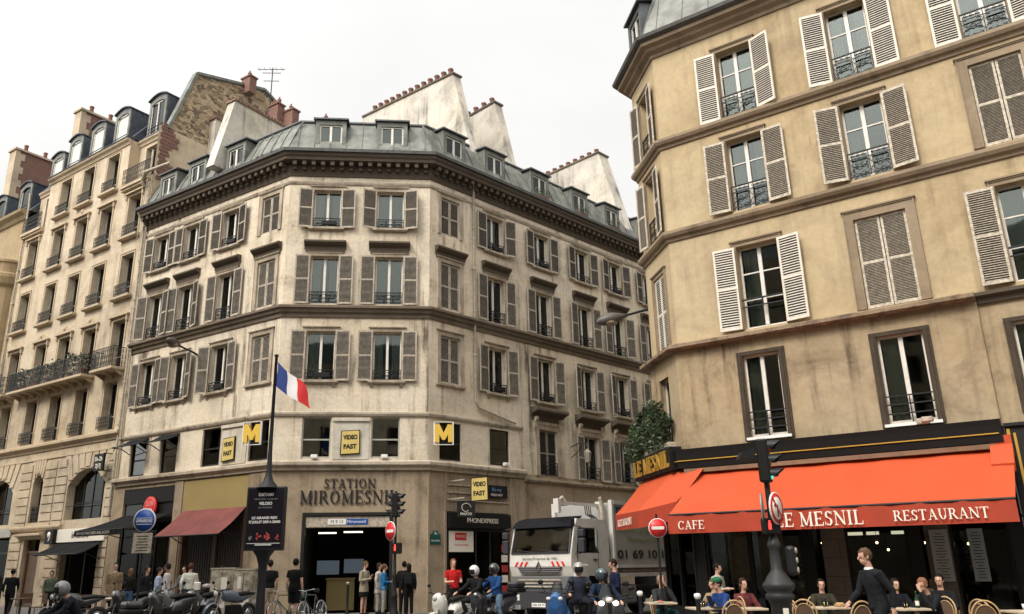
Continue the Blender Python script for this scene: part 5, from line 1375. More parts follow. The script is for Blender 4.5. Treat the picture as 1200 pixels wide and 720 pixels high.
def cloth(c, r=.85):
    if max(c) < .1: c = tuple(v*.5 for v in c)
    k = ('cl', c)
    if k not in SK: SK[k] = mat('cloth_%d' % len(SK), c, r, var=.3, vscale=14, spec=.15, bump=.9, bscale=9)
    return SK[k]
def skin(c=(.50,.29,.20)):
    k = ('sk', c)
    if k not in SK: SK[k] = mat('skin_%d' % len(SK), c, .55)
    return SK[k]
def V(*a): return Vector(a)
def person(label, x, y, H=1.75, face=0.0, pose='stand', top=(.05,.05,.06), legs=(.03,.03,.05), shoe=(.02,.02,.02), hair=(.03,.02,.015), hairlen=0, tone=(.50,.29,.20),
           sleeves=True, skirt=False, coat=0.0, helmet=None, cap=None, bag=None, z=0.0, vox=.016, lean=0.0, arms=None, group=None, turn=0.0, shirt=None, vest=None, feet=None, shorts=False, nod=0.0):
    """face: direction the person looks, degrees, 0 = towards the camera side (-y), 90 = to the right (+x)"""
    p = thing('person', label, 'person', (x, y, z), R(face), group); k = H/1.75
    sit = pose in ('sit', 'ride')
    pel = V(0,0,.95) if not sit else (V(0,0,.52) if pose == 'sit' else V(0,.0,.83))
    ln = Vector((0, -math.sin(lean), math.cos(lean)))
    def sp(d, fy=0): return pel + ln*d + V(0, fy, 0)
    chest = sp(.33); neckb = sp(.50); neck = sp(.56, -.01); head = sp(.695, -.03 - .05*math.sin(nod))
    sh = {s: sp(.45) + V(s*.185, 0, 0) for s in (-1, 1)}
    A = {'down': {s: (sh[s]+V(s*.05,.03,-.29), sh[s]+V(s*.05,-.05,-.54)) for s in (-1,1)},
         'front': {s: (sh[s]+V(s*.06,-.02,-.28), sh[s]+V(-s*.04,-.26,-.26)) for s in (-1,1)},
         'bars': {s: (sh[s]+V(s*.12,-.20,-.20), sh[s]+V(s*.10,-.46,-.30)) for s in (-1,1)},
         'table': {s: (sh[s]+V(s*.08,-.16,-.25), sh[s]+V(-s*.05,-.38,-.24)) for s in (-1,1)},
         'chin': {1: (sh[1]+V(.02,-.24,-.20), head+V(.03,-.13,-.10)), -1: (sh[-1]+V(-.06,-.18,-.24), sh[-1]+V(.12,-.36,-.26))},
         'walk': {1: (sh[1]+V(.05,.16,-.25), sh[1]+V(.04,.14,-.50)), -1: (sh[-1]+V(-.05,-.10,-.27), sh[-1]+V(-.02,-.30,-.42))},
         'phone': {1: (sh[1]+V(.07,-.05,-.27), sh[1]+V(-.10,-.25,-.12)), -1: (sh[-1]+V(-.07,0,-.28), sh[-1]+V(.08,-.24,-.22))}}[arms or ('bars' if pose == 'ride' else 'table' if pose == 'sit' else 'walk' if pose == 'walk' else 'down')]
    if pose == 'stand': L = {s: (pel+V(s*.10,-.01,-.45), pel+V(s*.11,.01,-.87)) for s in (-1,1)}
    elif pose == 'walk': L = {1: (pel+V(.09,-.20,-.42), pel+V(.09,-.26,-.86)), -1: (pel+V(-.09,.06,-.45), pel+V(-.09,.36,-.78))}
    elif pose == 'sit': L = {s: (pel+V(s*.13,-.43,.0), pel+V(s*.13,-.40,-.44)) for s in (-1,1)}
    else: L = {s: (pel+V(s*.24,-.38,-.08), pel+V(s*.20,-.20,-.50)) for s in (-1,1)}
    if pose == 'ride' and feet: L[feet] = (pel+V(feet*.28,-.22,-.28), pel+V(feet*.36,-.10,-.74))
    hip = {s: pel+V(s*.09,0,-.03) for s in (-1,1)}
    B = MB()
    loft(B, [(pel+V(0,0,-.10),.12,.09,(0,0,1)),(pel,.155,.11,(0,0,1)),(sp(.14),.135,.095,ln),(chest,.155,.105,ln),(sp(.43),.16,.09,ln),(neckb,.07,.06,ln)])
    B.tube([neckb, neck, head+V(0,.02,-.04)], [.062,.055,.055], 10)
    Mh = Matrix.Translation(head) @ Matrix.Rotation(turn, 4, 'Z') @ Matrix.Rotation(nod, 4, 'X')
    b2 = MB(Mh); b2.ball((0,.012,.02), (.076,.096,.10), 0, 16, 12); b2.ball((0,-.022,-.052), (.052,.062,.062), 0, 14, 10)
    b2.tube([(0,-.085,.03),(0,-.112,-.015),(0,-.09,-.03)], [.008,.015,.009], 6)
    for s in (-1,1): b2.ball((s*.077,.01,-.0), (.012,.02,.032), 0, 8, 6)
    b2.ball((0,-.078,-.055), (.024,.012,.010), 0, 8, 6)
    B.v += b2.v; o_ = len(B.v)-len(b2.v); B.f += [[i+o_ for i in f] for f in b2.f]; B.m += b2.m; B.sm += b2.sm
    for s in (-1,1):
        el, wr = A[s]; d = (wr-el).normalized()
        B.tube([sh[s]+V(-s*.05,0,.0), sh[s], sh[s].lerp(el,.5), el, el.lerp(wr,.35), wr], [.055,.056,.048,.041,.039,.026], 10)
        side = d.cross(V(0,0,1)); side = side.normalized() if side.length > .2 else V(0,1,0)
        if abs(d.z) > .7: side = V(0,-1,0)*1.0; side = (side - d*side.dot(d)).normalized()
        nrm = d.cross(side).normalized(); pc = wr + d*.045
        B.tube([wr-d*.01, wr+d*.03, wr+d*.085], [.024,.032,.030], 8)
        for i, (f, ln_) in enumerate(((-.027,.062),(-.009,.075),(.010,.070),(.028,.052))):
            a0 = wr+d*.08+side*f; B.tube([a0, a0+d*ln_*.5+nrm*.006, a0+d*ln_*.85+nrm*.022], [.0095,.009,.0075], 6)
        a0 = wr+d*.025-side*.028; B.tube([a0, a0-side*.022+d*.03, a0-side*.020+d*.06+nrm*.01], [.011,.010,.008], 6)
        kn, an = L[s]
        B.tube([hip[s]+V(0,0,.04), hip[s].lerp(kn,.4), kn, kn.lerp(an,.4), an], [.085,.078,.052,.050,.034], 10)
        fd = V(0,-1,0) if pose != 'walk' or s == 1 else V(0,-.8,-.6)
        B.tube([an+V(0,.03,-.03), an+V(0,0,-.045)+fd*.06, an+V(0,0,-.055)+fd*.17], [.036,.036,.028], 8)
    S = Matrix.Scale(k, 4)
    def sc(b):
        for i, v in enumerate(b.v): b.v[i] = S @ v
        return b
    fuse(sc(B), vox, 'body', skin(tone), p)
    # eyes
    for s in (-1,1):
        e = MB(S @ Mh); e.ball((s*.030,-.078,.012), (.011,.008,.007), 0, 8, 6); e.build('eye', M['framed'], p)
    # upper garment
    T_ = MB(); g = .018
    bot = .0 - coat
    if sit: bot = -.02
    rg = [(pel+V(0,0,bot),.165+g+coat*.12,.125+g+coat*.06,(0,0,1)),(pel+V(0,0,.02),.165+g,.12+g,(0,0,1)),(sp(.15),.145+g,.105+g,ln),(chest,.168+g,.115+g,ln),(sp(.42),.170+g,.10+g,ln),(sp(.485),.12+g,.075+g,ln),(sp(.52),.066+g,.062+g,ln)]
    loft(T_, rg)
    for s in (-1,1):
        el, wr = A[s]
        if sleeves: T_.tube([sh[s]+V(-s*.06,0,.0), sh[s]+V(0,0,.005), sh[s].lerp(el,.5), el, el.lerp(wr,.4), wr-(wr-el).normalized()*.02], [.07,.074,.064,.056,.052,.042], 10)
        else: T_.tube([sh[s]+V(-s*.06,0,.0), sh[s]+V(0,0,.005), sh[s].lerp(el,.55)], [.07,.074,.066], 10)
    fuse(sc(T_), vox, 'jacket' if sleeves else 'shirt', cloth(top), p)
    if vest:
        W_ = MB(); loft(W_, [(pel+V(0,0,0),.20,.16,(0,0,1)),(sp(.15),.185,.145,ln),(chest,.205,.155,ln),(sp(.44),.20,.14,ln),(sp(.50),.13,.10,ln)])
        fuse(sc(W_), vox, 'safety_vest', cloth(vest, .6), p)
    if shirt:
        c_ = MB(S); c_.lathe([(.070,0),(.066,.025),(.060,.035)], neck+V(0,.0,-.05), 14); c_.build('collar', cloth(shirt), p)
    # lower garment
    P_ = MB()
    if skirt: loft(P_, [(pel+V(0,0,-.36),.21,.16,(0,0,1)),(pel+V(0,0,-.1),.19,.145,(0,0,1)),(pel+V(0,0,.06),.165,.125,(0,0,1))])
    else:
        loft(P_, [(pel+V(0,0,-.12),.16,.12,(0,0,1)),(pel,.178,.135,(0,0,1)),(pel+V(0,0,.07),.16,.12,(0,0,1))])
        for s in (-1,1):
            kn, an = L[s]
            if shorts: P_.tube([hip[s]+V(0,0,.04), hip[s].lerp(kn,.4), kn.lerp(hip[s],.1)], [.10,.098,.082], 10)
            else: P_.tube([hip[s]+V(0,0,.04), hip[s].lerp(kn,.4), kn, kn.lerp(an,.4), an+V(0,0,.0)], [.10,.096,.072,.066,.060], 10)
    fuse(sc(P_), vox, 'skirt' if skirt else 'trousers', cloth(legs), p)
    for s in (-1,1):
        an = L[s][1]; fd = V(0,-1,0) if pose != 'walk' or s == 1 else V(0,-.8,-.6); q = MB(S)
        q.tube([an+V(0,.055,-.045), an+V(0,.03,-.045), an+V(0,0,-.045)+fd*.07, an+V(0,0,-.06)+fd*.15, an+V(0,0,-.062)+fd*.20], [.02,.046,.046,.036,.012], 10); q.build('shoe', cloth(shoe), p)
    Mk = S @ Mh
    if helmet:
        q = MB(Mk); q.ball((0,.012,.015), (.128,.150,.150), 0, 20, 14)
        keep = [i for i, f in enumerate(q.f) if not (sum((Mk.inverted() @ q.v[j]).y for j in f)/len(f) < -.075 and -.07 < sum((Mk.inverted() @ q.v[j]).z for j in f)/len(f) < .055) and sum((Mk.inverted() @ q.v[j]).z for j in f)/len(f) > -.115]
        q.f = [q.f[i] for i in keep]; q.m = [q.m[i] for i in keep]; q.sm = [q.sm[i] for i in keep]
        hm_ = SK.setdefault(('hl', helmet), mat('helmet_%d' % len(SK), helmet, .25, coat=.6)); o = q.build('helmet', hm_, p)
        q = MB(Mk); q.ball((0,.010,.012), (.122,.145,.145), 0, 20, 14)
        keep = [i for i, f in enumerate(q.f) if (sum((Mk.inverted() @ q.v[j]).y for j in f)/len(f) < -.07 and -.075 < sum((Mk.inverted() @ q.v[j]).z for j in f)/len(f) < .06)]
        q.f = [q.f[i] for i in keep]; q.m = [0]*len(q.f); q.sm = [True]*len(q.f); q.build('visor', M['framed'], o)
    else:
        q = MB(Mk); q.ball((0,.022,.030), (.086,.104,.106), 0, 18, 12); iv = Mk.inverted()
        def cen_(f): c = Vector((0,0,0)); [c.__iadd__(iv @ q.v[j]) for j in f]; return c/len(f)
        keep = [i for i, f in enumerate(q.f) if not (cen_(f).y < -.045 and cen_(f).z < .075) and not (cen_(f).y < .02 and cen_(f).z < .01) and cen_(f).z > (-.06)]
        q.f = [q.f[i] for i in keep]; q.m = [0]*len(q.f); q.sm = [True]*len(q.f)
        rh_ = random.Random(len(label))
        for q_ in range(len(q.v)):
            d_ = (q.v[q_] - Mk @ Vector((0,.02,.02))).normalized(); q.v[q_] = q.v[q_] + d_*rh_.uniform(-.004,.011)
        if hairlen:
            q.ball((0,.055,-.02-hairlen/2), (.085,.058,.08+hairlen/2), 0, 12, 10)
        q.build('hair', cloth(hair, .6), p)
    if cap:
        q = MB(Mk); q.lathe([(.095,.0),(.098,.03),(.085,.07),(.04,.095),(.0,.10)], (0,.012,.045), 16); q.hexa([(-.06,-.17,.04),(.06,-.17,.04),(.075,-.07,.05),(-.075,-.07,.05),(-.06,-.17,.048),(.06,-.17,.048),(.075,-.07,.06),(-.075,-.07,.06)]); q.build('cap', cloth(cap), p)
    return p
def hand_thing(name, label, cat, p, loc, build, m, nm):
    t = thing(name, label, cat, tuple(p.matrix_world @ Vector(loc)) if False else loc); build.build(nm, m, t); return t

# ------------------------------------------------------------------ two wheelers
def wheel(parent, x, r, w_, rimm, spokes=6, thin=False):
    o = link('wheel', None, parent, (x, 0, r))
    b = MB(); prof = []
    for i in range(9): a = 2*PI*i/8; prof.append((r - w_/2 + math.cos(a)*w_/2, math.sin(a)*w_/2))
    b.lathe(prof, (0,0,0), 28, axis='y', caps=False); b.build('tyre', M['framed'] if not thin else M['black'], o)
    b = MB(); rr = r - w_*.9
    b.lathe([(rr-.02,-.02),(rr+.01,-.03),(rr+.01,.03),(rr-.02,.02),(rr-.02,-.02)], (0,0,0), 24, axis='y', caps=False); b.lathe([(.04,-.04),(.04,.04)], (0,0,0), 12, axis='y')
    for i in range(spokes): a = 2*PI*i/spokes; b.bar((math.cos(a)*.03,0,math.sin(a)*.03), (math.cos(a)*rr,0,math.sin(a)*rr), .004 if thin else .03, .004 if thin else .02)
    if not thin: b.lathe([(.05,.03),(.13,.03),(.13,.036),(.05,.036)], (0,0,0), 18, axis='y', caps=False)
    b.build('rim', rimm, o); return o
chrome = mat('chrome', (.6,.6,.6), .2, 1.0)
lampm = mat('headlight_off', (.55,.55,.52), .15)
lampon = mat('headlight_lit', (1,.95,.8), .3, emit=(1,.88,.62), es=7)
def paint(c): return SK.setdefault(('pt', c), mat('vehicle_paint_%d' % len(SK), c, .28, coat=.5, var=.06))
screenm = glassmat('smoked_windshield', (.5,.52,.53), .55, .05)
def scooter(label, x, y, ang, body=(.6,.58,.54), big=False, screen=False, case=None, lit=False, moto=False, z=-.13, lean=0.0, name='scooter'):
    """forward = local +x"""
    t = thing(name, label, 'motorbike' if moto else 'scooter', (x, y, z), R(ang)); s = 1.12 if big else 1.0; r = .30 if moto else .24*s
    bm_ = paint(body)
    wheel(t, .70*s, r, .12, chrome); wheel(t, -.62*s, r, .14, chrome)
    b = MB()
    for q in (-.09, .09): b.tube([(.70*s, q, r), (.50*s, q, .92*s)], .022, 8)
    b.build('fork', chrome, t)
    b = MB(); b.tube([(.48*s,-.36,1.02*s),(.50*s,-.18,1.0*s),(.52*s,0,.97*s),(.50*s,.18,1.0*s),(.48*s,.36,1.02*s)], .016, 8)
    for q in (-1,1): b.tube([(.48*s,q*.28,1.02*s),(.46*s,q*.40,1.03*s)], .024, 8)
    b.build('handlebar', M['black'], t)
    for q in (-1,1):
        b = MB(); b.tube([(.49*s,q*.26,1.02*s),(.50*s,q*.34,1.18*s)], .008, 6); b.ball((.50*s,q*.36,1.22*s), (.02,.075,.05)); b.build('mirror', M['black'], t)
    # front fairing / mudguard
    b = MB()
    if moto:
        loft_x = [(-.35,.10,.60,.80),(0,.17,.62,.98),(.30,.16,.66,1.0),(.42,.10,.76,.98)]
    else:
        loft_x = [(.34,.20,.30,1.0),(.48,.22,.28,1.04),(.60,.17,.52,1.02),(.66,.10,.70,.95)]
    vs = []; fs = []; n = 12
    for (xx, hw, z0, z1) in loft_x:
        for k in range(n): a = 2*PI*k/n; vs.append((xx*s, hw*math.cos(a)*s, ((z0+z1)/2+(z1-z0)/2*math.sin(a))*s))
    for i in range(len(loft_x)-1):
        for k in range(n): k2 = (k+1) % n; fs.append((i*n+k, i*n+k2, (i+1)*n+k2, (i+1)*n+k))
    b.add(vs, fs, 0, True); b.add(vs[:n], [tuple(range(n))]); b.add(vs[-n:], [tuple(range(n))]); b.build('fuel_tank' if moto else 'front_fairing', bm_, t)
    b = MB(); vs = []; fs = []
    for i in range(9):
        a = -.3 + i*PI*.62/8
        for q in (-.07,-.05,.05,.07): vs.append((.70*s+math.cos(a+.4)*(r+.05), q, r+math.sin(a+.4)*(r+.05-(abs(q)-.05)*1.2)))
    for i in range(8):
        for k in range(3): fs.append((i*4+k, i*4+k+1, i*4+k+5, i*4+k+4))
    b.add(vs, fs, 0, True); b.build('mudguard', bm_, t)
    # rear body
    b = MB(); loft_r = [(-.80,.06,.72,.82),(-.62,.14,.55,.86),(-.35,.19,.38,.84),(-.10,.17,.36,.74),(.02,.14,.36,.50)] if not moto else [(-.85,.05,.86,.94),(-.6,.11,.72,.90),(-.3,.14,.62,.86),(-.05,.12,.60,.80)]
    vs = []; fs = []
    for (xx, hw, z0, z1) in loft_r:
        for k in range(n): a = 2*PI*k/n; vs.append((xx*s, hw*math.cos(a)*s, ((z0+z1)/2+(z1-z0)/2*math.sin(a))*s))
    for i in range(len(loft_r)-1):
        for k in range(n): k2 = (k+1) % n; fs.append((i*n+k, i*n+k2, (i+1)*n+k2, (i+1)*n+k))
    b.add(vs, fs, 0, True); b.add(vs[:n], [tuple(range(n))]); b.add(vs[-n:], [tuple(range(n))]); b.build('rear_body', bm_, t)
    if not moto: MB().bbox(-.02*s,.40*s,-.16,.16,.26,.36,.02).build('footboard', M['black'], t)
    b = MB(); b.bbox(-.28*s,.20*s,-.13,.13,.24,.56,.04); b.tube([(.12,-.13,.35),(-.2,-.16,.3),(-.6,-.17,.34),(-.85,-.17,.42)], [.025,.03,.05,.055], 10); b.build('engine', M['black'], t)
    b = MB(); b.tube([(-.78*s,0,.86*s),(-.45*s,0,.88*s),(-.15*s,0,.82*s),(.0,0,.78*s)], [.09,.14,.14,.06], 12)
    for v in b.v: v.z = .86*s+(v.z-.86*s)*.55
    b.build('seat', M['black'], t)
    b = MB()
    for q in ((-.14,.14) if big else (0,)): b.ball((.66*s,q,.90*s), (.035,.055,.042) if big else (.05,.085,.08))
    b.build('headlight', lampon if lit else lampm, t)
    if screen:
        b = MB(); vs = []; fs = []; 
        for i in range(6):
            for j in range(7):
                u = (j-3)/3; zz = .96+i*.05; vs.append(((.60-.045*i-.06*u*u)*s, u*(.17-.018*i)*s, zz*s))
        for i in range(5):
            for j in range(6): a = i*7+j; fs.append((a, a+1, a+8, a+7))
        b.add(vs, fs, 0, True); b.add([Vector(v)+Vector((-.006,0,0)) for v in vs], fs, 0, True); b.build('windshield', screenm, t)
    if case:
        b = MB(); b.bbox(-1.00*s,-.64*s,-.21,.21,.90*s,1.02*s,.04); o = b.build('top_case', M['black'], t); q = MB(); q.bbox(-.99*s,-.65*s,-.205,.205,1.022*s,1.16*s,.055); q.build('top_case_lid', paint(case), o)
    MB().box(-.86*s,-.84*s,-.1,.1,.56,.68).build('number_plate', M['white'], t)
    return t
def bicycle(label, x, y, ang, col, z=0, lean=.08, crate=False):
    t = thing('bicycle', label, 'bicycle', (x, y, z), (lean, 0, R(ang)))
    wheel(t, .52, .34, .035, chrome, 20, True); wheel(t, -.52, .34, .035, chrome, 20, True)
    b = MB(); P = {'bb':(-.08,0,.30),'st':(-.22,0,.82),'ht':(.34,0,.84),'hb':(.38,0,.70),'ra':(-.52,0,.34),'fa':(.52,0,.34)}
    for a, c in (('bb','st'),('st','ht'),('bb','hb'),('bb','ra'),('st','ra'),('ht','hb'),('hb','fa')): b.tube([P[a], P[c]], .017, 6)
    b.build('bicycle_frame', paint(col), t)
    MB().tube([(.28,-.27,.98),(.36,-.1,.96),(.33,0,.93),(.36,.1,.96),(.28,.27,.98)], .013, 6).tube([(.33,0,.93),(.34,0,.84)], .014, 6).build('handlebar', chrome, t)
    MB().tube([(-.36,0,.94),(-.26,0,.95),(-.10,0,.93)], [.07,.06,.02], 8).build('saddle', M['black'], t)
    b = MB(); b.lathe([(.09,-.03),(.09,-.02)], P['bb'], 14, axis='y'); b.bar((-.08,-.06,.30),(-.02,-.08,.16),.02,.02); b.bar((-.08,.06,.30),(-.14,.08,.44),.02,.02); b.build('crank', chrome, t)
    if crate: MB().box(-.75,-.40,-.17,.17,.72,.74).box(-.75,-.73,-.17,.17,.74,.96).box(-.42,-.40,-.17,.17,.74,.96).box(-.73,-.42,-.17,-.15,.74,.96).box(-.73,-.42,.15,.17,.74,.96).build('crate', M['green'], t)
    return t

# ------------------------------------------------------------------ street furniture
def bollard(label, x, y, h=1.08, head='white', z=0):
    t = thing('bollard', label, 'bollard', (x, y, z), 0, 'bollards along the kerb')
    MB().lathe([(.07,0),(.07,.08),(.05,.12),(.042,h-.14),(.05,h-.12),(.042,h-.10)], (0,0,0), 16).build('post', M['iron'], t)
    MB().lathe([(.040,h-.10),(.058,h-.08),(.064,h-.04),(.05,h-.01),(.0,h)], (0,0,0), 16).build('head', M[head] if head in M else head, t); return t
sgrey = mat('sign_back_grey', (.30,.30,.29), .5, .3)
def disc(t, name, r, y0, y1, m, x=0, z=0): return MB().lathe([(.001,y0),(r,y0),(r,y1),(.001,y1)], (x,0,z), 36, axis='y').build(name, m, t)
def signal_head(t, z, rz, lit=None, small=False, off=(0,0)):
    h = link('signal_head', None, t, (off[0], off[1], z), rz); H_ = .62
    MB().bbox(-.10,.10,-.09,.07,0,H_,.025).build('housing', M['black'], h)
    cols = [(.35,.03,.02),(.35,.18,.02),(.02,.28,.20)]
    for i in range(3):
        zz = H_-.11-i*.20; on = (lit == i)
        b = MB(); b.lathe([(.001,-.115),(.045,-.112),(.070,-.10),(.072,-.09)], (0,0,zz), 20, axis='y')
        b.build('lens', SK.setdefault(('ln', i, on), mat('lens_%d_%s' % (i, on), cols[i], .3, emit=cols[i] if on else None, es=2.2)), h)
        b = MB(); vs = []; fs = []
        for j in range(15):
            a = -.35 + (PI+.7)*j/14
            for (yy, rr) in ((-.09,.088),(-.09-.19*(.45+.55*max(0,math.sin(a))),.080)): vs.append((math.cos(a)*rr, yy, zz+math.sin(a)*rr))
        for j in range(14): fs.append((2*j, 2*j+2, 2*j+3, 2*j+1))
        b.add(vs, fs, 0, True); b.add([Vector((v[0]*.94, v[1], zz+(v[2]-zz)*.94)) for v in vs], fs, 0, True); b.build('visor', M['iron'], h)
    return h
def ped_head(t, z, rz, off=(0,0)):
    h = link('pedestrian_signal', None, t, (off[0], off[1], z), rz); MB().bbox(-.12,.12,-.07,.07,0,.22,.02).build('housing', M['black'], h)
    b = MB(); b.ball((-.05,-.075,.17), (.016,.006,.016), 0, 8, 6); b.box(-.07,-.03,-.08,-.07,.06,.15); b.build('red_figure', SK.setdefault('redfig', mat('red_figure', (.6,.02,.02), .4, emit=(1,.05,.04), es=1.6)), h); return h
def base_cast(t, s=1.0):
    return MB().lathe([(.145*s,0),(.145*s,1.05),(.16*s,1.06),(.16*s,1.09),(.20*s,1.11),(.205*s,1.17),(.175*s,1.20),(.20*s,1.23),(.225*s,1.27),(.225*s,1.31),(.19*s,1.34),(.16*s,1.40),(.11*s,1.46),(.082*s,1.50),(.078*s,1.70),(.075*s,1.78),(.10*s,1.82),(.09*s,1.86),(.05*s,1.96)], (0,0,0), 24).build('cast_base', M['ironB'], t)
# right pole
t = thing('traffic_light', 'black traffic light on an ornate cast iron post with round no left turn sign before the orange awning', 'traffic light', (4.07, 12.0, 0))
t['label'] = 'black traffic light with a round no-turn sign before the big orange awning'
base_cast(t, .95); MB().tube([(0,0,1.9),(0,0,3.3)], .038, 12).build('pole', M['iron'], t)
signal_head(t, 2.70, R(62), 2, off=(-.02,-.02)); 
h2 = link('back_signal_hood', None, t, (-.14,.02,3.06), R(-90)); b = MB(); b.prismx([(0,0),(-.24,-.02),(-.20,.07),(0,.14)], -.08, .08); b.build('visor', M['iron'], h2)
sg = link('no_turn_sign', None, t, (.05,-.10,2.33), R(48)); disc(sg, 'rim', .225, -.02, 0, M['white']); disc(sg, 'red_ring', .212, -.024, -.0205, M['red']); disc(sg, 'white_field', .158, -.028, -.0245, M['cream'])
b = MB(); b.bar((-.15,-.0305,.15),(.15,-.0305,-.15),.035,.004,up=(0,1,0)); b.build('slash', M['red'], sg)
b = MB(); b.box(-.02,.02,-.0300,-.0285,-.12,.05).box(-.07,-.02,-.0300,-.0285,.02,.05); b.prism([(-.07,-.01),(-.11,.035),(-.07,.08)], -.0300, -.0285); b.build('arrow', M['framed'], sg)
sg = link('sign_back', None, t, (-.08,.04,2.33), R(-112)); disc(sg, 'plate', .225, -.02, 0, sgrey)
ped_head(t, 1.98, R(8), off=(-.03,-.05))
h = link('low_signal', None, t, (.20,-.06,1.42), R(65)); MB().bbox(-.07,.07,-.07,.07,0,.40,.05).build('housing', M['iron'], h)
for i in range(3): MB().ball((0,-.072,.33-i*.13), (.045,.02,.045), 0, 12, 8).build('lens', M['shutl'], h)
b = MB(); b.quad((-.03,-.146,.92),(.05,-.140,.92),(.05,-.140,1.0),(-.03,-.146,1.0)); b.build('sticker', M['cream'], t)
# middle pole
t = thing('traffic_light', 'black traffic light with a round no-entry sign before the station doorway', 'traffic light', (-3.2, 29.75, 0))
MB().lathe([(.16,0),(.16,.1),(.12,.2),(.10,.6),(.12,.62),(.12,.68),(.08,.8),(.075,1.25),(.10,1.3),(.06,1.4),(.045,2.1),(.038,4.2)], (0,0,0), 16).build('pole', M['iron'], t)
h = signal_head(t, 3.30, R(70)); h.scale = (1.35,1.35,1.35)
h = signal_head(t, 3.30, R(-75), off=(-.05,.05)); h.scale = (1.2,1.2,1.35)
sg = link('no_entry_sign', None, t, (-.16,-.10,2.82), R(-52)); disc(sg, 'rim', .33, -.02, 0, M['white']); disc(sg, 'red_disc', .31, -.024, -.0205, M['red']); MB().box(-.22,.22,-.03,-.0245,-.05,.05).build('white_bar', M['white'], sg)
h = ped_head(t, 2.05, R(10), off=(.06,-.05)); h.scale = (1.5,1.5,1.7)
# round no-entry sign at the cafe corner
def signpost(label, x, y, h): 
    t = thing('road_sign', label, 'road sign', (x, y, 0)); MB().tube([(0,0,0),(0,0,h)], .03, 10).build('post', M['iron'], t); return t
t = signpost('round red no-entry sign on a grey post left of the small orange awning', 4.12, 20.3, 2.75)
sg = link('no_entry_sign', None, t, (0,-.06,2.42), R(4)); disc(sg, 'rim', .225, -.02, 0, M['white']); disc(sg, 'red_disc', .212, -.024, -.0205, M['red']); MB().box(-.15,.15,-.03,-.0245,-.035,.035).build('white_bar', M['white'], sg)
# blue round sign with plate
t = signpost('round blue sign above a grey plate on a post by the black awning', -9.95, 24.5, 3.35)
sg = link('blue_disc_sign', None, t, (0,-.06,3.0), R(-6)); disc(sg, 'rim', .34, -.02, 0, M['white']); disc(sg, 'blue_disc', .31, -.026, -.0205, M['blue']); text('lettering', 'LIVRAISONS', .12, M['white'], sg, (0,-.03,-.02), 0, .002, .003, width=.5); MB().box(-.24,.24,-.030,-.0265,.055,.07).box(-.24,.24,-.030,-.0265,-.12,-.105).build('lines', M['white'], sg)
pl = link('sign_plate', None, t, (0,-.06,2.08), R(-6)); MB().bbox(-.29,.29,-.02,0,0,.56,.006).build('plate', M['shutl'], pl)
b = MB(); rr = random.Random(4)
for i in range(6): L_ = rr.uniform(.3,.48); b.box(-L_/2, L_/2, -.024, -.021, .06+i*.08, .085+i*.08)
b.build('plate_text', M['framed'], pl)
# flagpole with poster case and flag
t = thing('poster_mast', 'dark flared mast carrying a black concert poster with small red figures', 'poster mast', (-6.62, 25.2, 0), R(-4)); zt = 8.05
MB().lathe([(.16,0),(.14,.3),(.12,1.2),(.13,1.7),(.20,1.95),(.34,2.15)], (0,0,0), 16).lathe([(.34,3.95),(.16,4.15),(.085,4.4),(.06,5.2),(.045,zt),(.07,zt+.02),(.07,zt+.06),(.01,zt+.1)], (0,0,0), 16).build('mast', M['iron'], t)
pc = MB().bbox(-.60,.60,-.10,.10,2.12,3.98,.03).build('poster_case', M['iron'], t)
MB().box(-.54,.54,-.106,-.101,2.19,3.92).build('poster', mat('poster_black', (.008,.006,.010), .5, spec=.15), pc)
for txt, z, wd_ in (('CAETANO',3.74,.46),('VELOSO',3.48,.40),('LE GRAND REX',3.06,.78),('27 JUILLET 2009 A 20H00',2.94,.96)):
    text('lettering', txt, .12 if z > 3.1 else .10, M['white'], pc, (0,-.109,z), 0, .002, .003, width=wd_)
text('lettering', 'NOUVEL ALBUM', .06, sgrey, pc, (0,-.109,3.61), 0, .002, width=.7); text('lettering', 'EN CONCERT', .06, sgrey, pc, (0,-.109,3.36), 0, .002, width=.42)
rp = mat('poster_red', (.45,.06,.05), .5)
for i, (xx, s_, mm) in enumerate(((-.40,.12,sgrey),(-.16,.22,rp),(.10,.22,rp),(.40,.16,rp))):
    b = MB(); z0 = 2.42; rq_ = random.Random(i+3)
    for q_ in range(5): b.ball((xx+rq_.uniform(-.3,.3)*s_, -.108-.0004*q_, z0+s_*(.1+.2*q_)), (s_*rq_.uniform(.08,.24),.003,s_*rq_.uniform(.07,.16)), 0, 9, 5)
    b.prism([(xx-s_*.4,z0+s_*.25),(xx+s_*.35,z0+s_*.7),(xx+s_*.42,z0+s_*.62),(xx-s_*.32,z0+s_*.18)], -.112, -.1105); b.build('printed_figure', mm, pc)
MB().box(-.50,.50,-.110,-.1065,2.32,2.335).box(-.25,.25,-.110,-.1065,2.27,2.30).build('printed_line', M['white'], pc)
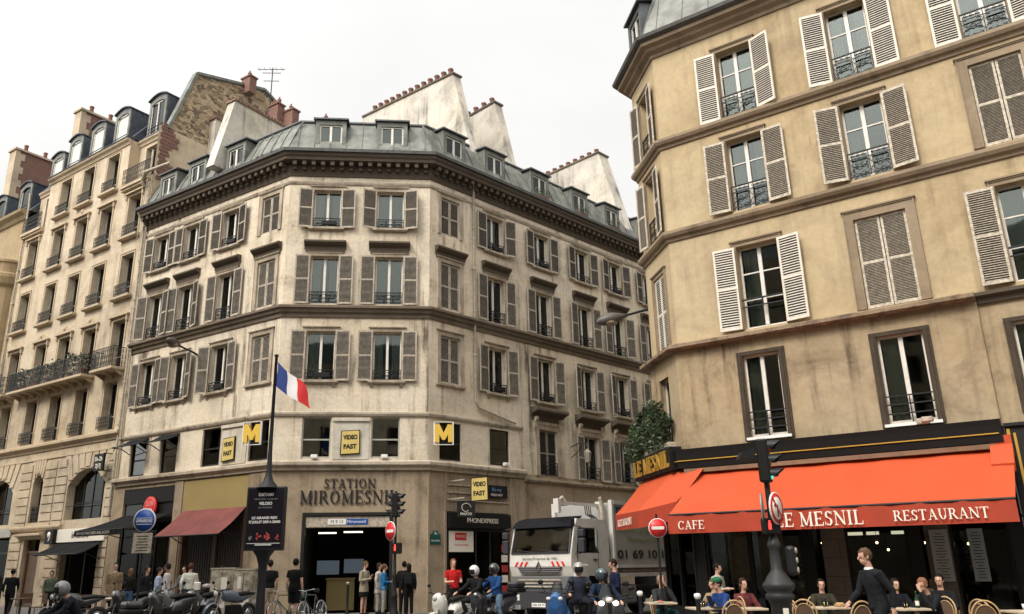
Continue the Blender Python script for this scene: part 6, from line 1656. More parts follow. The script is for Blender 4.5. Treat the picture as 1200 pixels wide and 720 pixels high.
# the flag
fl = thing('flag', 'blue, white and red striped flag hanging at a slant from the poster mast', 'flag', (-6.62, 25.2, 7.95))
vs = []; n1, n2 = 18, 10
b = MB(); Lf, Hf = 1.22, .84
for i in range(n1+1):
    s = i/n1
    for j in range(n2+1):
        q = j/n2
        x_ = .05 + Lf*s*.78 ; z_ = -.05 - Lf*s*.68 - Hf*q*(.95-.05*s) - .05*math.sin(s*5)*(1-q*.3)
        x_ += .18*q*s + .02*math.sin(q*6); y_ = -.06*math.sin(s*9+q*2.2)*s - .10*s
        vs.append((x_, y_, z_))
fs = []; mi = []
for i in range(n1):
    for j in range(n2): a = i*(n2+1)+j; b.add([], [], 0); fs.append((a, a+1, a+n2+2, a+n2+1)); mi.append(0 if i < 6 else 1 if i < 12 else 2)
b.v = [Vector(p) for p in vs]; b.f = [list(f) for f in fs]; b.m = mi; b.sm = [True]*len(fs)
fm_ = [mat('flag_blue', (.02,.045,.20), .8), mat('flag_white', (.72,.70,.68), .8), mat('flag_red', (.60,.03,.03), .8)]
b.build('cloth', fm_, fl)
# utility cabinets with peeling posters
cm = wallmat('cabinet_cream', (.50,.45,.36), (.16,.13,.10), 1.0, .6, seed=50.0, pscale=2.5)
for (x, y, w_, h, lab) in ((-8.75,28.6,.78,1.62,'larger cream street cabinet covered in torn posters behind the parked scooters'), (-7.95,28.3,.66,1.58,'narrower cream street cabinet right beside the larger one, partly behind the mast')):
    t = thing('street_cabinet', lab, 'cabinet', (x, y, 0), R(-5), 'street cabinets'); MB().bbox(-w_/2,w_/2,-.25,.25,.05,h,.015).box(-w_/2-.02,w_/2+.02,-.27,.27,h,h+.04).build('cabinet_body', cm, t)
    MB().box(-.012,.012,-.256,-.251,.15,h-.1).box(w_/2-.12,w_/2-.09,-.27,-.251,h*.55,h*.62).build('door_seam', M['iron'], t)
    b = MB(); rr = random.Random(int(x*10))
    for i in range(5): a, c = rr.uniform(-w_/2+.05, w_/2-.3), rr.uniform(.3, h-.5); b.box(a, a+rr.uniform(.12,.28), -.2585, -.2515-i*.0006, c, c+rr.uniform(.12,.4))
    b.build('torn_poster', M['cream'], t)
# ------------------------------------------------------------------ lorry
def lorry():
    t = thing('refuse_lorry', 'white refuse lorry with red and white stripes and a phone number on its box', 'lorry', (2.58, 26.0, .0-.13), math.atan2(.731,.682))
    wp = mat('lorry_white', (.58,.56,.51), .4, coat=.3, var=.12, vscale=3); dkp = mat('lorry_dark', (.03,.03,.035), .5); Wd = 2.5
    # cab shell: side profile with raked screen, real openings left for windscreen and side windows
    b = MB(); z0, z1, zs = 1.40, 3.12, 2.08   # chin, roof, screen bottom
    def prof(y0, y1, pts, mi=0): b.prism(pts, y0, y1, mi)
    # lower front and sides
    prof(0, Wd, [(.10,z0),(2.05,z0),(2.05,zs),(.03,zs),(.0,1.7)])
    for y0, y1 in ((0,.05),(Wd-.05,Wd)):
        prof(y0, y1, [(.03,zs),(.30,zs),(.42,2.85),(.24,2.85)]); prof(y0, y1, [(.24,2.85),(1.95,2.85),(1.9,z1),(.38,z1)]); prof(y0, y1, [(1.35,2.3),(1.55,zs),(2.05,zs),(2.05,2.85),(1.35,2.85)])
    prof(.05, Wd-.05, [(.28,2.86),(1.95,2.86),(1.9,z1),(.38,z1)]); prof(.05, Wd-.05, [(2.0,zs),(2.05,zs),(2.05,2.86),(2.0,2.86)])
    o = b.build('cab', wp, t)
    # dark roof visor and deflector
    b = MB(); b.hexa([(.10,.03,2.88),(.10,Wd-.03,2.88),(.34,Wd+.01,2.92),(.34,-.01,2.92),(.24,.12,3.10),(.24,Wd-.12,3.10),(.75,Wd-.06,3.22),(.75,.06,3.22)]); b.build('roof_visor', mat('dark_blue_visor', (.004,.0045,.007), .5, spec=.12), t)
    # windscreen
    b = MB(); b.hexa([(.035,.09,zs+.02),(.035,Wd-.09,zs+.02),(.07,Wd-.09,zs+.02),(.07,.09,zs+.02),(.225,.10,2.90),(.225,Wd-.10,2.90),(.26,Wd-.10,2.90),(.26,.10,2.90)]); b.build('windscreen', glassmat('lorry_glass', (.75,.8,.78), 1.1, .2), t)
    b = MB(); b.bar((.02,.12,zs+.02),(.02,Wd-.12,zs+.02),.04,.05); 
    b.bar((.02,.08,zs),(.215,.11,2.80),.05,.05).bar((.02,Wd-.08,zs),(.215,Wd-.11,2.80),.05,.05); b.build('windscreen_seal', dkp, t)
    b = MB(); b.tube([(.0,.5,zs+.03),(.04,1.3,zs+.12)], .012, 5); b.tube([(.0,1.4,zs+.03),(.04,2.2,zs+.12)], .012, 5); b.build('wiper', dkp, t)
    # interior: dashboard, seats, steering wheel
    MB().box(.2,.55,.1,Wd-.1,zs-.1,zs+.14).build('dashboard', dkp, t)
    for y in (.55, 1.9): MB().bbox(1.1,1.3,y-.25,y+.25,zs,2.75,.06).build('seat', M['blackm'], t)
    MB().tube([(.62+.06*math.sin(a*PI/8),.55+.2*math.cos(a*PI/8),2.2+.2*math.sin(a*PI/8)) for a in range(17)], .018, 6).build('steering_wheel', dkp, t)
    # near side: door window, door seams, handle
    MB().prism([(.36,zs+.03),(1.28,zs+.03),(1.33,2.32),(1.33,2.82),(.45,2.82)], .02, .028).build('door_window', M['glass'], t)
    MB().bar((.33,-.006,1.5),(.33,-.006,zs),.015,.012).bar((1.42,-.006,1.5),(1.42,-.006,2.8),.015,.012).box(1.15,1.35,-.03,-.001,1.86,1.90).build('door_seam', dkp, t)
    # front: grille, stripes, emblem, lettering, lower bumper, lights, plate
    b = MB(); b.prism([(.5,1.50),(2.0,1.50),(2.15,1.68),(.35,1.68)], -.03, .03)
    for v in b.v: v.x, v.y = v.y-.0, v.x
    b.build('grille', dkp, t)
    b = MB()
    for zz in (1.54,1.60,1.66): b.box(-.045,-.03,.42,2.08,zz-.008,zz+.008)
    b.build('grille_bars', sgrey, t)
    b = MB()
    for y0 in (.22,.42,.62): b.add([(-.012,y0,1.70),(-.012,y0+.09,1.70),(-.004,y0+.18,1.84),(-.004,y0+.09,1.84)], [(0,1,2,3)])
    for y0 in (1.80,2.0,2.2): b.add([(-.012,y0+.09,1.70),(-.012,y0,1.70),(-.004,y0-.09,1.84),(-.004,y0,1.84)], [(0,1,2,3)])
    b.build('red_stripes', M['red'], t)
    b = MB(); P = [(1.25,1.46+.0),(1.37,1.66),(1.25,1.86),(1.13,1.66)]; Q = [(1.25,1.54),(1.32,1.66),(1.25,1.78),(1.18,1.66)]
    for i in range(4):
        j = (i+1) % 4; b.hexa([(-.06,P[i][0],P[i][1]),(-.06,P[j][0],P[j][1]),(-.06,Q[j][0],Q[j][1]),(-.06,Q[i][0],Q[i][1]),(-.03,P[i][0],P[i][1]),(-.03,P[j][0],P[j][1]),(-.03,Q[j][0],Q[j][1]),(-.03,Q[i][0],Q[i][1])])
    b.build('diamond_emblem', chrome, t)
    text('lettering', 'Service Propreté de Ville', .10, M['framed'], t, (-.006,1.25,1.93), -PI/2, .002, width=1.4)
    MB().bbox(-.10,.35,.03,Wd-.03,.45,1.02,.05).build('bumper', dkp, t)
    MB().bbox(-.02,.40,.05,Wd-.05,1.03,z0+.01,.02).build('lower_grille', mat('lorry_grey', (.12,.12,.12), .5), t)
    b = MB()
    for zz in (1.08,1.18,1.28): b.box(-.05,-.02,.4,Wd-.4,zz,zz+.035)
    b.build('grille_bars', M['shutl'], t)
    for y in (.30, Wd-.30): MB().bbox(-.115,-.08,y-.18,y+.18,.68,.86,.01).build('headlight', lampm, t)
    pl = MB().box(-.115,-.101,.98,1.52,.50,.62).build('number_plate', M['white'], t); text('lettering', '1842 XK 91', .09, M['framed'], pl, (-.12,1.25,.56), -PI/2, .002, width=.46)
    # mirrors
    for y, s in ((-.30,-1),(Wd+.30,1)):
        m_ = link('mirror', None, t, (.18, y, 2.1)); MB().bbox(-.07,.07,-.12,.12,0,.42,.03).bbox(-.07,.07,-.12,.12,.46,.68,.03).build('mirror_housing', dkp, m_)
        MB().tube([(0,0,.75),(0,-s*.25,.8)], .02, 6).tube([(0,0,-.02),(0,-s*.25,-.05)], .02, 6).build('mirror_arm', dkp, m_)
    MB().bbox(.1,.75,.0-.12,.03,1.05,1.75,.05).build('wing_panel', wp, t)
    # chassis, wheels, tanks
    MB().box(.3,8.6,.75,1.75,.70,1.0).build('chassis', dkp, t)
    for x in (1.15, 5.6, 6.95):
        for y in (.18, Wd-.18):
            wo = link('wheel', None, t, (x, y, .5))
            MB().lathe([(.28,-.14),(.46,-.14),(.50,-.10),(.50,.10),(.46,.14),(.28,.14)], (0,0,0), 28, axis='y').build('tyre', M['framed'], wo)
            MB().lathe([(.05,-.16),(.10,-.16),(.14,-.08),(.27,-.10),(.285,-.15),(.285,.15)], (0,0,0), 20, axis='y').build('rim', sgrey, wo)
    MB().bbox(2.4,3.6,.05,.6,.5,1.1,.08).build('fuel_tank', sgrey, t)
    # body box with frame
    MB().bbox(2.42,8.8,.02,Wd-.02,1.66,3.70,.02).build('box_body', mat('lorry_box', (.34,.335,.31), .5, var=.14, vscale=1.5), t)
    b = MB(); b.box(2.30,2.42,-.02,.12,1.5,3.78).box(2.30,2.42,Wd-.12,Wd+.02,1.5,3.78).box(2.42,8.8,-.03,.0,3.64,3.76).box(2.42,8.8,-.05,.0,1.62,1.72).box(2.42,8.8,-.05,.0,1.34,1.46).box(8.68,8.8,-.03,.0,1.72,3.64)
    b.build('box_frame', wp, t)
    MB().box(2.45,8.75,-.025,.0,1.46,1.62).build('web_address_strip', mat('strip_dark', (.10,.06,.06), .5), t)
    text('lettering', 'www.syndicat-proprete.fr', .12, M['shutl'], t, (4.4,-.028,1.54), 0, .002, width=3.4)
    text('lettering', '01 69 10 15', .38, M['framed'], t, (4.15,-.004,2.03), 0, .004, .006, width=3.25)
    gr = mat('olive_letters', (.20,.24,.07), .6)
    text('lettering', 'Collecte de Cartons', .22, gr, t, (3.85,-.004,2.83), 0, .003, width=2.5); text('lettering', 'Plastiques et', .22, gr, t, (4.05,-.004,2.53), 0, .003, width=1.8)
    text('lettering', 'de Royan', .22, M['framed'], t, (4.45,-.004,3.30), 0, .003, width=1.2)
    b = MB(); b.box(2.55,2.62,-.012,-.001,3.05,3.55).box(2.62,2.85,-.012,-.001,3.05,3.12).box(2.62,2.85,-.012,-.001,3.48,3.55); b.build('logo_bracket', mat('navy', (.02,.03,.10), .5), t)
    b = MB(); b.prism([(2.95,3.1),(3.2,3.15),(3.25,3.5),(3.0,3.52)], -.012, -.001); b.build('logo_leaf', gr, t)
    # loader gantry above the cab, exhaust stack, hoses
    b = MB(); b.box(.0,2.42,.42,.54,3.56,3.66).box(-.04,.10,.38,.58,3.30,3.74).box(2.2,2.42,.38,.58,3.50,3.74).tube([(.05,.48,3.66),(.3,.48,3.80),(.5,.48,3.62)], .045, 8)
    b.build('loader_gantry', M['shutl'] if False else wp, t)
    MB().tube([(2.17,.3,1.4),(2.17,.3,3.35),(2.17,.3,3.7),(2.10,.3,3.86)], [.07,.07,.06,.06], 12).build('exhaust_stack', M['shutl'], t)
    b = MB()
    for k in range(4): b.tube([(1.5+k*.1,.5,3.6),(1.48+k*.1,.45,3.3),(1.7+k*.1,.4,3.2),(2.1+k*.04,.4,2.2)], .018, 5)
    b.build('hose', dkp, t)
    b = MB(); b.box(2.08,2.29,.3,2.2,1.0,3.0); b.build('equipment_rack', dkp, t)
    return t
lorry()

# ------------------------------------------------------------------ silver car, nose showing left of the lorry
def car():
    ang = math.atan2(.6968,.7172); t = thing('parked_car', 'silver small car with a diamond badge, mostly hidden behind the lorry', 'car', (1.75, 29.3, -.13), ang)
    pm = paint((.36,.35,.33)); dk_ = M['framed']
    # stations along x (rearward): (x, half width, z bottom, z shoulder, z top)
    st = [(0,.70,.32,.62,.70),(.08,.80,.28,.72,.84),(.5,.85,.25,.82,.95),(1.05,.86,.25,.90,1.02),(2.0,.87,.25,.92,1.04),(3.3,.87,.25,.94,1.06),(3.85,.84,.30,.92,1.02),(3.98,.74,.36,.80,.86)]
    b = MB(); vs = []; fs = []; n = 10
    for x, hw, zb, zs, zt in st: vs += [(x,.87-hw*.92,zb),(x,.87-hw,zb+.12),(x,.87-hw,zs),(x,.87-hw*.85,zt),(x,.87-hw*.3,zt+.02),(x,.87+hw*.3,zt+.02),(x,.87+hw*.85,zt),(x,.87+hw,zs),(x,.87+hw,zb+.12),(x,.87+hw*.92,zb)]
    for i in range(len(st)-1):
        for k in range(n): k2 = (k+1) % n; fs.append((i*n+k, i*n+k2, (i+1)*n+k2, (i+1)*n+k))
    b.add(vs, fs, 0, True); b.add(vs[:n], [tuple(range(n))]); b.add(vs[-n:], [tuple(range(n))]); b.build('car_body', pm, t)
    b = MB(); b.hexa([(1.0,.14,1.02),(3.75,.16,1.04),(3.75,1.58,1.04),(1.0,1.60,1.02),(1.75,.26,1.46),(3.3,.26,1.46),(3.3,1.48,1.46),(1.75,1.48,1.46)]); b.build('cabin_glass', M['glass'], t)
    b = MB(); b.bbox(1.72,3.35,.22,1.52,1.45,1.52,.03); 
    for x0, x1 in ((1.0,1.75),(2.45,2.45),(3.75,3.3)):
        for y0, y1 in ((.14,.25),(1.60,1.49)): b.bar((x0,y0,1.03),(x1,y1,1.47),.06,.06)
    b.build('roof', pm, t)
    for y in (.22, 1.52): MB().ball((.10,y,.66), (.12,.14,.10)).build('headlight', lampm, t)
    b = MB(); b.hexa([(-.025,.81,.70),(-.025,.87,.60),(-.025,.93,.70),(-.025,.87,.82),(.0,.81,.70),(.0,.87,.60),(.0,.93,.70),(.0,.87,.82)]); b.build('diamond_badge', chrome, t)
    MB().box(-.02,.0,.45,1.29,.50,.58).build('grille', dk_, t)
    pl = MB().box(-.04,-.021,.61,1.13,.36,.47).build('number_plate', M['white'], t); text('lettering', '512 QBV 75', .09, M['framed'], pl, (-.045,.87,.415), -PI/2, .002, width=.44)
    for x in (.72, 3.2):
        for y in (.10, 1.64):
            wo = link('wheel', None, t, (x, y, .30)); MB().lathe([(.18,-.09),(.28,-.09),(.30,-.06),(.30,.06),(.28,.09),(.18,.09)], (0,0,0), 24, axis='y').build('tyre', M['framed'], wo)
            MB().lathe([(.03,-.10),(.06,-.10),(.17,-.06),(.185,-.095),(.185,.095)], (0,0,0), 16, axis='y').build('rim', sgrey, wo)
car()

# ------------------------------------------------------------------ two wheelers
scooter('black motorbike with a top case ridden leftwards at the bottom left corner', -7.62, 16.5, 222, (.02,.02,.025), False, False, (.03,.03,.032), moto=True, name='motorbike')
scooter('parked grey scooter with a pale top case near the woman in the white jacket', -10.0, 28.3, 215, (.12,.12,.12), False, False, (.55,.50,.48), z=0)
scooter('parked dark motorbike with a pale blue tank between the cabinets and the mast', -7.9, 26.8, 235, (.10,.13,.17), moto=True, z=0, name='motorbike')
scooter('parked dark grey scooter in front of the larger cream cabinet', -8.9, 27.0, 250, (.05,.05,.05), z=0)
scooter('small black scooter parked between the coat man and the blue sign', -11.6, 28.2, 230, (.02,.02,.02), z=0)
bicycle('bicycle with a green crate parked right of the poster mast', -6.15, 26.6, 240, (.05,.10,.06), crate=True)
bicycle('dark bicycle leaning beside the man in the black shirt', -5.35, 26.6, 250, (.05,.05,.05))
scooter('white scooter at the kerb in front of the woman in red', -1.05, 24.6, 232, (.62,.60,.54), False, False, None)
scooter('black scooter carrying two helmeted people in front of the phone shop', .15, 23.7, 222, (.035,.037,.045), True, False, (.025,.025,.027))
scooter('blue scooter with a clear windshield before the lorry bumper', 1.75, 20.2, 252, (.025,.085,.22), True, True, None)
scooter('dark touring scooter with both headlights lit and a tall windshield', 2.42, 17.6, 266, (.05,.05,.055), True, True, None, lit=True)
scooter('dark scooter half hidden behind the man in the navy jacket', 2.9, 19.6, 262, (.06,.06,.065), False, False, None)

scooter('dark motorbike parked left of the blue sign, right behind the seated woman', -12.2, 25.6, 210, (.03,.03,.035), z=0, moto=True, name='motorbike')
scooter('dark scooter with a screen parked between the two cream cabinets and the grey scooter', -9.5, 25.9, 228, (.03,.03,.03), z=0, screen=True)
# ------------------------------------------------------------------ people
K = dict
person('person in dark clothes walking away at the far left edge near the entrance door', -18.2, 32.8, 1.70, 200, 'walk', (.02,.02,.025), (.02,.02,.02), vox=.022)
person('rider in grey helmet and blue jeans on the black motorbike at bottom left', -7.74, 16.45, 1.70, 312, 'ride', (.025,.028,.04), (.04,.10,.22), helmet=(.18,.18,.18), z=-.10, lean=.55, feet=1)
person('man in a beige trench coat standing by the white rain pipe', -13.35, 30.7, 1.86, 20, 'stand', (.24,.17,.10), (.03,.03,.03), coat=.38, vox=.02, shirt=(.6,.6,.6))
person('brown haired woman in black top and blue jeans beside the beige coat man', -12.75, 30.6, 1.66, 170, 'stand', (.02,.02,.02), (.06,.12,.20), hair=(.18,.09,.05), hairlen=.12, vox=.02)
person('woman in pink top and pale blue jacket beside the stout white shirt man', -11.35, 29.6, 1.68, 100, 'stand', (.42,.50,.62), (.03,.03,.04), hair=(.05,.03,.02), vox=.02, arms='front')
person('stout man in a white shirt and dark trousers facing left by the blue sign', -10.95, 29.3, 1.80, -80, 'stand', (.62,.56,.54), (.02,.02,.03), tone=(.22,.12,.08), vox=.02)
person('woman in a white jacket seen from behind, before the shop with the red awning', -10.2, 29.4, 1.80, 185, 'walk', (.60,.58,.50), (.06,.08,.10), hair=(.10,.03,.02), vox=.02)
person('person in a sleeveless black top and pale shorts partly hidden by the poster mast', -7.0, 27.6, 1.86, 210, 'stand', (.02,.02,.022), (.42,.33,.25), sleeves=False, shorts=True, vox=.02)
person('man in black T-shirt and shorts seen from behind, left of the station door', -6.0, 26.8, 1.88, 165, 'stand', (.015,.015,.015), (.015,.015,.015), sleeves=False, shorts=True, vox=.018, hair=(.01,.01,.01))
person('woman in a beige cardigan and black skirt looking at her phone in the station doorway', -4.42, 30.9, 1.80, 65, 'stand', (.30,.26,.19), (.015,.015,.015), skirt=True, coat=.2, arms='phone', vox=.018, hair=(.10,.06,.03), nod=.35)
person('woman in a long white coat half hidden behind the person in the bright blue jacket', -3.95, 31.3, 1.74, 80, 'stand', (.55,.50,.45), (.45,.42,.38), coat=.25, vox=.02, hair=(.06,.03,.02), hairlen=.08)
person('person in a bright blue jacket and grey trousers facing left in the station doorway', -3.70, 30.8, 1.70, 95, 'stand', (.015,.13,.30), (.28,.27,.26), hair=(.10,.05,.03), coat=.1, arms='front', vox=.018)
person('dark haired person right behind the no-entry signal post', -2.95, 30.6, 1.78, 175, 'stand', (.02,.02,.02), (.02,.02,.02), hair=(.012,.01,.01), vox=.02)
person('long haired woman in a black leather jacket seen from behind, right of the signal post', -2.72, 29.9, 1.70, 190, 'stand', (.018,.018,.02), (.015,.015,.015), hair=(.015,.012,.01), hairlen=.14, vox=.018)
person('woman in a red top standing behind the white scooter', -1.02, 26.0, 1.80, 20, 'stand', (.42,.015,.015), (.02,.02,.02), sleeves=False, arms='front', hair=(.18,.07,.03), hairlen=.1, vox=.018)
person('scooter rider in a white helmet and dark jacket in front of the phone shop', -.22, 23.35, 1.76, -48-0, 'ride', (.02,.02,.022), (.03,.03,.03), helmet=(.62,.60,.58), z=-.05, lean=.2, feet=1)
person('passenger in blue jacket, jeans and dark helmet behind the white helmet rider', .28, 23.85, 1.78, -48-0, 'ride', (.012,.05,.15), (.12,.17,.24), helmet=(.05,.055,.05), z=-.03, lean=.12, feet=1)
person('rider in a silver helmet sitting behind the blue scooter', 2.2, 20.6, 1.74, 0, 'ride', (.05,.06,.09), (.03,.03,.04), helmet=(.30,.28,.26), z=-.0, lean=.15)
person('rider in a dark shiny striped helmet on the scooter with lit headlights', 2.38, 18.05, 1.66, 8, 'ride', (.02,.04,.085), (.02,.02,.03), helmet=(.04,.06,.07), z=-.04, lean=.25, turn=.9)
person('man in a navy jacket and grey trousers standing side-on beside the lit scooter', 3.05, 20.4, 1.70, -80, 'stand', (.015,.025,.07), (.10,.10,.10), hair=(.05,.02,.015), arms='front', nod=.3)
# terrace
seatz = {}
person('balding man in a grey sweater, chin on hand, at the leftmost cafe table', 4.18, 20.6, 1.78, 12, 'sit', (.06,.065,.07), (.03,.10,.11), hair=(.30,.20,.15), arms='chin', vox=.012, z=-.02)
person('woman in a pale top sitting sideways behind the awning post at the second cafe table', 4.98, 18.9, 1.66, -60, 'sit', (.30,.22,.13), (.03,.03,.03), hair=(.10,.05,.03), vox=.013)
person('person in a grey white shirt standing in front of the wooden panels of the cafe', 5.35, 19.9, 1.58, 45, 'stand', (.42,.40,.34), (.06,.09,.07), hair=(.02,.015,.01), arms='front', vox=.013, nod=.2)
person('man in a green cap and blue sweater leaning over the second cafe table', 4.88, 17.7, 1.74, -70, 'sit', (.015,.045,.16), (.25,.22,.20), cap=(.02,.12,.06), lean=.22, vox=.011, hair=(.03,.02,.01))
person('man in a dark grey suit and white shirt walking left past the cafe tables', 6.02, 13.3, 1.77, -82, 'walk', (.028,.031,.036), (.025,.027,.032), hair=(.10,.055,.03), shirt=(.75,.75,.75), lean=.14, vox=.0085, coat=.06, nod=.12)
person('man in dark clothes facing the camera at the table right of the walking suit man', 8.15, 17.2, 1.64, 5, 'sit', (.02,.022,.03), (.02,.02,.02), hair=(.03,.02,.015), vox=.012)
person('man in a black jacket with short red-blond hair holding his hand to his face', 8.45, 16.35, 1.72, -62, 'sit', (.022,.024,.028), (.02,.02,.02), hair=(.22,.10,.05), arms='chin', lean=.35, vox=.0105, nod=.3)
person('dark haired person sitting behind the man in the black jacket', 8.95, 17.0, 1.74, -40, 'sit', (.02,.02,.022), (.02,.02,.02), hair=(.015,.01,.01), vox=.013)
person('person in a bright green safety vest standing inside the cafe', 8.55, 20.65, 1.62, 160, 'stand', (.05,.05,.05), (.02,.02,.02), vest=(.35,.75,.05), vox=.016)
person('person in a pale pink shirt sitting inside the cafe behind the glass', 8.0, 21.9, 1.80, 170, 'sit', (.45,.36,.33), (.03,.03,.03), vox=.018, z=.12)
person('waiter-like person in dark clothes standing in the right part of the cafe', 10.75, 18.9, 1.72, -60, 'stand', (.02,.02,.02), (.02,.02,.02), tone=(.40,.22,.14), vox=.016)
person('brown haired woman sitting behind the left motorbike by the low awning', -13.6, 27.6, 1.66, 30, 'sit', (.05,.04,.05), (.03,.03,.03), hair=(.20,.09,.05), hairlen=.1, vox=.02)
person('person in grey green clothes standing in the left shop entrance', -16.9, 33.2, 1.62, 20, 'stand', (.09,.11,.08), (.03,.03,.03), vox=.022)
person('person in a cream shirt sitting inside the cafe behind the right menu board', 9.9, 19.2, 1.72, 40, 'sit', (.50,.42,.34), (.03,.03,.03), vox=.018)
person('dark haired diner inside the cafe between the pole and the green vest', 6.7, 22.3, 1.78, 150, 'sit', (.10,.05,.05), (.03,.03,.03), vox=.018, z=.1)
person('diner in a maroon top behind the ornate traffic light post', 5.35, 18.0, 1.68, 20, 'sit', (.12,.03,.03), (.03,.03,.03), vox=.014, hair=(.06,.03,.02), hairlen=.08)
person('diner in an olive jacket at the table with the bread, facing the camera', 6.95, 17.9, 1.64, -8, 'sit', (.07,.065,.04), (.02,.02,.02), vox=.014, hair=(.02,.015,.01))
person('waiter in a white shirt carrying nothing deep inside the cafe', 7.4, 22.6, 1.70, 60, 'stand', (.55,.52,.48), (.02,.02,.02), vox=.018)
person('pedestrian in a dark coat partly hidden by the blue sign post', -12.0, 30.2, 1.72, 60, 'stand', (.03,.03,.035), (.02,.02,.02), coat=.3, vox=.022)
person('pedestrian in a grey hooded top between the white shirt man and the white jacket woman', -10.75, 30.4, 1.72, -20, 'walk', (.14,.14,.15), (.03,.035,.05), vox=.022)
person('pedestrian in a rust brown jacket near the parked scooters by the cabinets', -9.35, 30.2, 1.70, -100, 'walk', (.18,.06,.03), (.02,.02,.025), vox=.022)
# hand bags
t = thing('backpack', 'black backpack on the back of the woman with long dark hair', 'backpack', (-2.70, 29.66, 1.0)); MB().bbox(-.15,.15,-.08,.10,0,.42,.05).build('bag_body', M['blackm'], t); MB().bbox(-.11,.11,-.12,-.081,.05,.25,.02).build('pocket', M['blackm'], t)
t = thing('shoulder_bag', 'cream shoulder bag at the right side of the woman in the white jacket', 'bag', (-9.9, 29.3, .85)); MB().bbox(-.10,.12,-.08,.08,0,.36,.04).build('bag_body', M['cream'], t); MB().tube([(-.06,0,.34),(-.12,0,.6),(-.05,.0,.34)], .012, 5).build('strap', M['cream'], t)

# ------------------------------------------------------------------ bollards
bollard('white topped bollard left of the leftmost cafe table', 3.12, 17.6)
bollard('white topped bollard in front of the second cafe table', 3.85, 15.8)
bollard('grey topped bollard before the station ticket barrier', -5.05, 31.2, 1.12, 'shutl')
bollard('white topped bollard beside the man in the navy jacket', 2.35, 16.6, 1.0)

# ------------------------------------------------------------------ cafe tables and chairs
topm = mat('pale_table_top', (.50,.40,.28), .45, var=.2, vscale=5)
rattan = mat('rattan', (.42,.27,.13), .6, var=.3, vscale=20); weave = mat('woven_seat', (.10,.055,.03), .7, var=.5, vscale=60)
def table(label, x, y, ang, w_=.62, d_=.62):
    t = thing('cafe_table', label, 'table', (x, y, 0), R(ang), 'square cafe tables on the terrace')
    MB().bbox(-w_/2,w_/2,-d_/2,d_/2,.71,.75,.008).build('tabletop', topm, t)
    MB().lathe([(.20,0),(.20,.02),(.03,.05),(.028,.68),(.12,.71)], (0,0,0), 16).build('pedestal', M['iron'], t); return t
for lab, x, y, a in (('dark bistro chair right of the walking person at the far left edge', -16.4, 30.6, 20), ('dark bistro chair second from the left edge, in front of the entrance', -15.6, 30.0, -40), ('dark bistro chair beside the brown haired seated woman', -13.0, 27.9, 60), ('dark bistro chair nearest the trench coat man', -12.3, 27.6, 120)):
    t = thing('bistro_chair', lab, 'chair', (x, y, 0), R(a), 'dark chairs on the left pavement')
    MB().box(-.2,.2,.18,.21,.55,.88).build('backrest', M['redaw'] if x > -14 else M['wood'], t); MB().bbox(-.21,.21,-.2,.2,.43,.46,.01).build('seat', M['wood'], t)
    for q in ((-.19,-.18),(.19,-.18)): MB().tube([(q[0],q[1],0),(q[0],q[1],.44)], .014, 6).build('leg', M['iron'], t)
    for q in ((-.19,.19),(.19,.19)): MB().tube([(q[0],q[1],0),(q[0],q[1]+.01,.9)], .014, 6).build('leg', M['iron'], t)
for lab, x, y in (('small round dark table among the dark chairs at the far left', -16.0, 29.6), ('small round table with a pale top before the man in the beige coat', -12.4, 28.6)):
    t = thing('bistro_table', lab, 'table', (x, y, 0), 0, 'round tables on the left pavement')
    MB().lathe([(.001,.72),(.32,.72),(.33,.74),(.32,.755),(.001,.756)], (0,0,0), 24).build('tabletop', M['cream'] if x > -14 else M['wood'], t); MB().lathe([(.2,0),(.2,.02),(.03,.05),(.03,.72)], (0,0,0), 14).build('pedestal', M['iron'], t)
def glass_cup(label, x, y, z=.75, col=None, h=.11, r=.032):
    t = thing('drinking_glass', label, 'glass', (x, y, z), 0, 'glasses on the cafe tables'); MB().lathe([(r*.8,0),(r,h),(r*.92,h),(r*.75,.008)], (0,0,0), 12, caps=False).build('glass', M['glassc'], t)
    MB().lathe([(r*.72,.008),(r*.85,h*.7),(.001,h*.7)], (0,0,0), 12).build('drink', col or M['gold'], t); return t
tabs = [('leftmost cafe table, in front of the man in the grey sweater', 4.02, 20.05, 0, .66), ('second cafe table, between the woman in the pale top and the green cap man', 4.42, 17.55, 5, .66),
        ('cafe table directly right of the ornate traffic light post', 5.15, 17.1, 0, .6), ('cafe table between the post and the walking man, with glasses and bread on it', 6.72, 17.1, 0, .64),
        ('cafe table with a bottle before the man holding his face', 7.95, 16.3, -4, .66), ('rightmost cafe table with two white cups', 9.35, 15.0, 0, .7)]
for lab, x, y, a, w_ in tabs: table(lab, x, y, a, w_)
def chair_m():
    def back():
        b = MB(); P = [(-.20,.20,.44)] + [(-.215*math.cos(a*PI/12), .235+.035*math.sin(a*PI/12), .68+.25*math.sin(a*PI/12)) for a in range(13)] + [(.20,.20,.44)]; b.tube(P, .016, 8)
        P2 = [(p[0]*.78, p[1]-.002, .44+(p[2]-.44)*.86) for p in P]; b.tube(P2, .010, 6); return b
    def wv():
        b = MB(); P = [(-.15,.205,.46)] + [(-.165*math.cos(a*PI/8), .235+.02*math.sin(a*PI/8), .66+.19*math.sin(a*PI/8)) for a in range(9)] + [(.15,.205,.46)]; b.add(P + [(p[0], p[1]+.006, p[2]) for p in P], [tuple(range(11)), tuple(range(21,10,-1))]); return b
    return back, wv
cb, cw = chair_m()
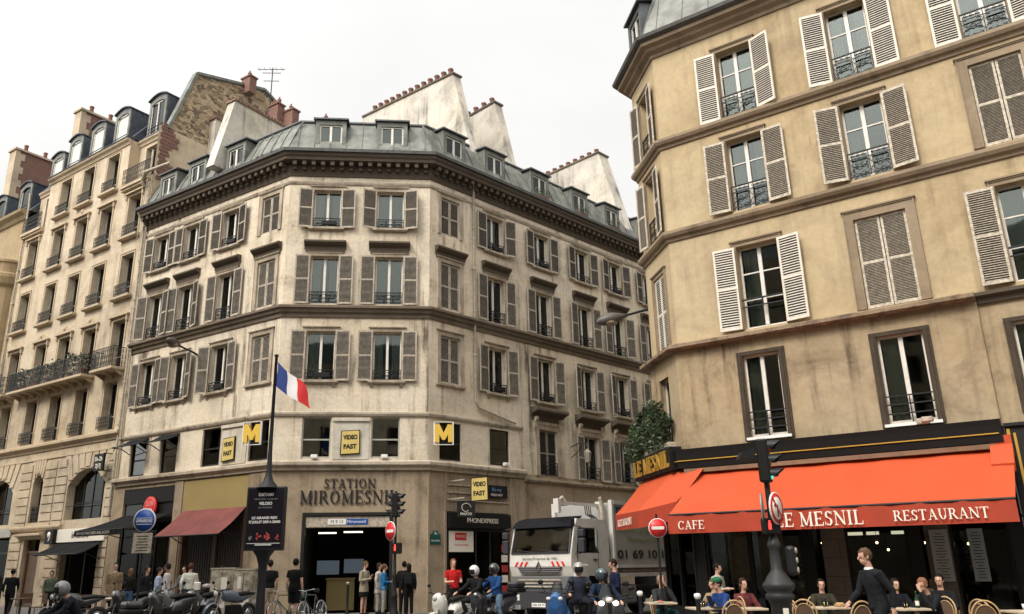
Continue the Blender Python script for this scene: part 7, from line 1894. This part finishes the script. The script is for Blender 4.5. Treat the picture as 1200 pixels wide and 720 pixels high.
def chair(label, x, y, ang):
    t = thing('rattan_chair', label, 'chair', (x, y, 0), R(ang), 'rattan cafe chairs')
    shared('ch_b', 'backrest', cb, rattan, t); shared('ch_w', 'back_weave', cw, weave, t)
    shared('ch_s', 'seat', lambda: MB().lathe([(.001,.43),(.20,.43),(.215,.445),(.20,.46),(.001,.462)], (0,0,0), 20), weave, t)
    for i, (a, c) in enumerate(((-.16,-.15),(.16,-.15),(-.16,.16),(.16,.16))): shared(('ch_l', i), 'leg', lambda a=a, c=c: MB().tube([(a,c,.44),(a*1.15,c*1.15,0)], .014, 6), rattan, t)
    return t
# ang 0 = seat open towards -y (camera); backrest at +y
for lab, x, y, a in (('rattan chair under the man in the grey sweater', 4.2, 20.72, 12), ('rattan chair of the woman in the pale top, its frame seen side-on', 5.02, 19.0, -60), ('rattan chair behind the green cap man', 4.95, 17.75, -70),
        ('rattan chair just left of the ornate post, turned to the camera', 4.62, 16.4, 175), ('empty rattan chair left of the table with the bread, back to the camera', 6.02, 16.35, 150), ('second empty rattan chair left of the table with the bread, turned right', 6.15, 16.9, 100),
        ('empty rattan chair behind the table with the bread', 6.85, 17.75, 0), ('rattan chair right in front of the walking man', 6.5, 15.4, 190), ('rattan chair of the man in dark clothes facing the camera', 8.17, 17.3, 5),
        ('rattan chair of the man holding his face', 8.5, 16.4, -62), ('rattan chair of the dark haired person', 9.0, 17.1, -40), ('empty rattan chair right of the man holding his face, back to the camera', 8.55, 15.0, 160), ('empty rattan chair at the rightmost table, turned sideways', 8.85, 15.3, 115)):
    chair(lab, x, y, a)
glass_cup('yellow drink on the second cafe table', 4.32, 17.45, col=mat('orange_juice', (.7,.38,.05), .3), h=.13)
glass_cup('second yellow drink beside the first on the second cafe table', 4.40, 17.6, col=SK.setdefault('oj', mat('juice_b', (.7,.45,.05), .3)), h=.12)
glass_cup('tall glass on the table with the bread', 6.62, 17.0, h=.14); glass_cup('short glass on the table with the bread', 6.74, 17.15, h=.09)
glass_cup('small red drink on the table with the bottle', 7.80, 16.2, col=mat('red_drink', (.35,.03,.03), .3), h=.10)
glass_cup('clear glass beside the bottle', 7.92, 16.35, h=.11)
t = thing('bottle', 'dark green glass bottle on the table before the man holding his face', 'bottle', (8.02, 16.15, .75)); MB().lathe([(.035,0),(.036,.16),(.014,.22),(.013,.28),(.016,.285),(.016,.30),(.001,.30)], (0,0,0), 14).build('bottle_body', mat('green_bottle', (.02,.06,.03), .15), t); MB().lathe([(.0365,.05),(.0365,.13)], (0,0,0), 14, caps=False).build('bottle_label', M['cream'], t)
t = thing('bread_basket', 'small basket of bread on the table between the post and the walking man', 'basket', (6.9, 16.95, .75)); MB().lathe([(.08,0),(.11,.05),(.10,.05),(.075,.01)], (0,0,0), 14).build('basket', rattan, t)
for i in range(4): MB().ball((.04*math.cos(i*1.6), .04*math.sin(i*1.6), .06), (.045,.025,.022)).build('bread_slice', mat('bread', (.55,.33,.14), .8), t)
for i, (x, y, lab) in enumerate(((9.25,14.9,'left white coffee cup on the rightmost cafe table'), (9.48,14.95,'right white coffee cup on the rightmost cafe table'))):
    t = thing('coffee_cup', lab, 'cup', (x, y, .75), 0, 'white coffee cups'); MB().lathe([(.07,0),(.072,.008),(.02,.01)], (0,0,0), 16).build('saucer', M['white'], t); MB().lathe([(.03,.01),(.055,.05),(.06,.11),(.052,.11),(.045,.05)], (0,0,0), 16, caps=False).build('cup', M['white'], t)
t = thing('laptop', 'open black laptop on the second cafe table', 'laptop', (4.62, 17.35, .75), R(60)); MB().bbox(-.16,.16,-.11,.11,0,.018,.004).build('keyboard', M['framed'], t); MB().hexa([(-.16,.11,.018),(.16,.11,.018),(.16,.118,.018),(-.16,.118,.018),(-.16,.17,.22),(.16,.17,.22),(.16,.178,.22),(-.16,.178,.22)]).build('screen', M['framed'], t)
t = thing('plate_of_food', 'plate with red food on the leftmost cafe table', 'plate', (3.98, 19.9, .75)); MB().lathe([(.001,.005),(.08,.005),(.12,.02),(.115,.022),(.001,.012)], (0,0,0), 20).build('plate', M['white'], t); MB().ball((0,0,.03), (.06,.05,.025)).ball((.03,.03,.035), (.03,.03,.02)).build('food', mat('food_red', (.4,.06,.03), .6), t)
